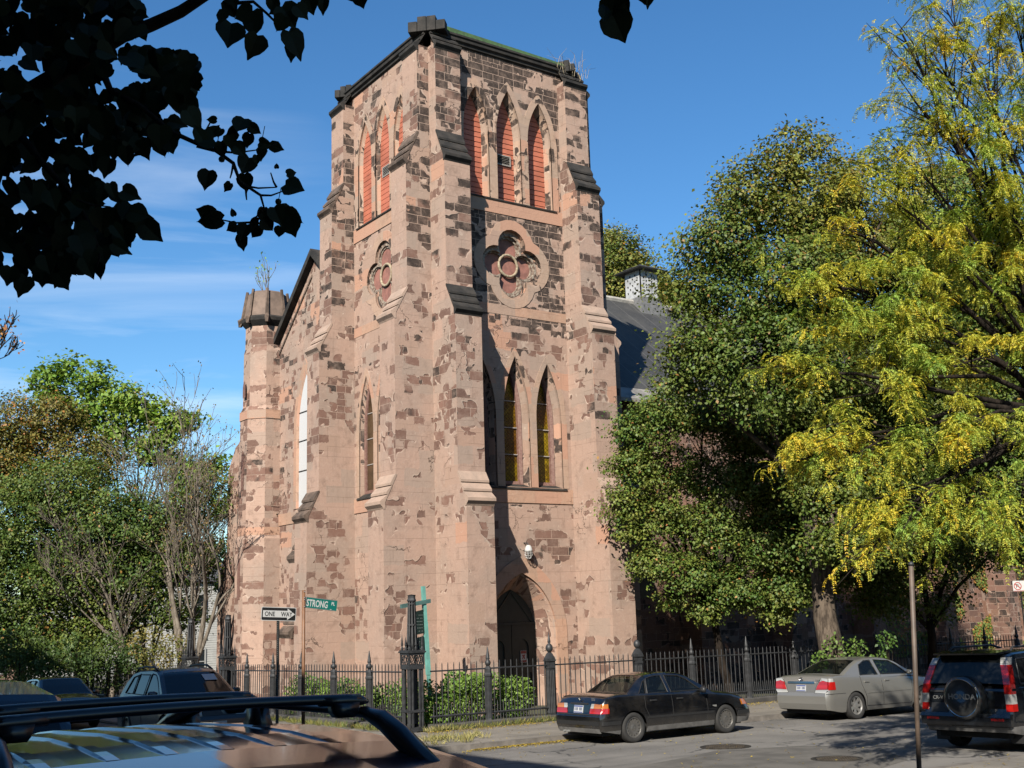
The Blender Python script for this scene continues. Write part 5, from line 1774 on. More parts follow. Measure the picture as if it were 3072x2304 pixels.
# ------------------------------------------------ dark SUV seen from behind
root = place('parked_car', 'dark blue black SUV with a covered spare wheel on its tailgate', 'car', .35, -18.55, R(1.0), GRP, 1.08)
P_DARK = paint('dark_slate_paint', (0.010, 0.014, 0.020), 0.25, 0.25, 1.0, 0.05)
c = Car(root, dict(L=4.5, arch=0.40, wr=0.355, axles=(.92, 3.54), sill=0.27,
    keys=[(0, 1.02, .82, .01), (.08, 1.10, .87, .01), (.3, 1.11, .89, .02), (1.2, 1.11, .895, .02), (3.1, 1.08, .895, .02), (3.3, 1.07, .89, .05), (4.0, 1.0, .87, .06), (4.35, .9, .83, .04), (4.5, .75, .75, .02)],
    rear=[(.27, .08), (.45, .0), (.62, .0), (.68, .06), (1.15, .10)], front=[(0.2, .06), (.35, 0), (.6, 0), (.9, .1), (1.1, .2)],
    sect=[.93, .965, 1.0, .99, .975, .95],
    belt=1.08, H=1.66, hb=.85, hr=.69,
    green=[(.10, 1.10), (.16, 1.25), (.26, 1.5), (.36, 1.62), (.55, 1.655), (1.2, 1.68), (2.1, 1.68), (2.5, 1.63), (2.9, 1.42), (3.35, 1.09)],
    rear_glass=(.115, .345), wind_glass=(2.5, 3.28),
    side_win=[[(.42, 1.14), (1.12, 1.13), (1.12, 1.56), (.55, 1.55)], [(1.2, 1.13), (2.0, 1.12), (2.0, 1.58), (1.2, 1.57)], [(2.1, 1.12), (3.05, 1.11), (2.6, 1.47), (2.4, 1.57), (2.1, 1.59)]],
    seat_x=(1.3, 2.2)))
c.body([P_DARK, M['cladding']], 0.45)
c.build_house(P_DARK); c.glaze(M['glass_dark']); c.wheels(M['rim'], (5, .05, .06))
m = MB()
for z0, z1, o_ in ((.46, .60, .05), (.60, .66, .07)): c.rear_quad(m, -.86, .86, z0, z1, o_)
m.build('bumper', P_DARK, root)
for sg in (-1, 1):
    q = sorted((sg * .50, sg * .74)); m = MB(); c.rear_quad(m, q[0], q[1], .545, .585, .055); m.build('reflector', M['red_lens'], root)
    tl = node('tail_light', root)
    segs = [(.70, .82, 'red_lens'), (.82, .98, 'clear_lens'), (.98, 1.14, 'red_lens'), (1.14, 1.30, 'red_lens'), (1.30, 1.46, 'red_lens'), (1.46, 1.58, 'clear_lens')]
    for z0, z1, k in segs:
        def yy(z): return (c.yside(.1, z) + .008 if z < 1.06 else c.gy(.2, z) + .012)
        def xx(z): return (c.rearx(z) if z < 1.1 else float(np.interp(z, [1.10, 1.25, 1.5, 1.62], [.10, .16, .26, .36]))) - .025
        w = .125
        m = MB()
        m.add([(xx(z0), sg * (yy(z0) - w), z0), (xx(z0), sg * yy(z0), z0), (xx(z1), sg * yy(z1), z1), (xx(z1), sg * (yy(z1) - w), z1), (xx(z0) + .15, sg * yy(z0), z0), (xx(z1) + .15, sg * yy(z1), z1),
               (xx(z0) + .05, sg * (yy(z0) - w), z0), (xx(z1) + .05, sg * (yy(z1) - w), z1)], [(0, 1, 2, 3), (1, 4, 5, 2), (0, 3, 7, 6)])
        m.build(k, M[k], tl)
# spare wheel in its cover, off-centre
sy, sz, sr = -.05, .92, .365
m = MB(); m.smooth = True
m.lathe([(0, -.245), (sr * .78, -.245), (sr * .93, -.235), (sr * .985, -.205), (sr, -.16), (sr, -.02), (sr * .9, .02)], (c.rearx(.92), sy, sz), 44, 'x')
sw_ = m.build('spare_wheel_cover', paint('slate_cover_paint', (0.030, 0.033, 0.036), 0.2, 0.28, 1.0, 0.05), root)
m = MB(); m.tube([(c.rearx(.92) - .238, sy + sr * .86 * math.cos(k * .15), sz + sr * .86 * math.sin(k * .15)) for k in range(43)], .010, 5, False); m.build('cover_ring', M['chrome'], sw_)
m = MB(); text_mb(m, 'HONDA', .125, lambda a, b, d: (c.rearx(.92) - .249, sy + .245 - a, sz - .02 + b), xs=1.12, bold=.004); m.build('lettering', M['alu'], sw_, fix=False)
m = MB(); text_mb(m, 'CR-V', .085, lambda a, b, d: (c.rearx(.92) - .012, .66 - a, .88 + b), xs=1.1); m.build('badge_lettering', M['alu'], root, fix=False)
c.plate(.52, .735, .33, .17, True, 'DYT 4565')
m = MB(); c.rear_quad(m, .44, .70, 1.0, 1.03, .02); m.build('tailgate_handle', M['trim'], root)
m = MB()
m.tube([(.115, .15, 1.115), (.15, .1, 1.14), (.16, -.42, 1.16)], .010, 5); m.build('rear_wiper', M['trim'], root)
for sg in (-1, 1):
    m = MB(); m.tube([(.62, sg * .60, 1.675), (.72, sg * .60, 1.745), (2.0, sg * .60, 1.755), (2.35, sg * .6, 1.68)], .022, 6); m.build('roof_rail', M['trim'], root)
m = MB(); m.hexa([(.16, -.62, 1.63), (.55, -.66, 1.66), (.55, .66, 1.66), (.16, .62, 1.63), (.15, -.61, 1.66), (.55, -.65, 1.70), (.55, .65, 1.70), (.15, .61, 1.66)]); m.build('roof_spoiler', P_DARK, root)
c.seam([(1.16, 1.06), (1.16, .75), (1.36, .5)]); c.seam([(2.05, 1.06), (2.05, .4)]); handle(c, (1.35, 2.25), .95, P_DARK); mirror(c, 3.0, 1.13, P_DARK)
for sg in (-1, 1):
    m = MB(); m.box(.34, .37, sg * .72 - .13, sg * .72 + .13, .16, .42); m.build('mud_flap', M['trim'], root)

# ------------------------------------------------ dark SUV with roof rails, facing the camera
P_NAVY = paint('dark_navy_paint', (0.012, 0.013, 0.016), 0.0, 0.35, 0.45, 0.08)


def front_bits(c, root, z0=.62, z1=.78, grille=True, pl=True):
    L = c.L
    def fx(z): return L - c.front(z, 1)
    def quad(m, y0, y1, za, zb, out=.01):
        m.add([(fx(za) + out, y0, za), (fx(za) + out, y1, za), (fx(zb) + out, y1, zb), (fx(zb) + out, y0, zb), (fx(za) - .03, y0, za), (fx(za) - .03, y1, za), (fx(zb) - .03, y1, zb), (fx(zb) - .03, y0, zb)], [(0, 1, 2, 3), (0, 1, 5, 4), (1, 2, 6, 5), (2, 3, 7, 6), (3, 0, 4, 7)])
    for sg in (-1, 1):
        q = sorted((sg * .38, sg * .68)); m = MB(); quad(m, q[0], q[1], z0, z1, .012)
        h = m.build('headlight', M['clear_lens'], root)
        m = c.patch('x', L - .24, L - .02, z0, z1, sg, None, .006); m.build('headlight_side', M['clear_lens'], h)
    m = MB(); quad(m, -.36, .36, z0, z1 - .02, .008); m.build('grille', M['trim'], root)
    m = MB(); quad(m, -.6, .6, .32, .44, .006); m.build('air_intake', M['under'], root)
    m = MB(); quad(m, -.155, .155, .46, .58, .02); m.build('number_plate', M['plate_white'], root)


root = place('parked_car', 'dark SUV with roof rails and a white paper on its windscreen', 'car', -8.75, 1.0, R(-90), GRP, 1.12)
spec = dict(L=4.7, arch=.40, wr=.355, axles=(.95, 3.66), sill=.27,
    keys=[(0, 1.02, .84, .01), (.1, 1.10, .89, .01), (.5, 1.12, .92, .02), (3.2, 1.09, .92, .02), (3.4, 1.08, .91, .06), (4.2, 1.0, .88, .07), (4.55, .88, .84, .05), (4.7, .72, .78, .02)],
    rear=[(.27, .08), (.45, .0), (.62, .0), (.68, .06), (1.15, .10)], front=[(.27, .08), (.45, 0), (.6, 0), (.72, .06), (1.1, .18)],
    belt=1.09, H=1.66, hb=.86, hr=.67,
    green=[(.25, 1.12), (.45, 1.4), (.75, 1.60), (1.2, 1.66), (2.1, 1.68), (2.45, 1.65), (2.7, 1.57), (3.1, 1.33), (3.5, 1.09)],
    rear_glass=(.28, .7), wind_glass=(2.62, 3.42),
    side_win=[[(.6, 1.14), (1.2, 1.13), (1.2, 1.56), (.85, 1.5)], [(1.28, 1.13), (2.05, 1.12), (2.05, 1.57), (1.28, 1.57)], [(2.15, 1.12), (3.2, 1.11), (2.75, 1.43), (2.5, 1.56), (2.15, 1.58)]], seat_x=(1.3, 2.2))
c = Car(root, spec); c.body([P_NAVY, M['cladding']], .42); c.build_house(P_NAVY); c.glaze(M['glass_dark']); c.wheels(M['rim'], (5, .05, .06))
front_bits(c, root, .70, .86); mirror(c, 3.1, 1.16, P_NAVY); handle(c, (1.4, 2.3), .96, P_NAVY); c.seam([(2.1, 1.07), (2.1, .4)])
for sg in (-1, 1):
    m = MB(); m.smooth = True; m.tube([(.75, sg * .63, 1.60), (.92, sg * .63, 1.71), (1.5, sg * .63, 1.745), (2.1, sg * .63, 1.735), (2.45, sg * .63, 1.64)], .026, 6); m.build('roof_rail', M['trim'], root)
m = MB()
def wsp(x, y): return (x, y, c.ztop(x) + .034)
m.add([wsp(3.02, .26), wsp(3.02, .56), wsp(2.80, .54), wsp(2.80, .24)], [(0, 1, 2, 3)])
pp = m.build('windscreen_paper', M['sign_white'], root)

# ------------------------------------------------ dark hatchback farther back, also facing
root = place('parked_car', 'dark hatchback parked in shade behind the roof railed SUV', 'car', -9.3, 11.5, R(-90), GRP, 1.09)
spec2 = dict(spec); spec2.update(L=4.3, sill=.2, wr=.31, arch=.36, axles=(.85, 3.4), belt=.95, H=1.45, hb=.80, hr=.60,
    keys=[(0, .95, .78, .01), (.1, 1.0, .83, .01), (.5, 1.0, .85, .02), (3.0, .95, .85, .02), (3.2, .94, .84, .06), (3.9, .85, .82, .06), (4.2, .74, .78, .04), (4.3, .6, .72, .02)],
    green=[(.2, 1.0), (.45, 1.25), (.7, 1.4), (1.2, 1.45), (1.9, 1.46), (2.2, 1.42), (2.6, 1.22), (3.1, .95)], rear_glass=(.23, .62), wind_glass=(2.25, 3.04),
    side_win=[[(.62, 1.0), (1.1, .99), (1.1, 1.36), (.8, 1.34)], [(1.18, .99), (1.85, .98), (1.85, 1.38), (1.18, 1.37)], [(1.95, .98), (2.85, .97), (2.4, 1.25), (2.15, 1.36), (1.95, 1.38)]])
c = Car(root, spec2); c.body([P_BLACK, M['cladding']], 0); c.build_house(P_BLACK); c.glaze(M['glass_dark']); c.wheels(M['rim'], (5, .05, .06)); front_bits(c, root, .56, .70); mirror(c, 2.8, 1.0, P_BLACK)

# ------------------------------------------------ next car in the near row
root = place('parked_car', 'dark blue car parked ahead of the roof racked SUV at the left edge', 'car', -17.85, -23.9, R(90), GRP, 1.0)
P_BLUE = paint('dark_blue_paint', (0.010, 0.018, 0.040), 0.3, 0.22, 1.0, 0.04)
spec3 = dict(spec); spec3.update(belt=1.3, H=2.2, hb=.88, hr=.72, green=[(.12, 1.32), (.25, 1.9), (.45, 2.12), (1.2, 2.2), (2.1, 2.21), (2.55, 2.08), (2.9, 1.85), (3.6, 1.3)], rear_glass=(.13, .3), wind_glass=(2.62, 3.5),
    keys=[(0, 1.25, .86, .01), (.1, 1.3, .92, .01), (.5, 1.32, .94, .02), (3.2, 1.29, .94, .02), (3.4, 1.28, .93, .06), (4.2, 1.1, .9, .07), (4.55, .95, .86, .05), (4.7, .75, .8, .02)],
    side_win=[[(.5, 1.38), (1.2, 1.37), (1.2, 1.95), (.6, 1.93)], [(1.28, 1.37), (2.05, 1.36), (2.05, 1.98), (1.28, 1.97)], [(2.15, 1.36), (3.2, 1.35), (2.8, 1.75), (2.5, 1.95), (2.15, 1.98)]])
c = Car(root, spec3); c.body([P_BLUE, M['cladding']], .42); c.build_house(P_BLUE); c.glaze(M['glass_dark']); c.wheels(M['rim'], (5, .05, .06)); front_bits(c, root, .70, .86); mirror(c, 3.2, 1.4, P_BLUE)
for sg in (-1, 1):
    tl = node('tail_light', root)
    q = sorted((sg * .62, sg * .86)); m = MB(); c.rear_quad(m, q[0], q[1], .80, 1.0, .012); m.build('red_lens', M['red_lens'], tl)

# ------------------------------------------------ SUV in the foreground: only its roof and rack show
RX, RY = -17.82, -29.95
root = place('parked_car', 'large dark blue SUV in the foreground with black crossbars over its ribbed roof', 'car', RX, RY, R(90), GRP, 1.0)
zr = ZC - 0.388 - gz(RX, RY)          # height of the roof skin above the road
P_FG = paint('deep_blue_metallic', (0.008, 0.016, 0.042), 0.10, 0.12, 0.22, 0.0); P_FG.node_tree.nodes['Principled BSDF'].inputs['Specular IOR Level'].default_value = 0.36
H_ = zr
spec4 = dict(L=5.0, arch=.42, wr=.38, axles=(.95, 3.95), sill=.32,
    keys=[(0, 1.12, .90, .01), (.1, 1.2, .95, .01), (.5, 1.22, .97, .02), (3.4, 1.2, .97, .02), (3.6, 1.19, .96, .06), (4.5, 1.1, .93, .07), (4.85, .95, .89, .05), (5.0, .8, .8, .02)],
    rear=[(.3, .08), (.5, .0), (.7, .0), (.76, .06), (1.2, .10)], front=[(.3, .08), (.45, 0), (.6, 0), (.8, .06), (1.2, .18)],
    belt=1.2, H=H_, hb=.93, hr=.79,
    green=[(.12, 1.22), (.22, H_ - .36), (.34, H_ - .25), (.6, H_ - .19), (.9, H_ - .14), (1.2, H_ - .095), (1.5, H_ - .055), (1.8, H_ - .025), (2.1, H_ - .006), (2.5, H_), (3.2, H_ - .02), (3.75, H_ - .06), (4.1, H_ - .18), (4.62, 1.2)],
    rear_glass=(.13, .215), wind_glass=(4.05, 4.55),
    side_win=[[(.45, 1.28), (1.3, 1.27), (1.3, H_ - .22), (.6, H_ - .22)], [(1.4, 1.27), (2.4, 1.26), (2.4, H_ - .2), (1.4, H_ - .21)], [(2.5, 1.26), (3.9, 1.25), (3.6, H_ - .28), (3.3, H_ - .2), (2.5, H_ - .2)]], seat_x=(1.6, 2.6))
c = Car(root, spec4); c.body([P_FG, M['cladding']], .5); c.build_house(P_FG); c.glaze(M['glass_dark']); c.wheels(M['rim'], (5, .05, .06)); mirror(c, 3.5, 1.3, P_FG)
def rz(x, y): return c.ztop(x) + .026 - .02 * (abs(y) / .79) ** 2 * 1.2
for k, y in enumerate((-.47, -.27, -.09, .09, .27, .47)):           # pressed roof ribs
    m = MB(); m.smooth = False
    xa, xb = (1.80, 3.6)
    rs = []
    for i in range(25):
        x = xa + (xb - xa) * i / 24
        h = .006 * min(1, i / 1.5, (24 - i) / 1.5)
        z = rz(x, y)
        rs.append([(x, y - .032, z - .004), (x, y - .020, z + h), (x, y + .020, z + h), (x, y + .032, z - .004)])
    m.rings(rs, True, True)
    m.build('roof_rib', P_FG, root)
M['rack'] = pr('satin_black_rack', (0.014, 0.016, 0.020), 0.32, spec=0.6)
for sg in (-1, 1):
    m = MB(); m.smooth = True
    rs = []
    for x, zz, w, t_ in ((1.40, -.02, .028, .02), (1.50, .005, .034, .03), (1.60, .035, .034, .045), (1.72, .075, .032, .038), (1.84, .09, .026, .022), (2.0, .082, .020, .015), (2.6, .082, .020, .015), (3.1, .08, .022, .018), (3.3, .06, .034, .03), (3.5, .03, .04, .04), (3.7, -.01, .04, .02)):
        y = sg * float(np.interp(x, [1.2, 1.9, 2.7, 3.7], [.64, .61, .50, .48]))
        z = rz(x, y) + zz
        rs.append([(x, y + w * math.cos(a), z + t_ * math.sin(a)) for a in [i * math.pi / 4 for i in range(8)]])
    m.rings(rs, True, True)
    for x in (2.60, 3.4):      # feet
        y = sg * .52
        m.rings([[(x + a * k, y + b * .03, rz(x, y) + z) for a, b in ((-1, -1), (1, -1), (1, 1), (-1, 1))] for k, z in ((.10, -.02), (.05, .04), (.04, .08))], True, True)
    m.build('roof_rail', M['rack'], root)
for x, hl in ((1.88, .60), (2.58, .47)):
    m = MB(); m.smooth = True
    rs = []
    for i in range(21):
        y = -hl + 2 * hl * i / 20
        z = rz(2.2, 0) + .115 - .010 * (y / .6) ** 2
        rs.append([(x + .029 * math.cos(a), y, z + .018 * math.sin(a)) for a in [j * math.pi / 5 for j in range(10)]])
    m.rings(rs, True, True)
    cb = m.build('crossbar', M['rack'], root)
    for sg in (-1, 1):
        m = MB(); y = sg * (hl - .06); z = rz(2.2, 0) + .10
        e_ = sg * (hl + .01); zz = rz(2.2, 0) + .105
        m.smooth = True
        m.rings([[(x + kx * math.cos(a), yy, zz + dz + kz * math.sin(a)) for a in [j * math.pi / 5 for j in range(10)]] for yy, kx, kz, dz in ((e_ - sg * .16, .031, .020, .0), (e_ - sg * .05, .033, .022, -.002), (e_, .028, .018, -.006), (e_ + sg * .025, .012, .008, -.010))], True, True)
        m.rings([[(x + kx * cx, e_ - sg * .07 + ky * cy, zz + dz) for cx, cy in ((-1, -1), (1, -1), (1, 1), (-1, 1))] for kx, ky, dz in ((.030, .05, -.01), (.034, .04, -.045), (.028, .03, -.06))], True, True)
        m.build('bar_clamp', M['rack'], cb)
m = MB(); m.tube([(.36, -.6, rz(.4, .6)), (.34, 0, rz(.36, 0) + .004), (.36, .6, rz(.4, .6))], .012, 5); m.build('tailgate_seam', M['under'], root)

# ================================================================== vegetation
def leafmat(name, trans=0.35, rough=0.55, spec=0.3):
    t = NT(name)
    a = t.new('ShaderNodeAttribute'); a.attribute_name = 'leaf'
    t.l.new(a.outputs['Color'], t.bsdf.inputs['Base Color'])
    t.bsdf.inputs['Roughness'].default_value = rough
    t.bsdf.inputs['Specular IOR Level'].default_value = spec
    if trans:
        tr = t.new('ShaderNodeBsdfTranslucent')
        sc = t.mix(1.0, a.outputs['Color'], (1.0, 1.0, 0.55), 'MULTIPLY')
        t.l.new(sc, tr.inputs[0])
        mx = t.new('ShaderNodeMixShader'); mx.inputs[0].default_value = trans
        out = t.n['Material Output']
        t.l.new(t.bsdf.outputs[0], mx.inputs[1]); t.l.new(tr.outputs[0], mx.inputs[2]); t.l.new(mx.outputs[0], out.inputs['Surface'])
    return t.mat


M['leaf'] = leafmat('leaf', 0.30)
M['leaf_thin'] = leafmat('thin_leaf', 0.42)
M['leaf_dark'] = leafmat('shaded_leaf', 0.05, 0.6, 0.15)


def bark(name, c1, c2, scale=9):
    t = NT(name)
    t.bsdf.inputs['Roughness'].default_value = 0.95
    t.bsdf.inputs['Specular IOR Level'].default_value = 0.1
    p = t.pos()
    mp_ = t.new('ShaderNodeMapping'); t.l.new(p, mp_.inputs[0]); mp_.inputs['Scale'].default_value = (1, 1, 0.22)
    n = t.noise(mp_.outputs[0], scale, 6, 0.7)
    t.base(t.mix(t.step(n, 0.38, 0.62), c1, c2))
    t.bump(n, 0.8, 0.04)
    return t.mat


M['bark'] = bark('grey_bark', (0.075, 0.058, 0.045), (0.21, 0.165, 0.125))
M['bark_dark'] = bark('dark_bark', (0.018, 0.014, 0.011), (0.05, 0.038, 0.030))
M['bark_pale'] = bark('pale_bark', (0.16, 0.135, 0.105), (0.34, 0.29, 0.235))


def unit(n):
    v = rng.normal(size=(n, 3)); return v / np.linalg.norm(v, axis=1, keepdims=True)


def leaves(name, P, N, D, size, col, mat, parent, ratio=0.62, extra=None):
    """One mesh of many small leaves: centres P, normals N, growth directions D."""
    n = len(P)
    D = D - N * np.sum(D * N, axis=1, keepdims=True)
    D /= np.maximum(np.linalg.norm(D, axis=1, keepdims=True), 1e-6)
    S = np.cross(N, D)
    size = np.asarray(size).reshape(-1, 1) * np.ones((n, 1))
    V = np.empty((n, 4, 3), np.float32)
    V[:, 0] = P - D * size * 0.5
    V[:, 1] = P + S * size * 0.5 * ratio - D * size * 0.08 + N * size * 0.10
    V[:, 2] = P + D * size * 0.5
    V[:, 3] = P - S * size * 0.5 * ratio - D * size * 0.08 + N * size * 0.10
    V = V.reshape(-1, 3)
    me = bpy.data.meshes.new(name)
    me.vertices.add(n * 4); me.vertices.foreach_set('co', V.ravel())
    me.loops.add(n * 4); me.loops.foreach_set('vertex_index', np.arange(n * 4, dtype=np.int32))
    me.polygons.add(n); me.polygons.foreach_set('loop_start', np.arange(0, n * 4, 4, dtype=np.int32))
    me.polygons.foreach_set('loop_total', np.full(n, 4, np.int32))
    ca = me.color_attributes.new('leaf', 'FLOAT_COLOR', 'POINT')
    C = np.ones((n, 4, 4), np.float32); C[:, :, :3] = np.clip(col, 0, 1)[:, None, :]
    ca.data.foreach_set('color', C.ravel())
    me.materials.append(mat)
    me.update(); me.validate()
    o = bpy.data.objects.new(name, me)
    COL.objects.link(o)
    if parent: o.parent = parent
    return o


def noise3(P, f, seed=0):
    q = P * f + seed * 3.7
    return (np.sin(q[:, 0] * 1.3 + 2.1 * np.sin(q[:, 1] * .9)) + np.sin(q[:, 1] * 1.7 + 1.3 * np.sin(q[:, 2] * 1.1)) + np.sin(q[:, 2] * 1.5 + 1.7 * np.sin(q[:, 0] * .8))) / 3


def tint(n, base, var=0.25, seed=None):
    b = np.asarray(base, float)
    return b * (1 + var * rng.normal(size=(n, 1))) * (1 + 0.10 * rng.normal(size=(n, 3)))


def blob_sprays(blobs, per_m3, shell=0.45, hole=0.25, f=0.9, seed=0, flat=1.0):
    out = []
    for c, r in blobs:
        n = int(per_m3 * 4.19 * r ** 3 ** 1.0 * 0.6) if False else int(per_m3 * r ** 2.4 * 4)
        d = unit(n)
        rad = r * (shell + (1 - shell) * rng.random((n, 1)) ** 0.6)
        lob = 1 + .42 * noise3(d, 2.3, seed + r * 7 + len(out))[:, None]
        p = np.asarray(c) + d * rad * lob * np.array([1, 1, 0.85 * flat])
        keep = noise3(p, f, seed) > -hole * 2 + rng.normal(size=n) * 0.12 - 0.25
        out.append(np.concatenate([p[keep], d[keep]], axis=1))
    a = np.concatenate(out)
    return a[:, :3], a[:, 3:]


def broadleaf(name, label, blobs, base, trunk_r, barkmat, cols, leaf=0.10, per=26, k=9, spread=0.30, seed=1, group=None, limbs=True, fork=None, matl=None, hole=.2, cat='tree', shell=.45, twig=True):
    root = thing(name, label, cat, base, 0, group)
    B = np.array(base)
    bl = [(np.array(c, float) - B, r) for c, r in blobs]
    sp, dr = blob_sprays(bl, per, shell, hole, 0.9, seed)
    n = len(sp)
    sc_ = np.repeat(rng.uniform(.55, 1.45, (n, 1)), k, axis=0)
    P = np.repeat(sp, k, axis=0) + rng.normal(size=(n * k, 3)) * spread * sc_ * np.array([1, 1, 0.55])
    out = np.repeat(dr, k, axis=0)
    cn_ = np.repeat(unit(n) * .5, k, axis=0)
    N = unit(n * k) * 0.62 + np.array([-.12, -.10, 0.62]) + out * 0.45 + cn_
    N /= np.linalg.norm(N, axis=1, keepdims=True)
    D = unit(n * k) + np.array([0, 0, -0.6]) + out * 0.5
    w = np.repeat(noise3(sp + B, 0.55, seed + 5) * 0.5 + 0.5 + rng.normal(size=n) * 0.22, k)[:, None]
    w = np.clip(w + rng.normal(size=(n * k, 1)) * 0.22, 0, 1)
    if callable(cols): col = cols(P + B, w)
    else: col = np.asarray(cols[0]) * (1 - w) + np.asarray(cols[1]) * w
    col = col * (1 + 0.14 * rng.normal(size=(n * k, 1))) * (1 + 0.06 * rng.normal(size=(n * k, 3)))
    leaves('crown', P, N, D, leaf * rng.uniform(0.65, 1.25, n * k), np.clip(col, 0.004, 1), matl or M['leaf'], root, 0.7)
    m = MB(); m.smooth = True
    fk = Vector(fork if fork else (0, 0, max(1.5, np.mean([c[2] for c, r in bl]) * 0.45)))
    path = [Vector((0, 0, -0.3)), Vector((0, 0, 0.25))]
    for i in range(1, 6): path.append(fk * (i / 5) + Vector((math.sin(i * 1.7 + seed) * trunk_r * .5, math.cos(i * 1.3 + seed) * trunk_r * .5, 0)) * (1 if i < 5 else 0.4))
    m.tube(path, [trunk_r * 1.5, trunk_r * 1.15] + [trunk_r * (1 - 0.07 * i) for i in range(1, 6)], 10)
    rr = random.Random(seed)
    for c, r in bl:
        c = Vector(c)
        mid = fk.lerp(c, 0.5) + Vector((rr.uniform(-.4, .4), rr.uniform(-.4, .4), rr.uniform(0.1, .6)))
        r0 = trunk_r * rr.uniform(0.30, 0.45)
        m.tube([fk + Vector((0, 0, -0.4)), fk.lerp(mid, .5) + Vector((0, 0, .1)), mid, mid.lerp(c, .6), c], [r0, r0 * .8, r0 * .6, r0 * .42, r0 * .25], 6)
        if twig:
            for q in range(int(5 + r * 5)):
                v = Vector((rr.gauss(0, 1), rr.gauss(0, 1), rr.gauss(0.2, .8))).normalized() * r * rr.uniform(.6, 1.05)
                e = mid.lerp(c, rr.uniform(.5, 1))
                m.tube([e, e.lerp(c + v, .5) + Vector((0, 0, .12 * r)), c + v], [r0 * .22, r0 * .15, .006], 4, False)
    m.build('trunk', barkmat, root)
    return root


def PT(px, py, d): return tuple(at(px, py, d))


# street tree with the grey trunk behind the silver sedan
lb = [(PT(2390, 470, 34), .95), (PT(2260, 590, 34), 1.2), (PT(2440, 640, 34), 1.5), (PT(2170, 740, 34), 1.3), (PT(2360, 840, 33.5), 2.0), (PT(2620, 740, 35), 2.0), (PT(2800, 640, 36), 2.0), (PT(2590, 560, 35.5), 1.3),
      (PT(2080, 880, 34), 1.0), (PT(2110, 1040, 33.5), 1.15), (PT(2300, 1090, 33), 2.0), (PT(2560, 1080, 34), 2.4), (PT(2830, 950, 35), 2.5), (PT(3030, 850, 36), 2.3), (PT(3050, 1150, 36), 2.5), (PT(2800, 1250, 35), 2.3),
      (PT(2500, 1350, 35), 1.9), (PT(2700, 1480, 36), 2.0), (PT(2980, 1450, 36), 2.3), (PT(2030, 1150, 34), .7), (PT(2560, 1430, 33.5), 1.4), (PT(2700, 1380, 34), 1.5), (PT(2480, 1270, 33.5), 1.4), (PT(2640, 1580, 34), 1.1), (PT(2460, 1480, 33.5), .9), (PT(2510, 1610, 32.3), .75), (PT(2580, 1650, 32.3), .7), (PT(2440, 1640, 32.6), .6)]


def linden_cols(P, w):
    h = np.clip((P[:, 2:3] - 9) / 8, 0, 1)
    g = np.array([0.060, 0.100, 0.018]); y = np.array([0.165, 0.16, 0.028]); o = np.array([0.19, 0.115, 0.03])
    a = np.clip(w * (0.35 + 0.75 * h), 0, 1)
    c = g * (1 - a) + y * a
    return np.where(rng.random((len(P), 1)) < 0.02 + 0.06 * h, o, c)


b_ = at(2548, 1900, 33.2); bx, by = 8.15, -9.3
broadleaf('street_tree', 'tall linden with a grey trunk on the pavement behind the silver sedan', lb, (bx, by, sw(bx, by)), 0.40, M['bark'], linden_cols, 0.12, 27, 32, .27, 3, 'trees round the church', fork=(-.5, .35, 6.3))

# smaller leafy tree in front of the tower's right buttress
sb_ = [(1900, 1290, .75), (1990, 1245, .95), (2110, 1240, 1.05), (2240, 1290, 1.2), (2380, 1330, 1.2), (1900, 1390, .8), (2000, 1400, 1.05), (2150, 1420, 1.2), (2310, 1470, 1.3), (1880, 1500, .7), (1990, 1540, .9),
       (2130, 1580, 1.1), (2290, 1620, 1.2), (2420, 1560, 1.2), (1900, 1590, .55), (1960, 1680, .8), (2080, 1720, .95), (2220, 1760, .95), (2360, 1740, 1.1), (2010, 1800, .5), (2120, 1830, .5), (2330, 1830, .6), (2440, 1440, .8), (2470, 1620, .8), (2430, 1720, .7)]


def small_cols(P, w):
    g = np.array([0.050, 0.098, 0.018]); y = np.array([0.17, 0.18, 0.035]); o = np.array([0.24, 0.12, 0.035])
    c = g * (1 - w * .75) + y * w * .75
    return np.where(rng.random((len(P), 1)) < 0.02, o, c)


bx2, by2 = 9.3, -3.6
broadleaf('yard_tree', 'smaller bushy green tree overlapping the right edge of the church tower', [(PT(x, y, 37.6), r * 1.0) for x, y, r in sb_], (bx2, by2, sw(bx2, by2)), 0.17, M['bark_dark'], small_cols, 0.11, 48, 28, .20, 8, 'trees round the church', fork=(-.8, -.2, 3.0), hole=.15)

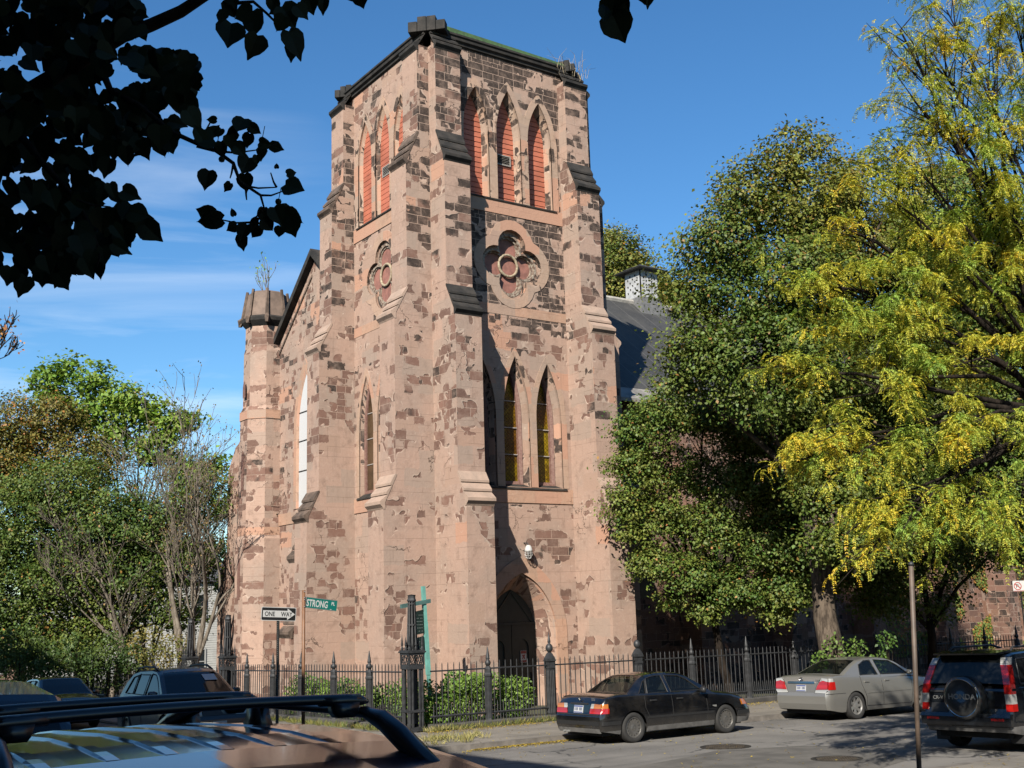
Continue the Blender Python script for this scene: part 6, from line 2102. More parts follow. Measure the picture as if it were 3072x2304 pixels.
# honey locust: drooping fronds of small yellow and green leaflets
def locust(name, label, blobs, base, fork, group):
    root = thing(name, label, 'tree', base, 0, group)
    B = np.array(base)
    m = MB(); m.smooth = True
    rr = random.Random(11)
    fk = Vector(fork)
    m.tube([Vector((0, 0, -.3)), Vector((0.03, 0, .6)), fk * .5 + Vector((.08, -.05, 0)), fk], [.30, .22, .19, .17], 10)
    FP, FD, FW_ = [], [], []
    for bi, (c, r, dens, yel) in enumerate(blobs):
        if c[2] > ZC + 6.5: dens *= 0.85
        c = Vector(c) - Vector(base)
        mid = fk.lerp(c, .5) + Vector((rr.uniform(-.4, .4), rr.uniform(-.4, .4), rr.uniform(.3, 1.0)))
        r0 = .036 + .022 * rr.random()
        m.tube([fk + Vector((0, 0, -.3)), fk.lerp(mid, .5) + Vector((0, 0, .3)), mid, mid.lerp(c, .6) + Vector((0, 0, .15)), c], [r0 * 1.4, r0 * 1.1, r0 * .8, r0 * .5, r0 * .3], 6)
        nb = int(7 + r * 6)
        for q in range(nb):
            v = Vector((rr.gauss(0, 1), rr.gauss(0, 1), rr.gauss(.1, .55))).normalized() * r * rr.uniform(.55, 1.1)
            s0 = mid.lerp(c, rr.uniform(.45, 1.0))
            e = c + v
            pm = s0.lerp(e, .5) + Vector((rr.uniform(-.1, .1), rr.uniform(-.1, .1), .22 * r))
            pts = [s0, s0.lerp(pm, .6), pm, pm.lerp(e, .55), e]
            m.tube(pts, [r0 * .28, r0 * .22, r0 * .16, .008, .004], 4, False)
            k = max(7, int(dens * r * 37)); cl_ = rr.gauss(0, .22)
            for i in range(k):
                t_ = rr.uniform(.30, 1.0)
                a = pm.lerp(e, (t_ - .4) / .6) if t_ > .4 else s0.lerp(pm, t_ / .4)
                ang = rr.uniform(0, 6.283)
                dirv = Vector((math.cos(ang), math.sin(ang), rr.uniform(-.25, .35)))
                FP.append(a + Vector((rr.gauss(0, .05), rr.gauss(0, .05), rr.gauss(0, .04)))); FD.append(dirv.normalized()); FW_.append(yel - .12 + cl_ + rr.gauss(0, .16))
    m.build('trunk', M['bark_dark'], root)
    FP, FD, FW_ = np.array(FP), np.array(FD), np.array(FW_)
    n = len(FP)
    L = rng.uniform(.17, .30, n)
    P, Nn, Dd, C, Sz = [], [], [], [], []
    NL = 11
    yc, gc, oc = np.array([0.54, 0.43, 0.040]), np.array([0.19, 0.29, 0.050]), np.array([0.50, 0.27, 0.02])
    droop = rng.uniform(.25, 1.25, n)
    side = np.cross(FD, np.array([0, 0, 1.0])); side /= np.maximum(np.linalg.norm(side, axis=1, keepdims=True), 1e-6)
    for i in range(NL):
        t_ = (i + .6) / NL
        x = L * t_
        pos = FP + FD * (x * (1 - .35 * droop * t_))[:, None] + np.array([0, 0, -1.0]) * (droop * x * t_ * .85)[:, None]
        tang = FD * (1 - .7 * droop * t_)[:, None] + np.array([0, 0, -1.0]) * (droop * t_ * 1.7)[:, None]
        tang /= np.linalg.norm(tang, axis=1, keepdims=True)
        for sg in (-1, 1):
            d = side * sg * .8 + tang * .55 + np.array([0, 0, -.28])
            d /= np.linalg.norm(d, axis=1, keepdims=True)
            nn = np.cross(d, tang) * sg + rng.normal(size=(n, 3)) * .35 + np.array([0, 0, .25])
            nn /= np.linalg.norm(nn, axis=1, keepdims=True)
            sz = .047 * (1 - .35 * abs(t_ - .45)) * rng.uniform(.8, 1.15, n)
            P.append(pos + d * (sz * .5)[:, None]); Nn.append(nn); Dd.append(d); Sz.append(sz)
            w = np.clip(FW_ + (t_ - .4) * .3 + rng.normal(size=n) * .10, 0, 1)[:, None]
            col = gc * (1 - w) + yc * w
            col = np.where(w > .93, col * .5 + oc * .5, col) * (1 + .16 * rng.normal(size=(n, 1)))
            C.append(col)
    leaves('crown', np.concatenate(P), np.concatenate(Nn), np.concatenate(Dd), np.concatenate(Sz), np.clip(np.concatenate(C), .01, 1), M['leaf_thin'], root, .40)
    return root


LB = [(2700, 880, 19, 1.35, 1.0, .42), (2950, 830, 20, 1.6, 1.0, .38), (2430, 850, 18, 1.0, .75, .50), (2340, 1120, 17.5, .65, .9, .65), (2520, 1010, 18, 1.15, .9, .48), (2620, 1180, 18, 1.3, 1.1, .42), (2860, 1100, 19, 1.5, 1.1, .45), (3060, 1080, 20, 1.5, 1.0, .35),
      (2380, 1390, 17, .75, 1.0, .70), (2530, 1390, 17, .95, 1.0, .52), (2740, 1400, 17.5, 1.3, 1.1, .42), (2960, 1380, 18, 1.4, 1.1, .38), (2540, 1600, 16.5, .6, .8, .55), (2680, 1620, 16.5, .85, 1.0, .45), (2850, 1610, 17, 1.1, 1.0, .38), (3040, 1600, 17, 1.1, 1.0, .4),
      (2560, 1720, 16, .35, .6, .75), (2900, 470, 19, 1.2, .9, .45), (2740, 300, 19, .9, .7, .55), (2950, 190, 20, 1.3, .8, .50), (3060, 420, 20, 1.2, .9, .38), (2700, 90, 19, .65, .6, .65), (2620, 560, 18.5, .8, .7, .55), (2840, 30, 19.5, .9, .7, .55), (3050, 40, 20, 1.0, .8, .5),
      (2760, 680, 19, 1.0, .9, .42), (3040, 650, 20, 1.3, 1.0, .35), (2480, 660, 18.5, .55, .55, .6), (2830, 330, 19.5, 1.0, .7, .5), (2960, 620, 19.5, 1.1, .8, .42), (2800, 160, 19.5, .8, .7, .55), (2680, 440, 19, .7, .7, .5), (2980, 330, 20, 1.1, .8, .45), (2900, 730, 19.5, 1.1, .9, .4), (2650, 1000, 18.5, 1.0, .9, .45)]
lx_, ly_ = 1.4, -21.6
locust('honey_locust', 'honey locust with drooping yellow and green fronds over the dark SUV', [(PT(x, y, d), r, dn, ye) for x, y, d, r, dn, ye in LB], (lx_, ly_, gz(lx_, ly_) + .12), (-.4, .5, 5.2), 'trees round the church')

# tree tops behind the nave
def autumn(a, b, c_, frac=.06):
    a, b, c_ = np.array(a), np.array(b), np.array(c_)
    def f(P, w): return np.where(rng.random((len(P), 1)) < frac, c_, a * (1 - w) + b * w)
    return f


bt = [(1840, 790, 1.6), (1860, 860, 1.8), (1900, 900, 1.3), (1830, 720, .7), (1990, 880, .9), (2010, 930, 1.0), (2120, 1000, 1.6), (1940, 960, 1.5)]
pb_ = at(1880, 1500, 66)
broadleaf('back_tree', 'yellowing tree top showing behind the roof ventilator', [(PT(x, y, 64), r * 1.35) for x, y, r in bt], (pb_.x, pb_.y, ZC - 4.5), .25, M['bark_dark'], autumn((.075, .105, .02), (.17, .16, .03), (.24, .13, .03), .05), .17, 15, 28, .32, 4, 'trees round the church', twig=False)

# left-hand trees
dk = autumn((.042, .080, .015), (.115, .145, .028), (.24, .13, .03), .025)
og = autumn((.060, .080, .016), (.14, .12, .026), (.26, .12, .03), .10)
gr = autumn((.10, .18, .025), (.19, .27, .045), (.2, .2, .05), .03)
lt = [(40, 1560, 2.2), (180, 1480, 2.0), (300, 1560, 2.0), (60, 1750, 2.0), (230, 1720, 2.0), (380, 1700, 1.7), (420, 1560, 1.5), (120, 1880, 1.3), (20, 1930, 1.4), (250, 1900, 1.3), (-40, 1840, 1.6), (370, 1930, 1.0), (180, 1970, 1.0), (80, 1990, 1.0), (500, 1640, 1.1), (560, 1520, 1.2), (640, 1470, 1.0), (590, 1690, 1.2), (550, 1850, 1.0), (470, 1800, 1.2), (-60, 1650, 2), (330, 1830, 1.2)]
q = at(250, 1990, 50)
broadleaf('yard_tree', 'dense dark green tree filling the left edge behind the far iron fence', [(PT(x, y, 50), r) for x, y, r in lt], (q.x, q.y, sw(q.x, q.y)), .24, M['bark_dark'], dk, .135, 17, 27, .30, 12, 'trees round the church')
lt = [(30, 1290, 1.7), (150, 1260, 1.5), (60, 1420, 1.9), (230, 1370, 1.5), (-40, 1380, 2.0), (330, 1430, 1.3)]
q = at(60, 1990, 54)
broadleaf('yard_tree', 'rust and green tinted tree at the far left above the dark hatchback', [(PT(x, y, 53), r) for x, y, r in lt], (q.x, q.y, sw(q.x, q.y)), .22, M['bark_dark'], og, .135, 17, 27, .30, 13, 'trees round the church')
# ailanthus: long pinnate leaves in starry tufts
lt = [(130, 1140, .75), (190, 1110, .7), (270, 1150, .9), (350, 1190, .9), (420, 1230, 1.0), (250, 1240, 1.0), (500, 1270, .9), (560, 1260, .7), (330, 1300, 1.1), (460, 1340, 1.1), (160, 1200, .8), (640, 1400, .7), (560, 1420, 1.0), (680, 1530, .7), (640, 1650, .7), (690, 1760, .6)]
q = at(360, 1990, 56)
root = broadleaf('ailanthus_tree', 'bright green feathery tree top rising behind the bare grey branches', [(PT(x, y, 55), r * 1.05) for x, y, r in lt], (q.x, q.y, sw(q.x, q.y)), .16, M['bark'], gr, .23, 13, 22, .30, 14, 'trees round the church', hole=.32)
for ch in root.children:
    if ch.name.startswith('crown'): ch.data.materials[0] = M['leaf_thin']


def twiggy(name, label, base, trunks, barkmat, seed, depth=4, spread=.5, shrink=.72, r0=.12, leafcol=None, nleaf=0, group=None, leaf=.07, cat='tree'):
    """Bare recursively forking tree; a few leaves cling to the twig ends."""
    root = thing(name, label, cat, base, 0, group)
    m = MB(); m.smooth = True
    rr = random.Random(seed)
    ends = []
    B = Vector(base)

    def grow(p, d, ln, r, lv):
        n = 4
        pts, q, dd = [p], p, d.copy()
        for i in range(n):
            dd = (dd + Vector((rr.gauss(0, .09), rr.gauss(0, .09), rr.gauss(.05, .06)))).normalized()
            q = q + dd * ln / n
            pts.append(q)
        m.tube(pts, [r * (1 - .32 * i / n) for i in range(n + 1)], 7 if lv < 2 else (5 if lv < 3 else 4), False)
        if lv >= depth: ends.append(q); return
        for k in range(rr.choice((2, 3, 3)) if lv > 0 else 3):
            t_ = rr.uniform(.45, 1) if k else 1.0
            st = pts[min(n, int(t_ * n))]
            v = (dd + Vector((rr.gauss(0, spread), rr.gauss(0, spread), rr.gauss(.12, spread * .6)))).normalized()
            grow(st, v, ln * shrink * rr.uniform(.75, 1.2), max(r * .60, .012), lv + 1)
    for p, d, ln, r in trunks:
        grow(Vector(p) - B, Vector(d).normalized(), ln, r, 0)
    m.build('trunk', barkmat, root)
    if nleaf:
        E = np.array([list(e) for e in ends])
        idx = rng.integers(0, len(E), nleaf)
        P = E[idx] + rng.normal(size=(nleaf, 3)) * .10
        leaves('crown', P, unit(nleaf), unit(nleaf) + np.array([0, 0, -.8]), leaf * rng.uniform(.6, 1.2, nleaf), tint(nleaf, leafcol, .25), M['leaf_thin'], root, .7)
    return root


q = at(556, 1980, 47)
gq = sw(q.x, q.y)
t1 = at(560, 1690, 47); t2 = at(600, 1600, 47.5)
twiggy('bare_tree', 'nearly leafless pale barked tree beside the church turret', (q.x, q.y, gq),
       [((q.x, q.y, gq - .2), (-.08, .05, 1), 3.4, .17), ((q.x + .2, q.y - .1, gq - .2), (.06, -.04, 1), 3.9, .15)], M['bark_pale'], 21, 6, .36, .77, leafcol=(.20, .15, .07), nleaf=2200, group='trees round the church', leaf=.10)
q = at(420, 1985, 49)
twiggy('bare_tree', 'leaning pale twiggy tree reaching left over the dark green one', (q.x, q.y, sw(q.x, q.y)),
       [((q.x, q.y, sw(q.x, q.y) - .2), (-.12, .15, 1), 3.6, .12), ((q.x + .1, q.y, sw(q.x, q.y) + 2.0), (-.75, .4, .55), 3.2, .07)], M['bark_pale'], 33, 6, .42, .73, leafcol=(.11, .15, .03), nleaf=1500, group='trees round the church', leaf=.13)
q = at(470, 1985, 52)
twiggy('bare_tree', 'slender bare tree between the dark green crown and the pale forked tree', (q.x, q.y, sw(q.x, q.y)),
       [((q.x, q.y, sw(q.x, q.y) - .2), (-.12, .05, 1), 3.6, .15)], M['bark_pale'], 44, 6, .36, .75, leafcol=(.16, .15, .05), nleaf=500, group='trees round the church', leaf=.11)
q = at(330, 1985, 51)
twiggy('bare_tree', 'sparse grey branched tree rising through the dark green crown at left', (q.x, q.y, sw(q.x, q.y)),
       [((q.x, q.y, sw(q.x, q.y) - .2), (.10, -.15, 1), 4.4, .15), ((q.x, q.y, sw(q.x, q.y) + 2.2), (.5, -.3, .8), 3.4, .09)], M['bark_pale'], 57, 6, .40, .75, leafcol=(.13, .15, .04), nleaf=1400, group='trees round the church', leaf=.13)
# dim understorey filling the shade beside the nave
q = at(2800, 1980, 41)
broadleaf('yard_tree', 'dim spreading tree in deep shade between the linden and the nave', [(PT(x, y, d), r) for x, y, d, r in ((2430, 1500, 39, 1.4), (2560, 1640, 40, 1.7), (2750, 1640, 41, 1.8), (2940, 1580, 41, 1.7), (3080, 1560, 41, 1.8), (2640, 1780, 40, 1.2), (2820, 1760, 41, 1.2), (2480, 1700, 39.5, 1.2), (2720, 1500, 41, 1.8), (3000, 1480, 41, 1.8))], (q.x, q.y, sw(q.x, q.y)), .2, M['bark_dark'], autumn((.035, .07, .012), (.08, .11, .02), (.14, .1, .02), .04), .13, 24, 26, .28, 23, 'trees round the church', hole=.1)
q = at(-260, 1500, 25)
twiggy('bare_tree', 'thin twigs with a few orange leaves at the left edge', (q.x, q.y, gz(q.x, q.y)),
       [((q.x, q.y, gz(q.x, q.y)), (.04, .02, 1), 2.6, .09), (tuple(at(-190, 1330, 25)), (.42, -.28, .62), 1.3, .03), (tuple(at(-150, 1180, 25)), (.5, -.33, .4), 1.0, .026)], M['bark_dark'], 5, 5, .36, .66, leafcol=(.42, .20, .07), nleaf=420, group='trees round the church', leaf=.085)

# sapling and weeds rooted in the masonry
q = (TC.x, TC.y, ZC + 13.45)
twiggy('sapling', 'thin bare sapling growing from the top of the turret', q, [((q[0], q[1], q[2]), (-.05, .1, 1), 1.3, .022), ((q[0], q[1], q[2]), (.15, .0, 1), 1.1, .016), ((q[0], q[1], q[2]), (-.4, .3, 1), .9, .014)], M['bark_pale'], 9, 2, .22, .62, leafcol=(.18, .26, .05), nleaf=60, leaf=.12, cat='sapling')
root = thing('dry_weeds', 'dry straw coloured weeds on the right hand corner of the tower top', 'weeds', (W - .5, -.5, ZC + 19.6))
m = MB()
for i in range(26):
    a = random.gauss(0, .42); b = random.gauss(0, .3)
    p = Vector((random.uniform(-.7, .55), random.uniform(-.15, .3), random.uniform(-.1, .5)))
    h = random.uniform(.35, 1.1)
    m.tube([p, p + Vector((a * .3, b * .3, h * .55)), p + Vector((a, b, h * random.uniform(.5, 1)))], [.010, .008, .003], 3, False)
m.build('stalks', pr('straw', (0.46, 0.38, 0.25), 0.9), root)

# bushes and creeper in the churchyard
def shrub(name, label, cat, pts, col, leaf, n, group=None, kind=None, k=8):
    b = np.array(pts[0][:3])
    root = thing(name, label, cat, tuple(b), 0, group)
    P = []
    for x, y, z, r in pts:
        d = unit(n); P.append(np.array([x, y, z]) - b + d * r * (0.35 + .65 * rng.random((n, 1)) ** .5) * np.array([1, .8, 1]))
    P = np.concatenate(P); P = P[P[:, 2] + b[2] > sw(*b[:2]) - .1]
    m_ = len(P)
    N = unit(m_) * .8 + np.array([-.3, -.4, .5]); N /= np.linalg.norm(N, axis=1, keepdims=True)
    w = np.clip(noise3(P + b, 2.5)[:, None] * .5 + .5 + rng.normal(size=(m_, 1)) * .2, 0, 1)
    c_ = np.asarray(col[0]) * (1 - w) + np.asarray(col[1]) * w
    leaves('foliage', P, N, unit(m_) + np.array([0, 0, -.3]), leaf * rng.uniform(.6, 1.3, m_), c_ * (1 + .15 * rng.normal(size=(m_, 1))), M['leaf'], root, .65)
    m = MB()
    for x, y, z, r in pts:
        for i in range(5):
            e = Vector((x - b[0] + random.gauss(0, r * .4), y - b[1] + random.gauss(0, r * .4), z - b[2] + r * random.uniform(.2, .9)))
            m.tube([Vector((x - b[0], y - b[1], sw(x, y) - b[2])), (Vector((x - b[0], y - b[1], z - b[2] - r * .3)) + e) / 2, e], [.014, .010, .004], 4, False)
    m.build('stems', M['bark_dark'], root)
    return root


g_ = sw(-1, -4.3)
cg = ((.045, .10, .016), (.13, .20, .032))
shrub('bush', 'green bush behind the fence, directly right of the corner pier', 'bush', [(-2.6, -4.2, g_ + .45, .5), (-2.0, -4.1, g_ + .55, .6), (-1.5, -4.3, g_ + .75, .65), (-1.7, -3.8, g_ + 1.0, .5)], cg, .10, 850, 'bushes inside the church fence')
shrub('bush', 'green bush inside the fence in front of the church doorway', 'bush', [(-.7, -4.2, g_ + .7, .7), (-.2, -4.3, g_ + .5, .6), (.2, -4.1, g_ + .65, .6), (-1.0, -3.8, g_ + .9, .5)], cg, .10, 850, 'bushes inside the church fence')
g2 = sw(-3.2, 1)
for i, (y0, lb_) in enumerate(((-2.9, 'low green bush inside the fence left of the corner pier'), (.2, 'low green bush behind the fence, right of the STRONG PL pole'), (3.2, 'low green bush behind the fence, by the ONE WAY post'))):
    shrub('bush', lb_, 'bush', [(-2.9 + random.uniform(-.2, .3), y0 + d, sw(-3, y0) + .35 + random.uniform(0, .5), .5 + random.uniform(0, .2)) for d in (-1.0, -.4, .2, .8, 1.3)], cg, .10, 520, 'bushes inside the church fence')
q = at(2450, 1960, 32)
shrub('bush', 'leafy sprouts round the foot of the grey linden trunk', 'bush', [(*PT(2500, 1945, 32.5), .45), (*PT(2570, 1950, 32.5), .4), (*PT(2660, 1925, 32.5), .35), (*PT(2640, 1985, 32.5), .35), (*PT(2460, 1985, 32.5), .3)], ((.04, .085, .015), (.09, .14, .022)), .10, 130, 'bushes inside the church fence')
shrub('bush', 'brownish shrub by the far gate left of the piers', 'bush', [(*PT(440, 1930, 46), .8), (*PT(520, 1950, 46), .7), (*PT(470, 1980, 46), .7)], ((.07, .09, .02), (.16, .12, .03)), .12, 420, 'bushes inside the church fence')
for x, y, d, r_, lb_ in ((60, 1935, 47, .9, 'dark evergreen bush behind the far fence at the left edge'), (225, 1955, 46.5, .8, 'bright topped evergreen bush behind the dark hatchback'), (330, 1950, 47.5, .8, 'dark bush behind the fence between the two dark parked cars')):
    c_ = at(x, y, d)
    shrub('bush', lb_, 'bush', [(c_.x, c_.y, c_.z, r_), (c_.x + .8, c_.y - .5, c_.z - .4, r_ * .8), (c_.x - .8, c_.y + .5, c_.z - .5, r_ * .8), (c_.x, c_.y, c_.z - 1.0, r_)], ((.025, .055, .012), (.07, .10, .02)), .12, 700, 'bushes inside the church fence')
# creeper on the nave wall
root = thing('ivy', 'autumn tinted creeper climbing the shaded nave wall at the right', 'creeper', (31.0, NV0, ZC - 3))
n = 16000
P = np.stack([rng.normal(0.5, 3.2, n), np.full(n, -.06) - rng.random(n) * .12, np.abs(rng.normal(0, 2.6, n))], axis=1)
P = P[noise3(P, 1.3, 2) > -.15]
n = len(P)
N = unit(n) * .5 + np.array([-.2, -1, .3]); N /= np.linalg.norm(N, axis=1, keepdims=True)
leaves('foliage', P, N, unit(n) * .5 + np.array([0, 0, -1]), .13 * rng.uniform(.6, 1.2, n), np.where(rng.random((n, 1)) < .3, np.array([.22, .11, .03]), np.array([.10, .14, .03])) * (1 + .2 * rng.normal(size=(n, 1))), M['leaf'], root, .8)

# grass tufts and fallen leaves
def blades(name, spots, mat_cols, h, nper, label=None):
    P0, T = [], []
    for x, y, r in spots:
        a = rng.uniform(0, 6.283, nper); rad = r * np.sqrt(rng.random(nper))
        px, py = x + rad * np.cos(a), y + rad * np.sin(a)
        pz = np.array([sw(u, v) for u, v in zip(px, py)]) + .005
        P0.append(np.stack([px, py, pz], 1)); T.append(np.stack([np.cos(a) * .6, np.sin(a) * .6, np.ones(nper)], 1) + rng.normal(size=(nper, 3)) * .35)
    P0, T = np.concatenate(P0), np.concatenate(T)
    n = len(P0)
    T /= np.linalg.norm(T, axis=1, keepdims=True)
    hh = h * rng.uniform(.4, 1.2, n)
    N = np.cross(T, unit(n)); N /= np.linalg.norm(N, axis=1, keepdims=True)
    w = rng.random((n, 1))
    c_ = np.asarray(mat_cols[0]) * (1 - w) + np.asarray(mat_cols[1]) * w
    o = leaves(name, P0 + T * hh[:, None] * .5, N, T, hh, c_, M['leaf'], None, .09)
    o['kind'] = 'stuff'
    return o


sp = [(u, FV - .32 + random.uniform(-.05, .12), random.uniform(.08, .22)) for u in np.arange(-3.2, 3.5, .13)]
sp += [(FU - .35 + random.uniform(-.15, .1), v, random.uniform(.1, .25)) for v in np.arange(-4, 8, .16)]
blades('grass', sp, ((.07, .11, .02), (.22, .18, .06)), .20, 26)
sp = [(-4.6 + random.gauss(0, .45), -8.2 + random.gauss(0, .25), .14) for _ in range(16)] + [(-3.2 + random.gauss(0, .3), -5.5, .15) for _ in range(8)] + [(-5.9 + random.gauss(0, .5), -9.2 + random.gauss(0, .15), .12) for _ in range(10)]
blades('dry_grass', sp, ((.30, .25, .10), (.13, .14, .04)), .18, 40)
n = 15000
xs_ = rng.uniform(-6.5, 16, n)
band = rng.random(n)
ys_ = np.where(band < .68, KV - .02 - np.abs(rng.normal(0, .20, n)), np.where(band < .90, FV - .35 - np.abs(rng.normal(0, .5, n)), rng.uniform(-20, -5.2, n)))
keep = noise3(np.stack([xs_, ys_, xs_ * 0], 1), .8, 1) > -.35
xs_, ys_ = xs_[keep], ys_[keep]
zz_ = np.array([(sw(u, v) if v > KV + .02 else (gz(u, v) if v > -20 else gz(u, v) + .125)) for u, v in zip(xs_, ys_)]) + .012 + rng.random(len(xs_)) * .015
n = len(xs_)
N = unit(n) * .35 + np.array([0, 0, 1.0]); N /= np.linalg.norm(N, axis=1, keepdims=True)
o = leaves('fallen_leaves', np.stack([xs_, ys_, zz_], 1), N, unit(n), rng.uniform(.03, .075, n), np.where(rng.random((n, 1)) < .75, np.array([.34, .25, .04]), np.array([.16, .11, .04])) * (1 + .2 * rng.normal(size=(n, 1))), M['leaf'], None, .5)
o['kind'] = 'stuff'
n = 900
P = np.stack([rng.uniform(-9, 8, n), rng.uniform(-23, -20.2, n)], 1)
z_ = np.array([gz(u, v) + .14 for u, v in P])
o = leaves('fallen_leaves', np.stack([P[:, 0], P[:, 1], z_], 1), np.tile(np.array([[0.05, 0, 1.0]]), (n, 1)), unit(n), rng.uniform(.03, .07, n), np.tile(np.array([[.32, .22, .03]]), (n, 1)), M['leaf'], None, .5)
o['kind'] = 'stuff'

# ================================================================== tree over the camera
def heart_leaf(m, P, D, N, s, cols):
    """Broad heart shaped leaf with a drawn-out tip, slightly folded and curled."""
    D = (D - N * D.dot(N)).normalized(); S = N.cross(D)
    wd = random.uniform(.78, 1.18); tp = random.uniform(.96, 1.16); jg = [random.uniform(-.035, .035) for _ in range(8)]
    pr_ = [(0, -.02), (.20 * wd, -.10 + jg[0]), (.41 * wd + jg[1], .02), (.50 * wd + jg[2], .24), (.47 * wd + jg[3], .48), (.33 * wd + jg[4], .70), (.15 * wd, .87), (.02, tp)]
    vs = []
    mid = [(0, 0.0), (0, .35), (0, .7), (0, 1.08)]
    cu = random.uniform(-.10, .25); fo = random.uniform(.05, .35)
    def pt(x, y): return P + S * (x * s) + D * ((y - .35) * s) + N * (s * (fo * abs(x) - cu * y * y))
    L = [pt(-x, y) for x, y in pr_]; Rr = [pt(x, y) for x, y in pr_]; C = [pt(0, y) for _, y in mid]
    base = len(m.v)
    pts = C + L + Rr
    f = []
    # left fan
    for o_, flip in ((4, False), (12, True)):
        idx = [0] + [o_ + i for i in range(1, 8)]
        tri = [(0, o_ + 1, o_ + 2), (0, o_ + 2, o_ + 3, 1), (1, o_ + 3, o_ + 4), (1, o_ + 4, o_ + 5, 2), (2, o_ + 5, o_ + 6), (2, o_ + 6, o_ + 7, 3)]
        f += [tuple(reversed(t)) if flip else t for t in tri]
    m.add(pts, f)


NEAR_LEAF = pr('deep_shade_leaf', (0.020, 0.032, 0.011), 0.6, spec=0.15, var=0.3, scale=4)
root_p = Vector((-24.3, -30.6, gz(-24, -30.6) + .12))
near_tree = thing('street_tree', 'tree over the camera with dark heart shaped leaves against the sky', 'tree', tuple(root_p), 0, 'trees round the church')
twigs = MB(); twigs.smooth = True
lv = MB()
rr = random.Random(77)


def branch(pix, radii):
    pts = [at(x, y, d) - root_p for x, y, d in pix]
    twigs.tube(pts, radii, 7)
    return pts


limb = branch([(-900, 700, 5.4), (-300, 470, 4.9), (0, 325, 4.6), (150, 235, 4.5), (282, 157, 4.45), (370, 105, 4.4), (450, 76, 4.4), (540, 35, 4.35), (640, -30, 4.3), (820, -140, 4.25), (1000, -240, 4.2)], [.060, .045, .036, .034, .031, .028, .026, .024, .020, .015, .008])
b1 = branch([(282, 157, 4.45), (330, 270, 4.3), (418, 315, 4.2), (515, 396, 4.1), (590, 430, 4.05), (648, 452, 4.0), (700, 490, 4.0), (720, 545, 3.98), (782, 586, 3.95), (792, 624, 3.95), (755, 667, 3.95)], [.018, .013, .010, .009, .008, .0075, .007, .006, .005, .004, .003])
b2 = branch([(0, 325, 4.6), (120, 480, 4.5), (230, 600, 4.4), (280, 700, 4.4), (300, 760, 4.35)], [.02, .014, .010, .007, .004])
b3 = branch([(640, -30, 4.3), (700, 10, 4.2), (760, 5, 4.15), (800, 40, 4.15), (850, 90, 4.1)], [.012, .008, .006, .005, .003])
for a, b in (((720, 555), (830, 562)), ((830, 562), (812, 518)), ((782, 586), (845, 575)), ((737, 560), (740, 600)), ((700, 490), (690, 535)), ((590, 440), (690, 455)), ((650, 455), (770, 450)), ((770, 450), (830, 430)), ((590, 430), (640, 350)), ((755, 667), (660, 658)), ((300, 760), (290, 800)), ((230, 600), (330, 620))):
    branch([(*a, 3.98), ((a[0] + b[0]) / 2, (a[1] + b[1]) / 2 + 6, 3.98), (*b, 3.98)], [.0045, .0035, .0022])


def put(px, py, d, s, ang=None, tilt=.5):
    """Leaf hanging with its tip towards image angle ang (degrees, 270 = down)."""
    p = at(px, py, d) - root_p
    a = R(ang if ang is not None else rr.gauss(275, 45))
    D = RT * math.cos(a) + UP * math.sin(a) + FW * rr.uniform(-.35, .35)
    N = (-FW + RT * rr.gauss(0, tilt) + UP * rr.gauss(0, tilt))
    N.normalize()
    heart_leaf(lv, p, D.normalized(), N, s, None)


# solid mass, upper left
def inpoly(x, y, poly):
    c = False
    for (ax, ay), (bx, by) in zip(poly, poly[1:] + poly[:1]):
        if (ay > y) != (by > y) and x < (bx - ax) * (y - ay) / (by - ay) + ax: c = not c
    return c


MASS = [(-120, -120), (430, -120), (420, 40), (440, 100), (430, 150), (560, 170), (595, 230), (560, 310), (500, 330), (560, 370), (500, 440), (420, 450), (330, 440), (330, 520), (300, 560), (370, 610), (440, 680), (370, 720), (330, 770), (180, 840), (60, 820), (-120, 760)]
HOLES = [(60, 185, 62, 30), (205, 118, 22, 24), (330, 55, 22, 18), (370, 240, 40, 26), (30, 85, 26, 14), (10, 420, 24, 26), (350, 560, 22, 30), (345, 330, 20, 15), (110, 520, 18, 22), (215, 670, 18, 18), (455, 330, 22, 16), (75, 420, 26, 20), (265, 395, 16, 12), (130, 640, 16, 14), (320, 470, 26, 20), (40, 640, 14, 18)]
n = 0
while n < 760:
    x, y = rr.uniform(-120, 610), rr.uniform(-120, 850)
    if not inpoly(x, y, MASS): continue
    if any(((x - hx) / hw_) ** 2 + ((y - hy) / hh_) ** 2 < 1.5 for hx, hy, hw_, hh_ in HOLES) and rr.random() < .97: continue
    edge = not inpoly(x + 40, y + 35, MASS)
    put(x, y, rr.uniform(4.0, 5.6), rr.uniform(.055, .092) * (1.0 if edge else 1.1), tilt=.45)
    n += 1
for _ in range(520):          # the crown goes on beyond the frame
    put(rr.uniform(-900, -110), rr.uniform(-350, 820), rr.uniform(4.2, 6.0), rr.uniform(.07, .105), tilt=.5)
for _ in range(260): put(rr.uniform(-300, 900), rr.uniform(-600, -140), rr.uniform(4.0, 5.6), rr.uniform(.07, .10), tilt=.5)
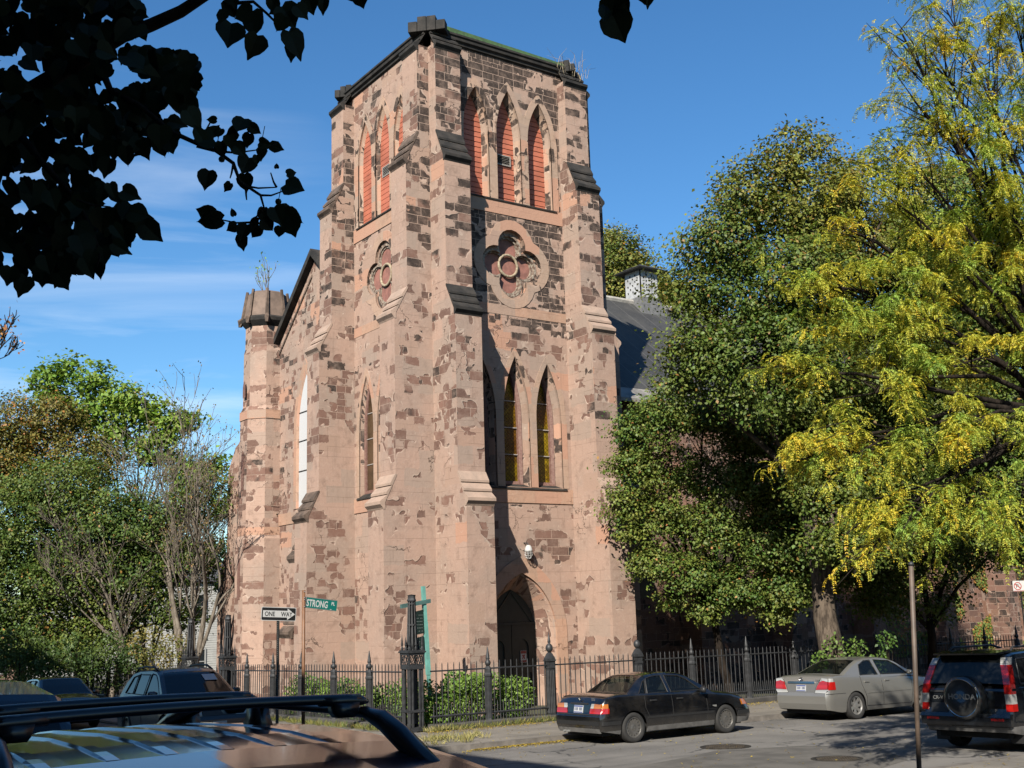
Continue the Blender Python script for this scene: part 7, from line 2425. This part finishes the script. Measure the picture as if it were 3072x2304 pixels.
# separate leaves along the twigs: x, y, size (px), angle
for x, y, s, a in [(725, 370, 58, 260), (760, 385, 40, 320), (700, 400, 45, 200), (690, 420, 40, 280), (745, 415, 42, 250), (790, 430, 40, 350), (825, 440, 45, 340), (785, 455, 40, 260), (620, 420, 62, 190), (600, 405, 52, 120), (640, 395, 40, 60), (665, 440, 46, 280),
                   (715, 445, 46, 300), (740, 490, 58, 270), (770, 475, 30, 270), (735, 540, 56, 260), (622, 530, 62, 265), (685, 558, 34, 240), (640, 660, 80, 190), (625, 640, 60, 160), (875, 560, 66, 330), (870, 520, 30, 5), (830, 500, 16, 90), (735, 690, 56, 255), (700, 680, 36, 200), (725, 720, 50, 280),
                   (790, 640, 52, 270), (830, 640, 60, 300), (870, 650, 66, 320), (875, 670, 66, 280), (840, 690, 40, 270), (770, 690, 46, 230), (800, 670, 44, 300), (855, 625, 40, 20), (765, 665, 36, 180), (700, 640, 26, 110), (640, 360, 30, 170), (660, 395, 30, 250),
                   (690, 20, 60, 290), (670, 45, 48, 260), (690, 95, 78, 262), (760, 60, 84, 275), (740, 40, 60, 200), (765, 130, 76, 262), (860, 40, 72, 300), (845, 65, 52, 240), (880, 120, 88, 285), (875, 150, 56, 270), (900, 30, 50, 320), (820, 10, 50, 280), (930, 10, 52, 290), (970, 10, 50, 270), (700, -10, 60, 280), (830, 30, 40, 200),
                   (545, 250, 70, 300), (560, 210, 60, 330), (570, 320, 62, 320), (575, 350, 70, 320), (520, 240, 60, 280), (505, 190, 56, 20), (480, 400, 70, 270), (430, 440, 66, 275), (380, 460, 60, 260), (410, 430, 56, 250), (510, 430, 56, 280),
                   (385, 580, 58, 330), (410, 640, 66, 340), (450, 690, 70, 320), (370, 650, 64, 300), (355, 740, 60, 320), (310, 760, 56, 280), (300, 800, 62, 265), (325, 495, 60, 250), (200, 790, 70, 300), (130, 820, 66, 260), (70, 850, 64, 270), (185, 835, 58, 290), (140, 785, 56, 280), (30, 820, 56, 250), (275, 770, 48, 260), (350, 690, 54, 300), (335, 565, 50, 290), (345, 590, 44, 300),
                   (1830, 20, 74, 275), (1850, 70, 92, 305), (1815, 35, 56, 250), (1845, -10, 80, 270), (1875, 10, 40, 280), (1945, -8, 50, 290), (1925, -20, 50, 270), (1080, -12, 60, 285), (1060, -25, 60, 330)]:
    put(x, y, rr.uniform(3.85, 4.1), s * 3.98 / FPX * .95, a + rr.gauss(0, 8), .22)
for x, y in ((786, 421), (185, 358), (665, 478), (835, 605), (365, 385), (415, 385), (650, 440)):     # hanging fruits
    p = at(x, y, 3.97) - root_p
    lv.lathe([(.0, -.012), (.009, -.008), (.012, 0), (.009, .008), (0, .012)], tuple(p), 8)
    twigs.tube([p, p + UP * .05 + RT * .01], .0016, 3, False)
twg = at(1840, -60, 4) - root_p
twigs.tube([at(1000, -240, 4.2) - root_p, at(1400, -260, 4.1) - root_p, at(1800, -160, 4.0) - root_p, twg, at(1850, 10, 3.98) - root_p], [.008, .007, .005, .004, .002], 5)
twigs.tube([at(1800, -160, 4.0) - root_p, at(1940, -60, 4.0) - root_p], [.004, .002], 4)
twigs.tube([at(1000, -240, 4.2) - root_p, at(1070, -60, 4.1) - root_p], [.005, .002], 4)
# crown above and behind, which keeps the near street in shade
for i in range(2600):
    a, b = rr.uniform(0, 6.283), rr.uniform(-1, 1)
    q = Vector((-22.5 + 5.2 * math.cos(a) * math.sqrt(rr.random()), -33.5 + 5.2 * math.sin(a) * math.sqrt(rr.random()), 8.6 + 2.6 * b))
    v = q - CAM
    z = v.dot(FW)
    if z > .2 and abs(v.dot(RT) / z) < .50 and abs(v.dot(UP) / z) < .40: continue
    nn = Vector((rr.gauss(0, .6), rr.gauss(0, .6), 1)).normalized()
    heart_leaf(lv, q - root_p, Vector((rr.gauss(0, 1), rr.gauss(0, 1), -.4)).normalized(), nn, rr.uniform(.16, .26), None)
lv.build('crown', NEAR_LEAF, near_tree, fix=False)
twigs.tube([Vector((0, 0, -.3)), Vector((.05, 0, 1.5)), Vector((.3, -.2, 4.2)), Vector((1.0, -.8, 6.5)), Vector((1.8, -2.4, 8.6))], [.24, .19, .16, .12, .05], 10)
tp_ = at(-900, 700, 5.4) - root_p
twigs.tube([Vector((.2, -.15, 3.2)), Vector((.2, -.15, 3.2)).lerp(tp_, .5) + Vector((0, 0, .25)), tp_], [.10, .075, .06], 8)
twigs.build('trunk', M['bark_dark'], near_tree)

# ================================================================== houses
M['siding'] = pr('white_clapboard', (0.60, 0.60, 0.57), 0.7, var=0.08, scale=2)
M['winglass'] = pr('house_window_glass', (0.03, 0.035, 0.04), 0.08, spec=0.7)
M['wframe'] = pr('house_window_frame', (0.5, 0.5, 0.48), 0.6)
M['house_roof'] = pr('grey_house_roof', (0.10, 0.10, 0.105), 0.8, var=0.2)


def house(name, label, x0, x1, y0, y1, z0, h, wall, roofmat, faces, nx, nz, gable=False, group=None, cat='house', siding=False):
    root = thing(name, label, cat, (x0, y0, z0), 0, group)
    dx, dy = x1 - x0, y1 - y0
    m = MB(); m.box(0, dx, 0, dy, -1, h)
    if siding:
        k = 0
        while k * .16 < h:
            z = k * .16
            m.hexa([(-.025, -.025, z), (dx + .025, -.025, z), (dx + .025, dy + .025, z), (-.025, dy + .025, z), (-.004, -.004, z + .15), (dx + .004, -.004, z + .15), (dx + .004, dy + .004, z + .15), (-.004, dy + .004, z + .15)])
            k += 1
    m.build('wall', wall, root)
    m = MB()
    if gable:
        m.add([(-.3, -.3, h), (dx + .3, -.3, h), (dx + .3, dy + .3, h), (-.3, dy + .3, h), (-.3, dy / 2, h + dy * .35), (dx + .3, dy / 2, h + dy * .35)], [(0, 1, 5, 4), (3, 4, 5, 2), (0, 4, 3), (1, 2, 5)])
    else:
        m.box(-.25, dx + .25, -.25, dy + .25, h, h + .22); m.box(-.12, dx + .12, -.12, dy + .12, h - .35, h)
    m.build('roof', roofmat, root)
    for f in faces:
        for i in range(nx):
            for j in range(nz):
                hh = h / nz
                zc = j * hh + hh * .55
                if f in 'SN':
                    c_ = dx * (i + .5) / nx; yy = -.03 if f == 'S' else dy + .03
                    fr = (lambda a, b, d, c_=c_, yy=yy, s=(1 if f == 'S' else -1): (c_ + a, yy - d * s, zc + b))
                else:
                    c_ = dy * (i + .5) / nx; xx = -.03 if f == 'W' else dx + .03
                    fr = (lambda a, b, d, c_=c_, xx=xx, s=(1 if f == 'W' else -1): (xx - d * s, c_ + a, zc + b))
                w = MB(); w.plate([(-.52, -.9), (.52, -.9), (.52, .9), (-.52, .9)], [[(-.42, -.8), (.42, -.8), (.42, -.03), (-.42, -.03)], [(-.42, .03), (.42, .03), (.42, .8), (-.42, .8)]], fr, 0, .06)
                w_ = w.build('window', M['wframe'], root)
                g = MB(); g.prism([(-.44, -.82), (.44, -.82), (.44, .82), (-.44, .82)], fr, .005, .012); g.build('pane', M['winglass'], w_)
    return root


q = at(470, 1900, 78)
house('house', 'white clapboard house glimpsed between the left hand trees', q.x - 7, q.x + 5, q.y, q.y + 9, ZC - 5.6, 7.6, M['siding'], M['house_roof'], 'SW', 3, 2, True, siding=True)
q = at(640, 1900, 84)
house('house', 'taller pale cream house behind the bare tree by the turret', q.x - 3, q.x + 8, q.y, q.y + 9, ZC - 5.8, 9.2, pr('cream_siding', (0.58, 0.53, 0.42), 0.7, var=.08), M['house_roof'], 'SW', 3, 3, False)
q = at(60, 1930, 80)
house('house', 'low red brick house at the far left behind the dark trees', q.x - 10, q.x + 4, q.y, q.y + 8, ZC - 5.6, 4.6, masonry('red_brick_house', dens=1.5, bw=.24, bh=.08, dark=.05), M['house_roof'], 'SW', 4, 1, False)
bs = masonry('brownstone_row', dens=.05, stucco=(0.23, 0.125, 0.09))
br = masonry('brick_row', dens=1.5, bw=.24, bh=.08, dark=.1)
hs2 = [(-44, 13.6), (-38, 14.0), (-32, 13.6), (-26, 13.7), (-20, 14.3), (-14, 14.6), (-8, 14.4), (-2, 14.8), (4, 14.5)]  # unseen row added behind the camera, heights set to shade the near street
cl = ['brown', 'red brick', 'tan', 'brown', 'red brick', 'tan', 'brown', 'red brick', 'tan']
for i, (y0, hh) in enumerate(hs2):
    house('unseen_row_house', 'four storey %s row house, unseen behind the camera, added to shade the street' % cl[i], -33, -23.2, y0, y0 + 5.99, gz(-23, y0) + .1, hh, (bs, br, bs)[i % 3], M['house_roof'], 'E', 3, 4, False, 'unseen row houses added for shade')
for i, x0 in enumerate((2.0, 8.0, 14.0, 20.0, 26)):  # unseen side street row added to cut sky fill on the tower
    house('unseen_row_house', 'three storey %s row house, unseen facing the nave, added to block sky light' % cl[i], x0, x0 + 5.99, -36, -25.5, gz(x0, -25) + .1, 10.5 + (i % 2) * .4, (br, bs)[i % 2], M['house_roof'], 'N', 3, 3, False, 'unseen row houses added for shade')
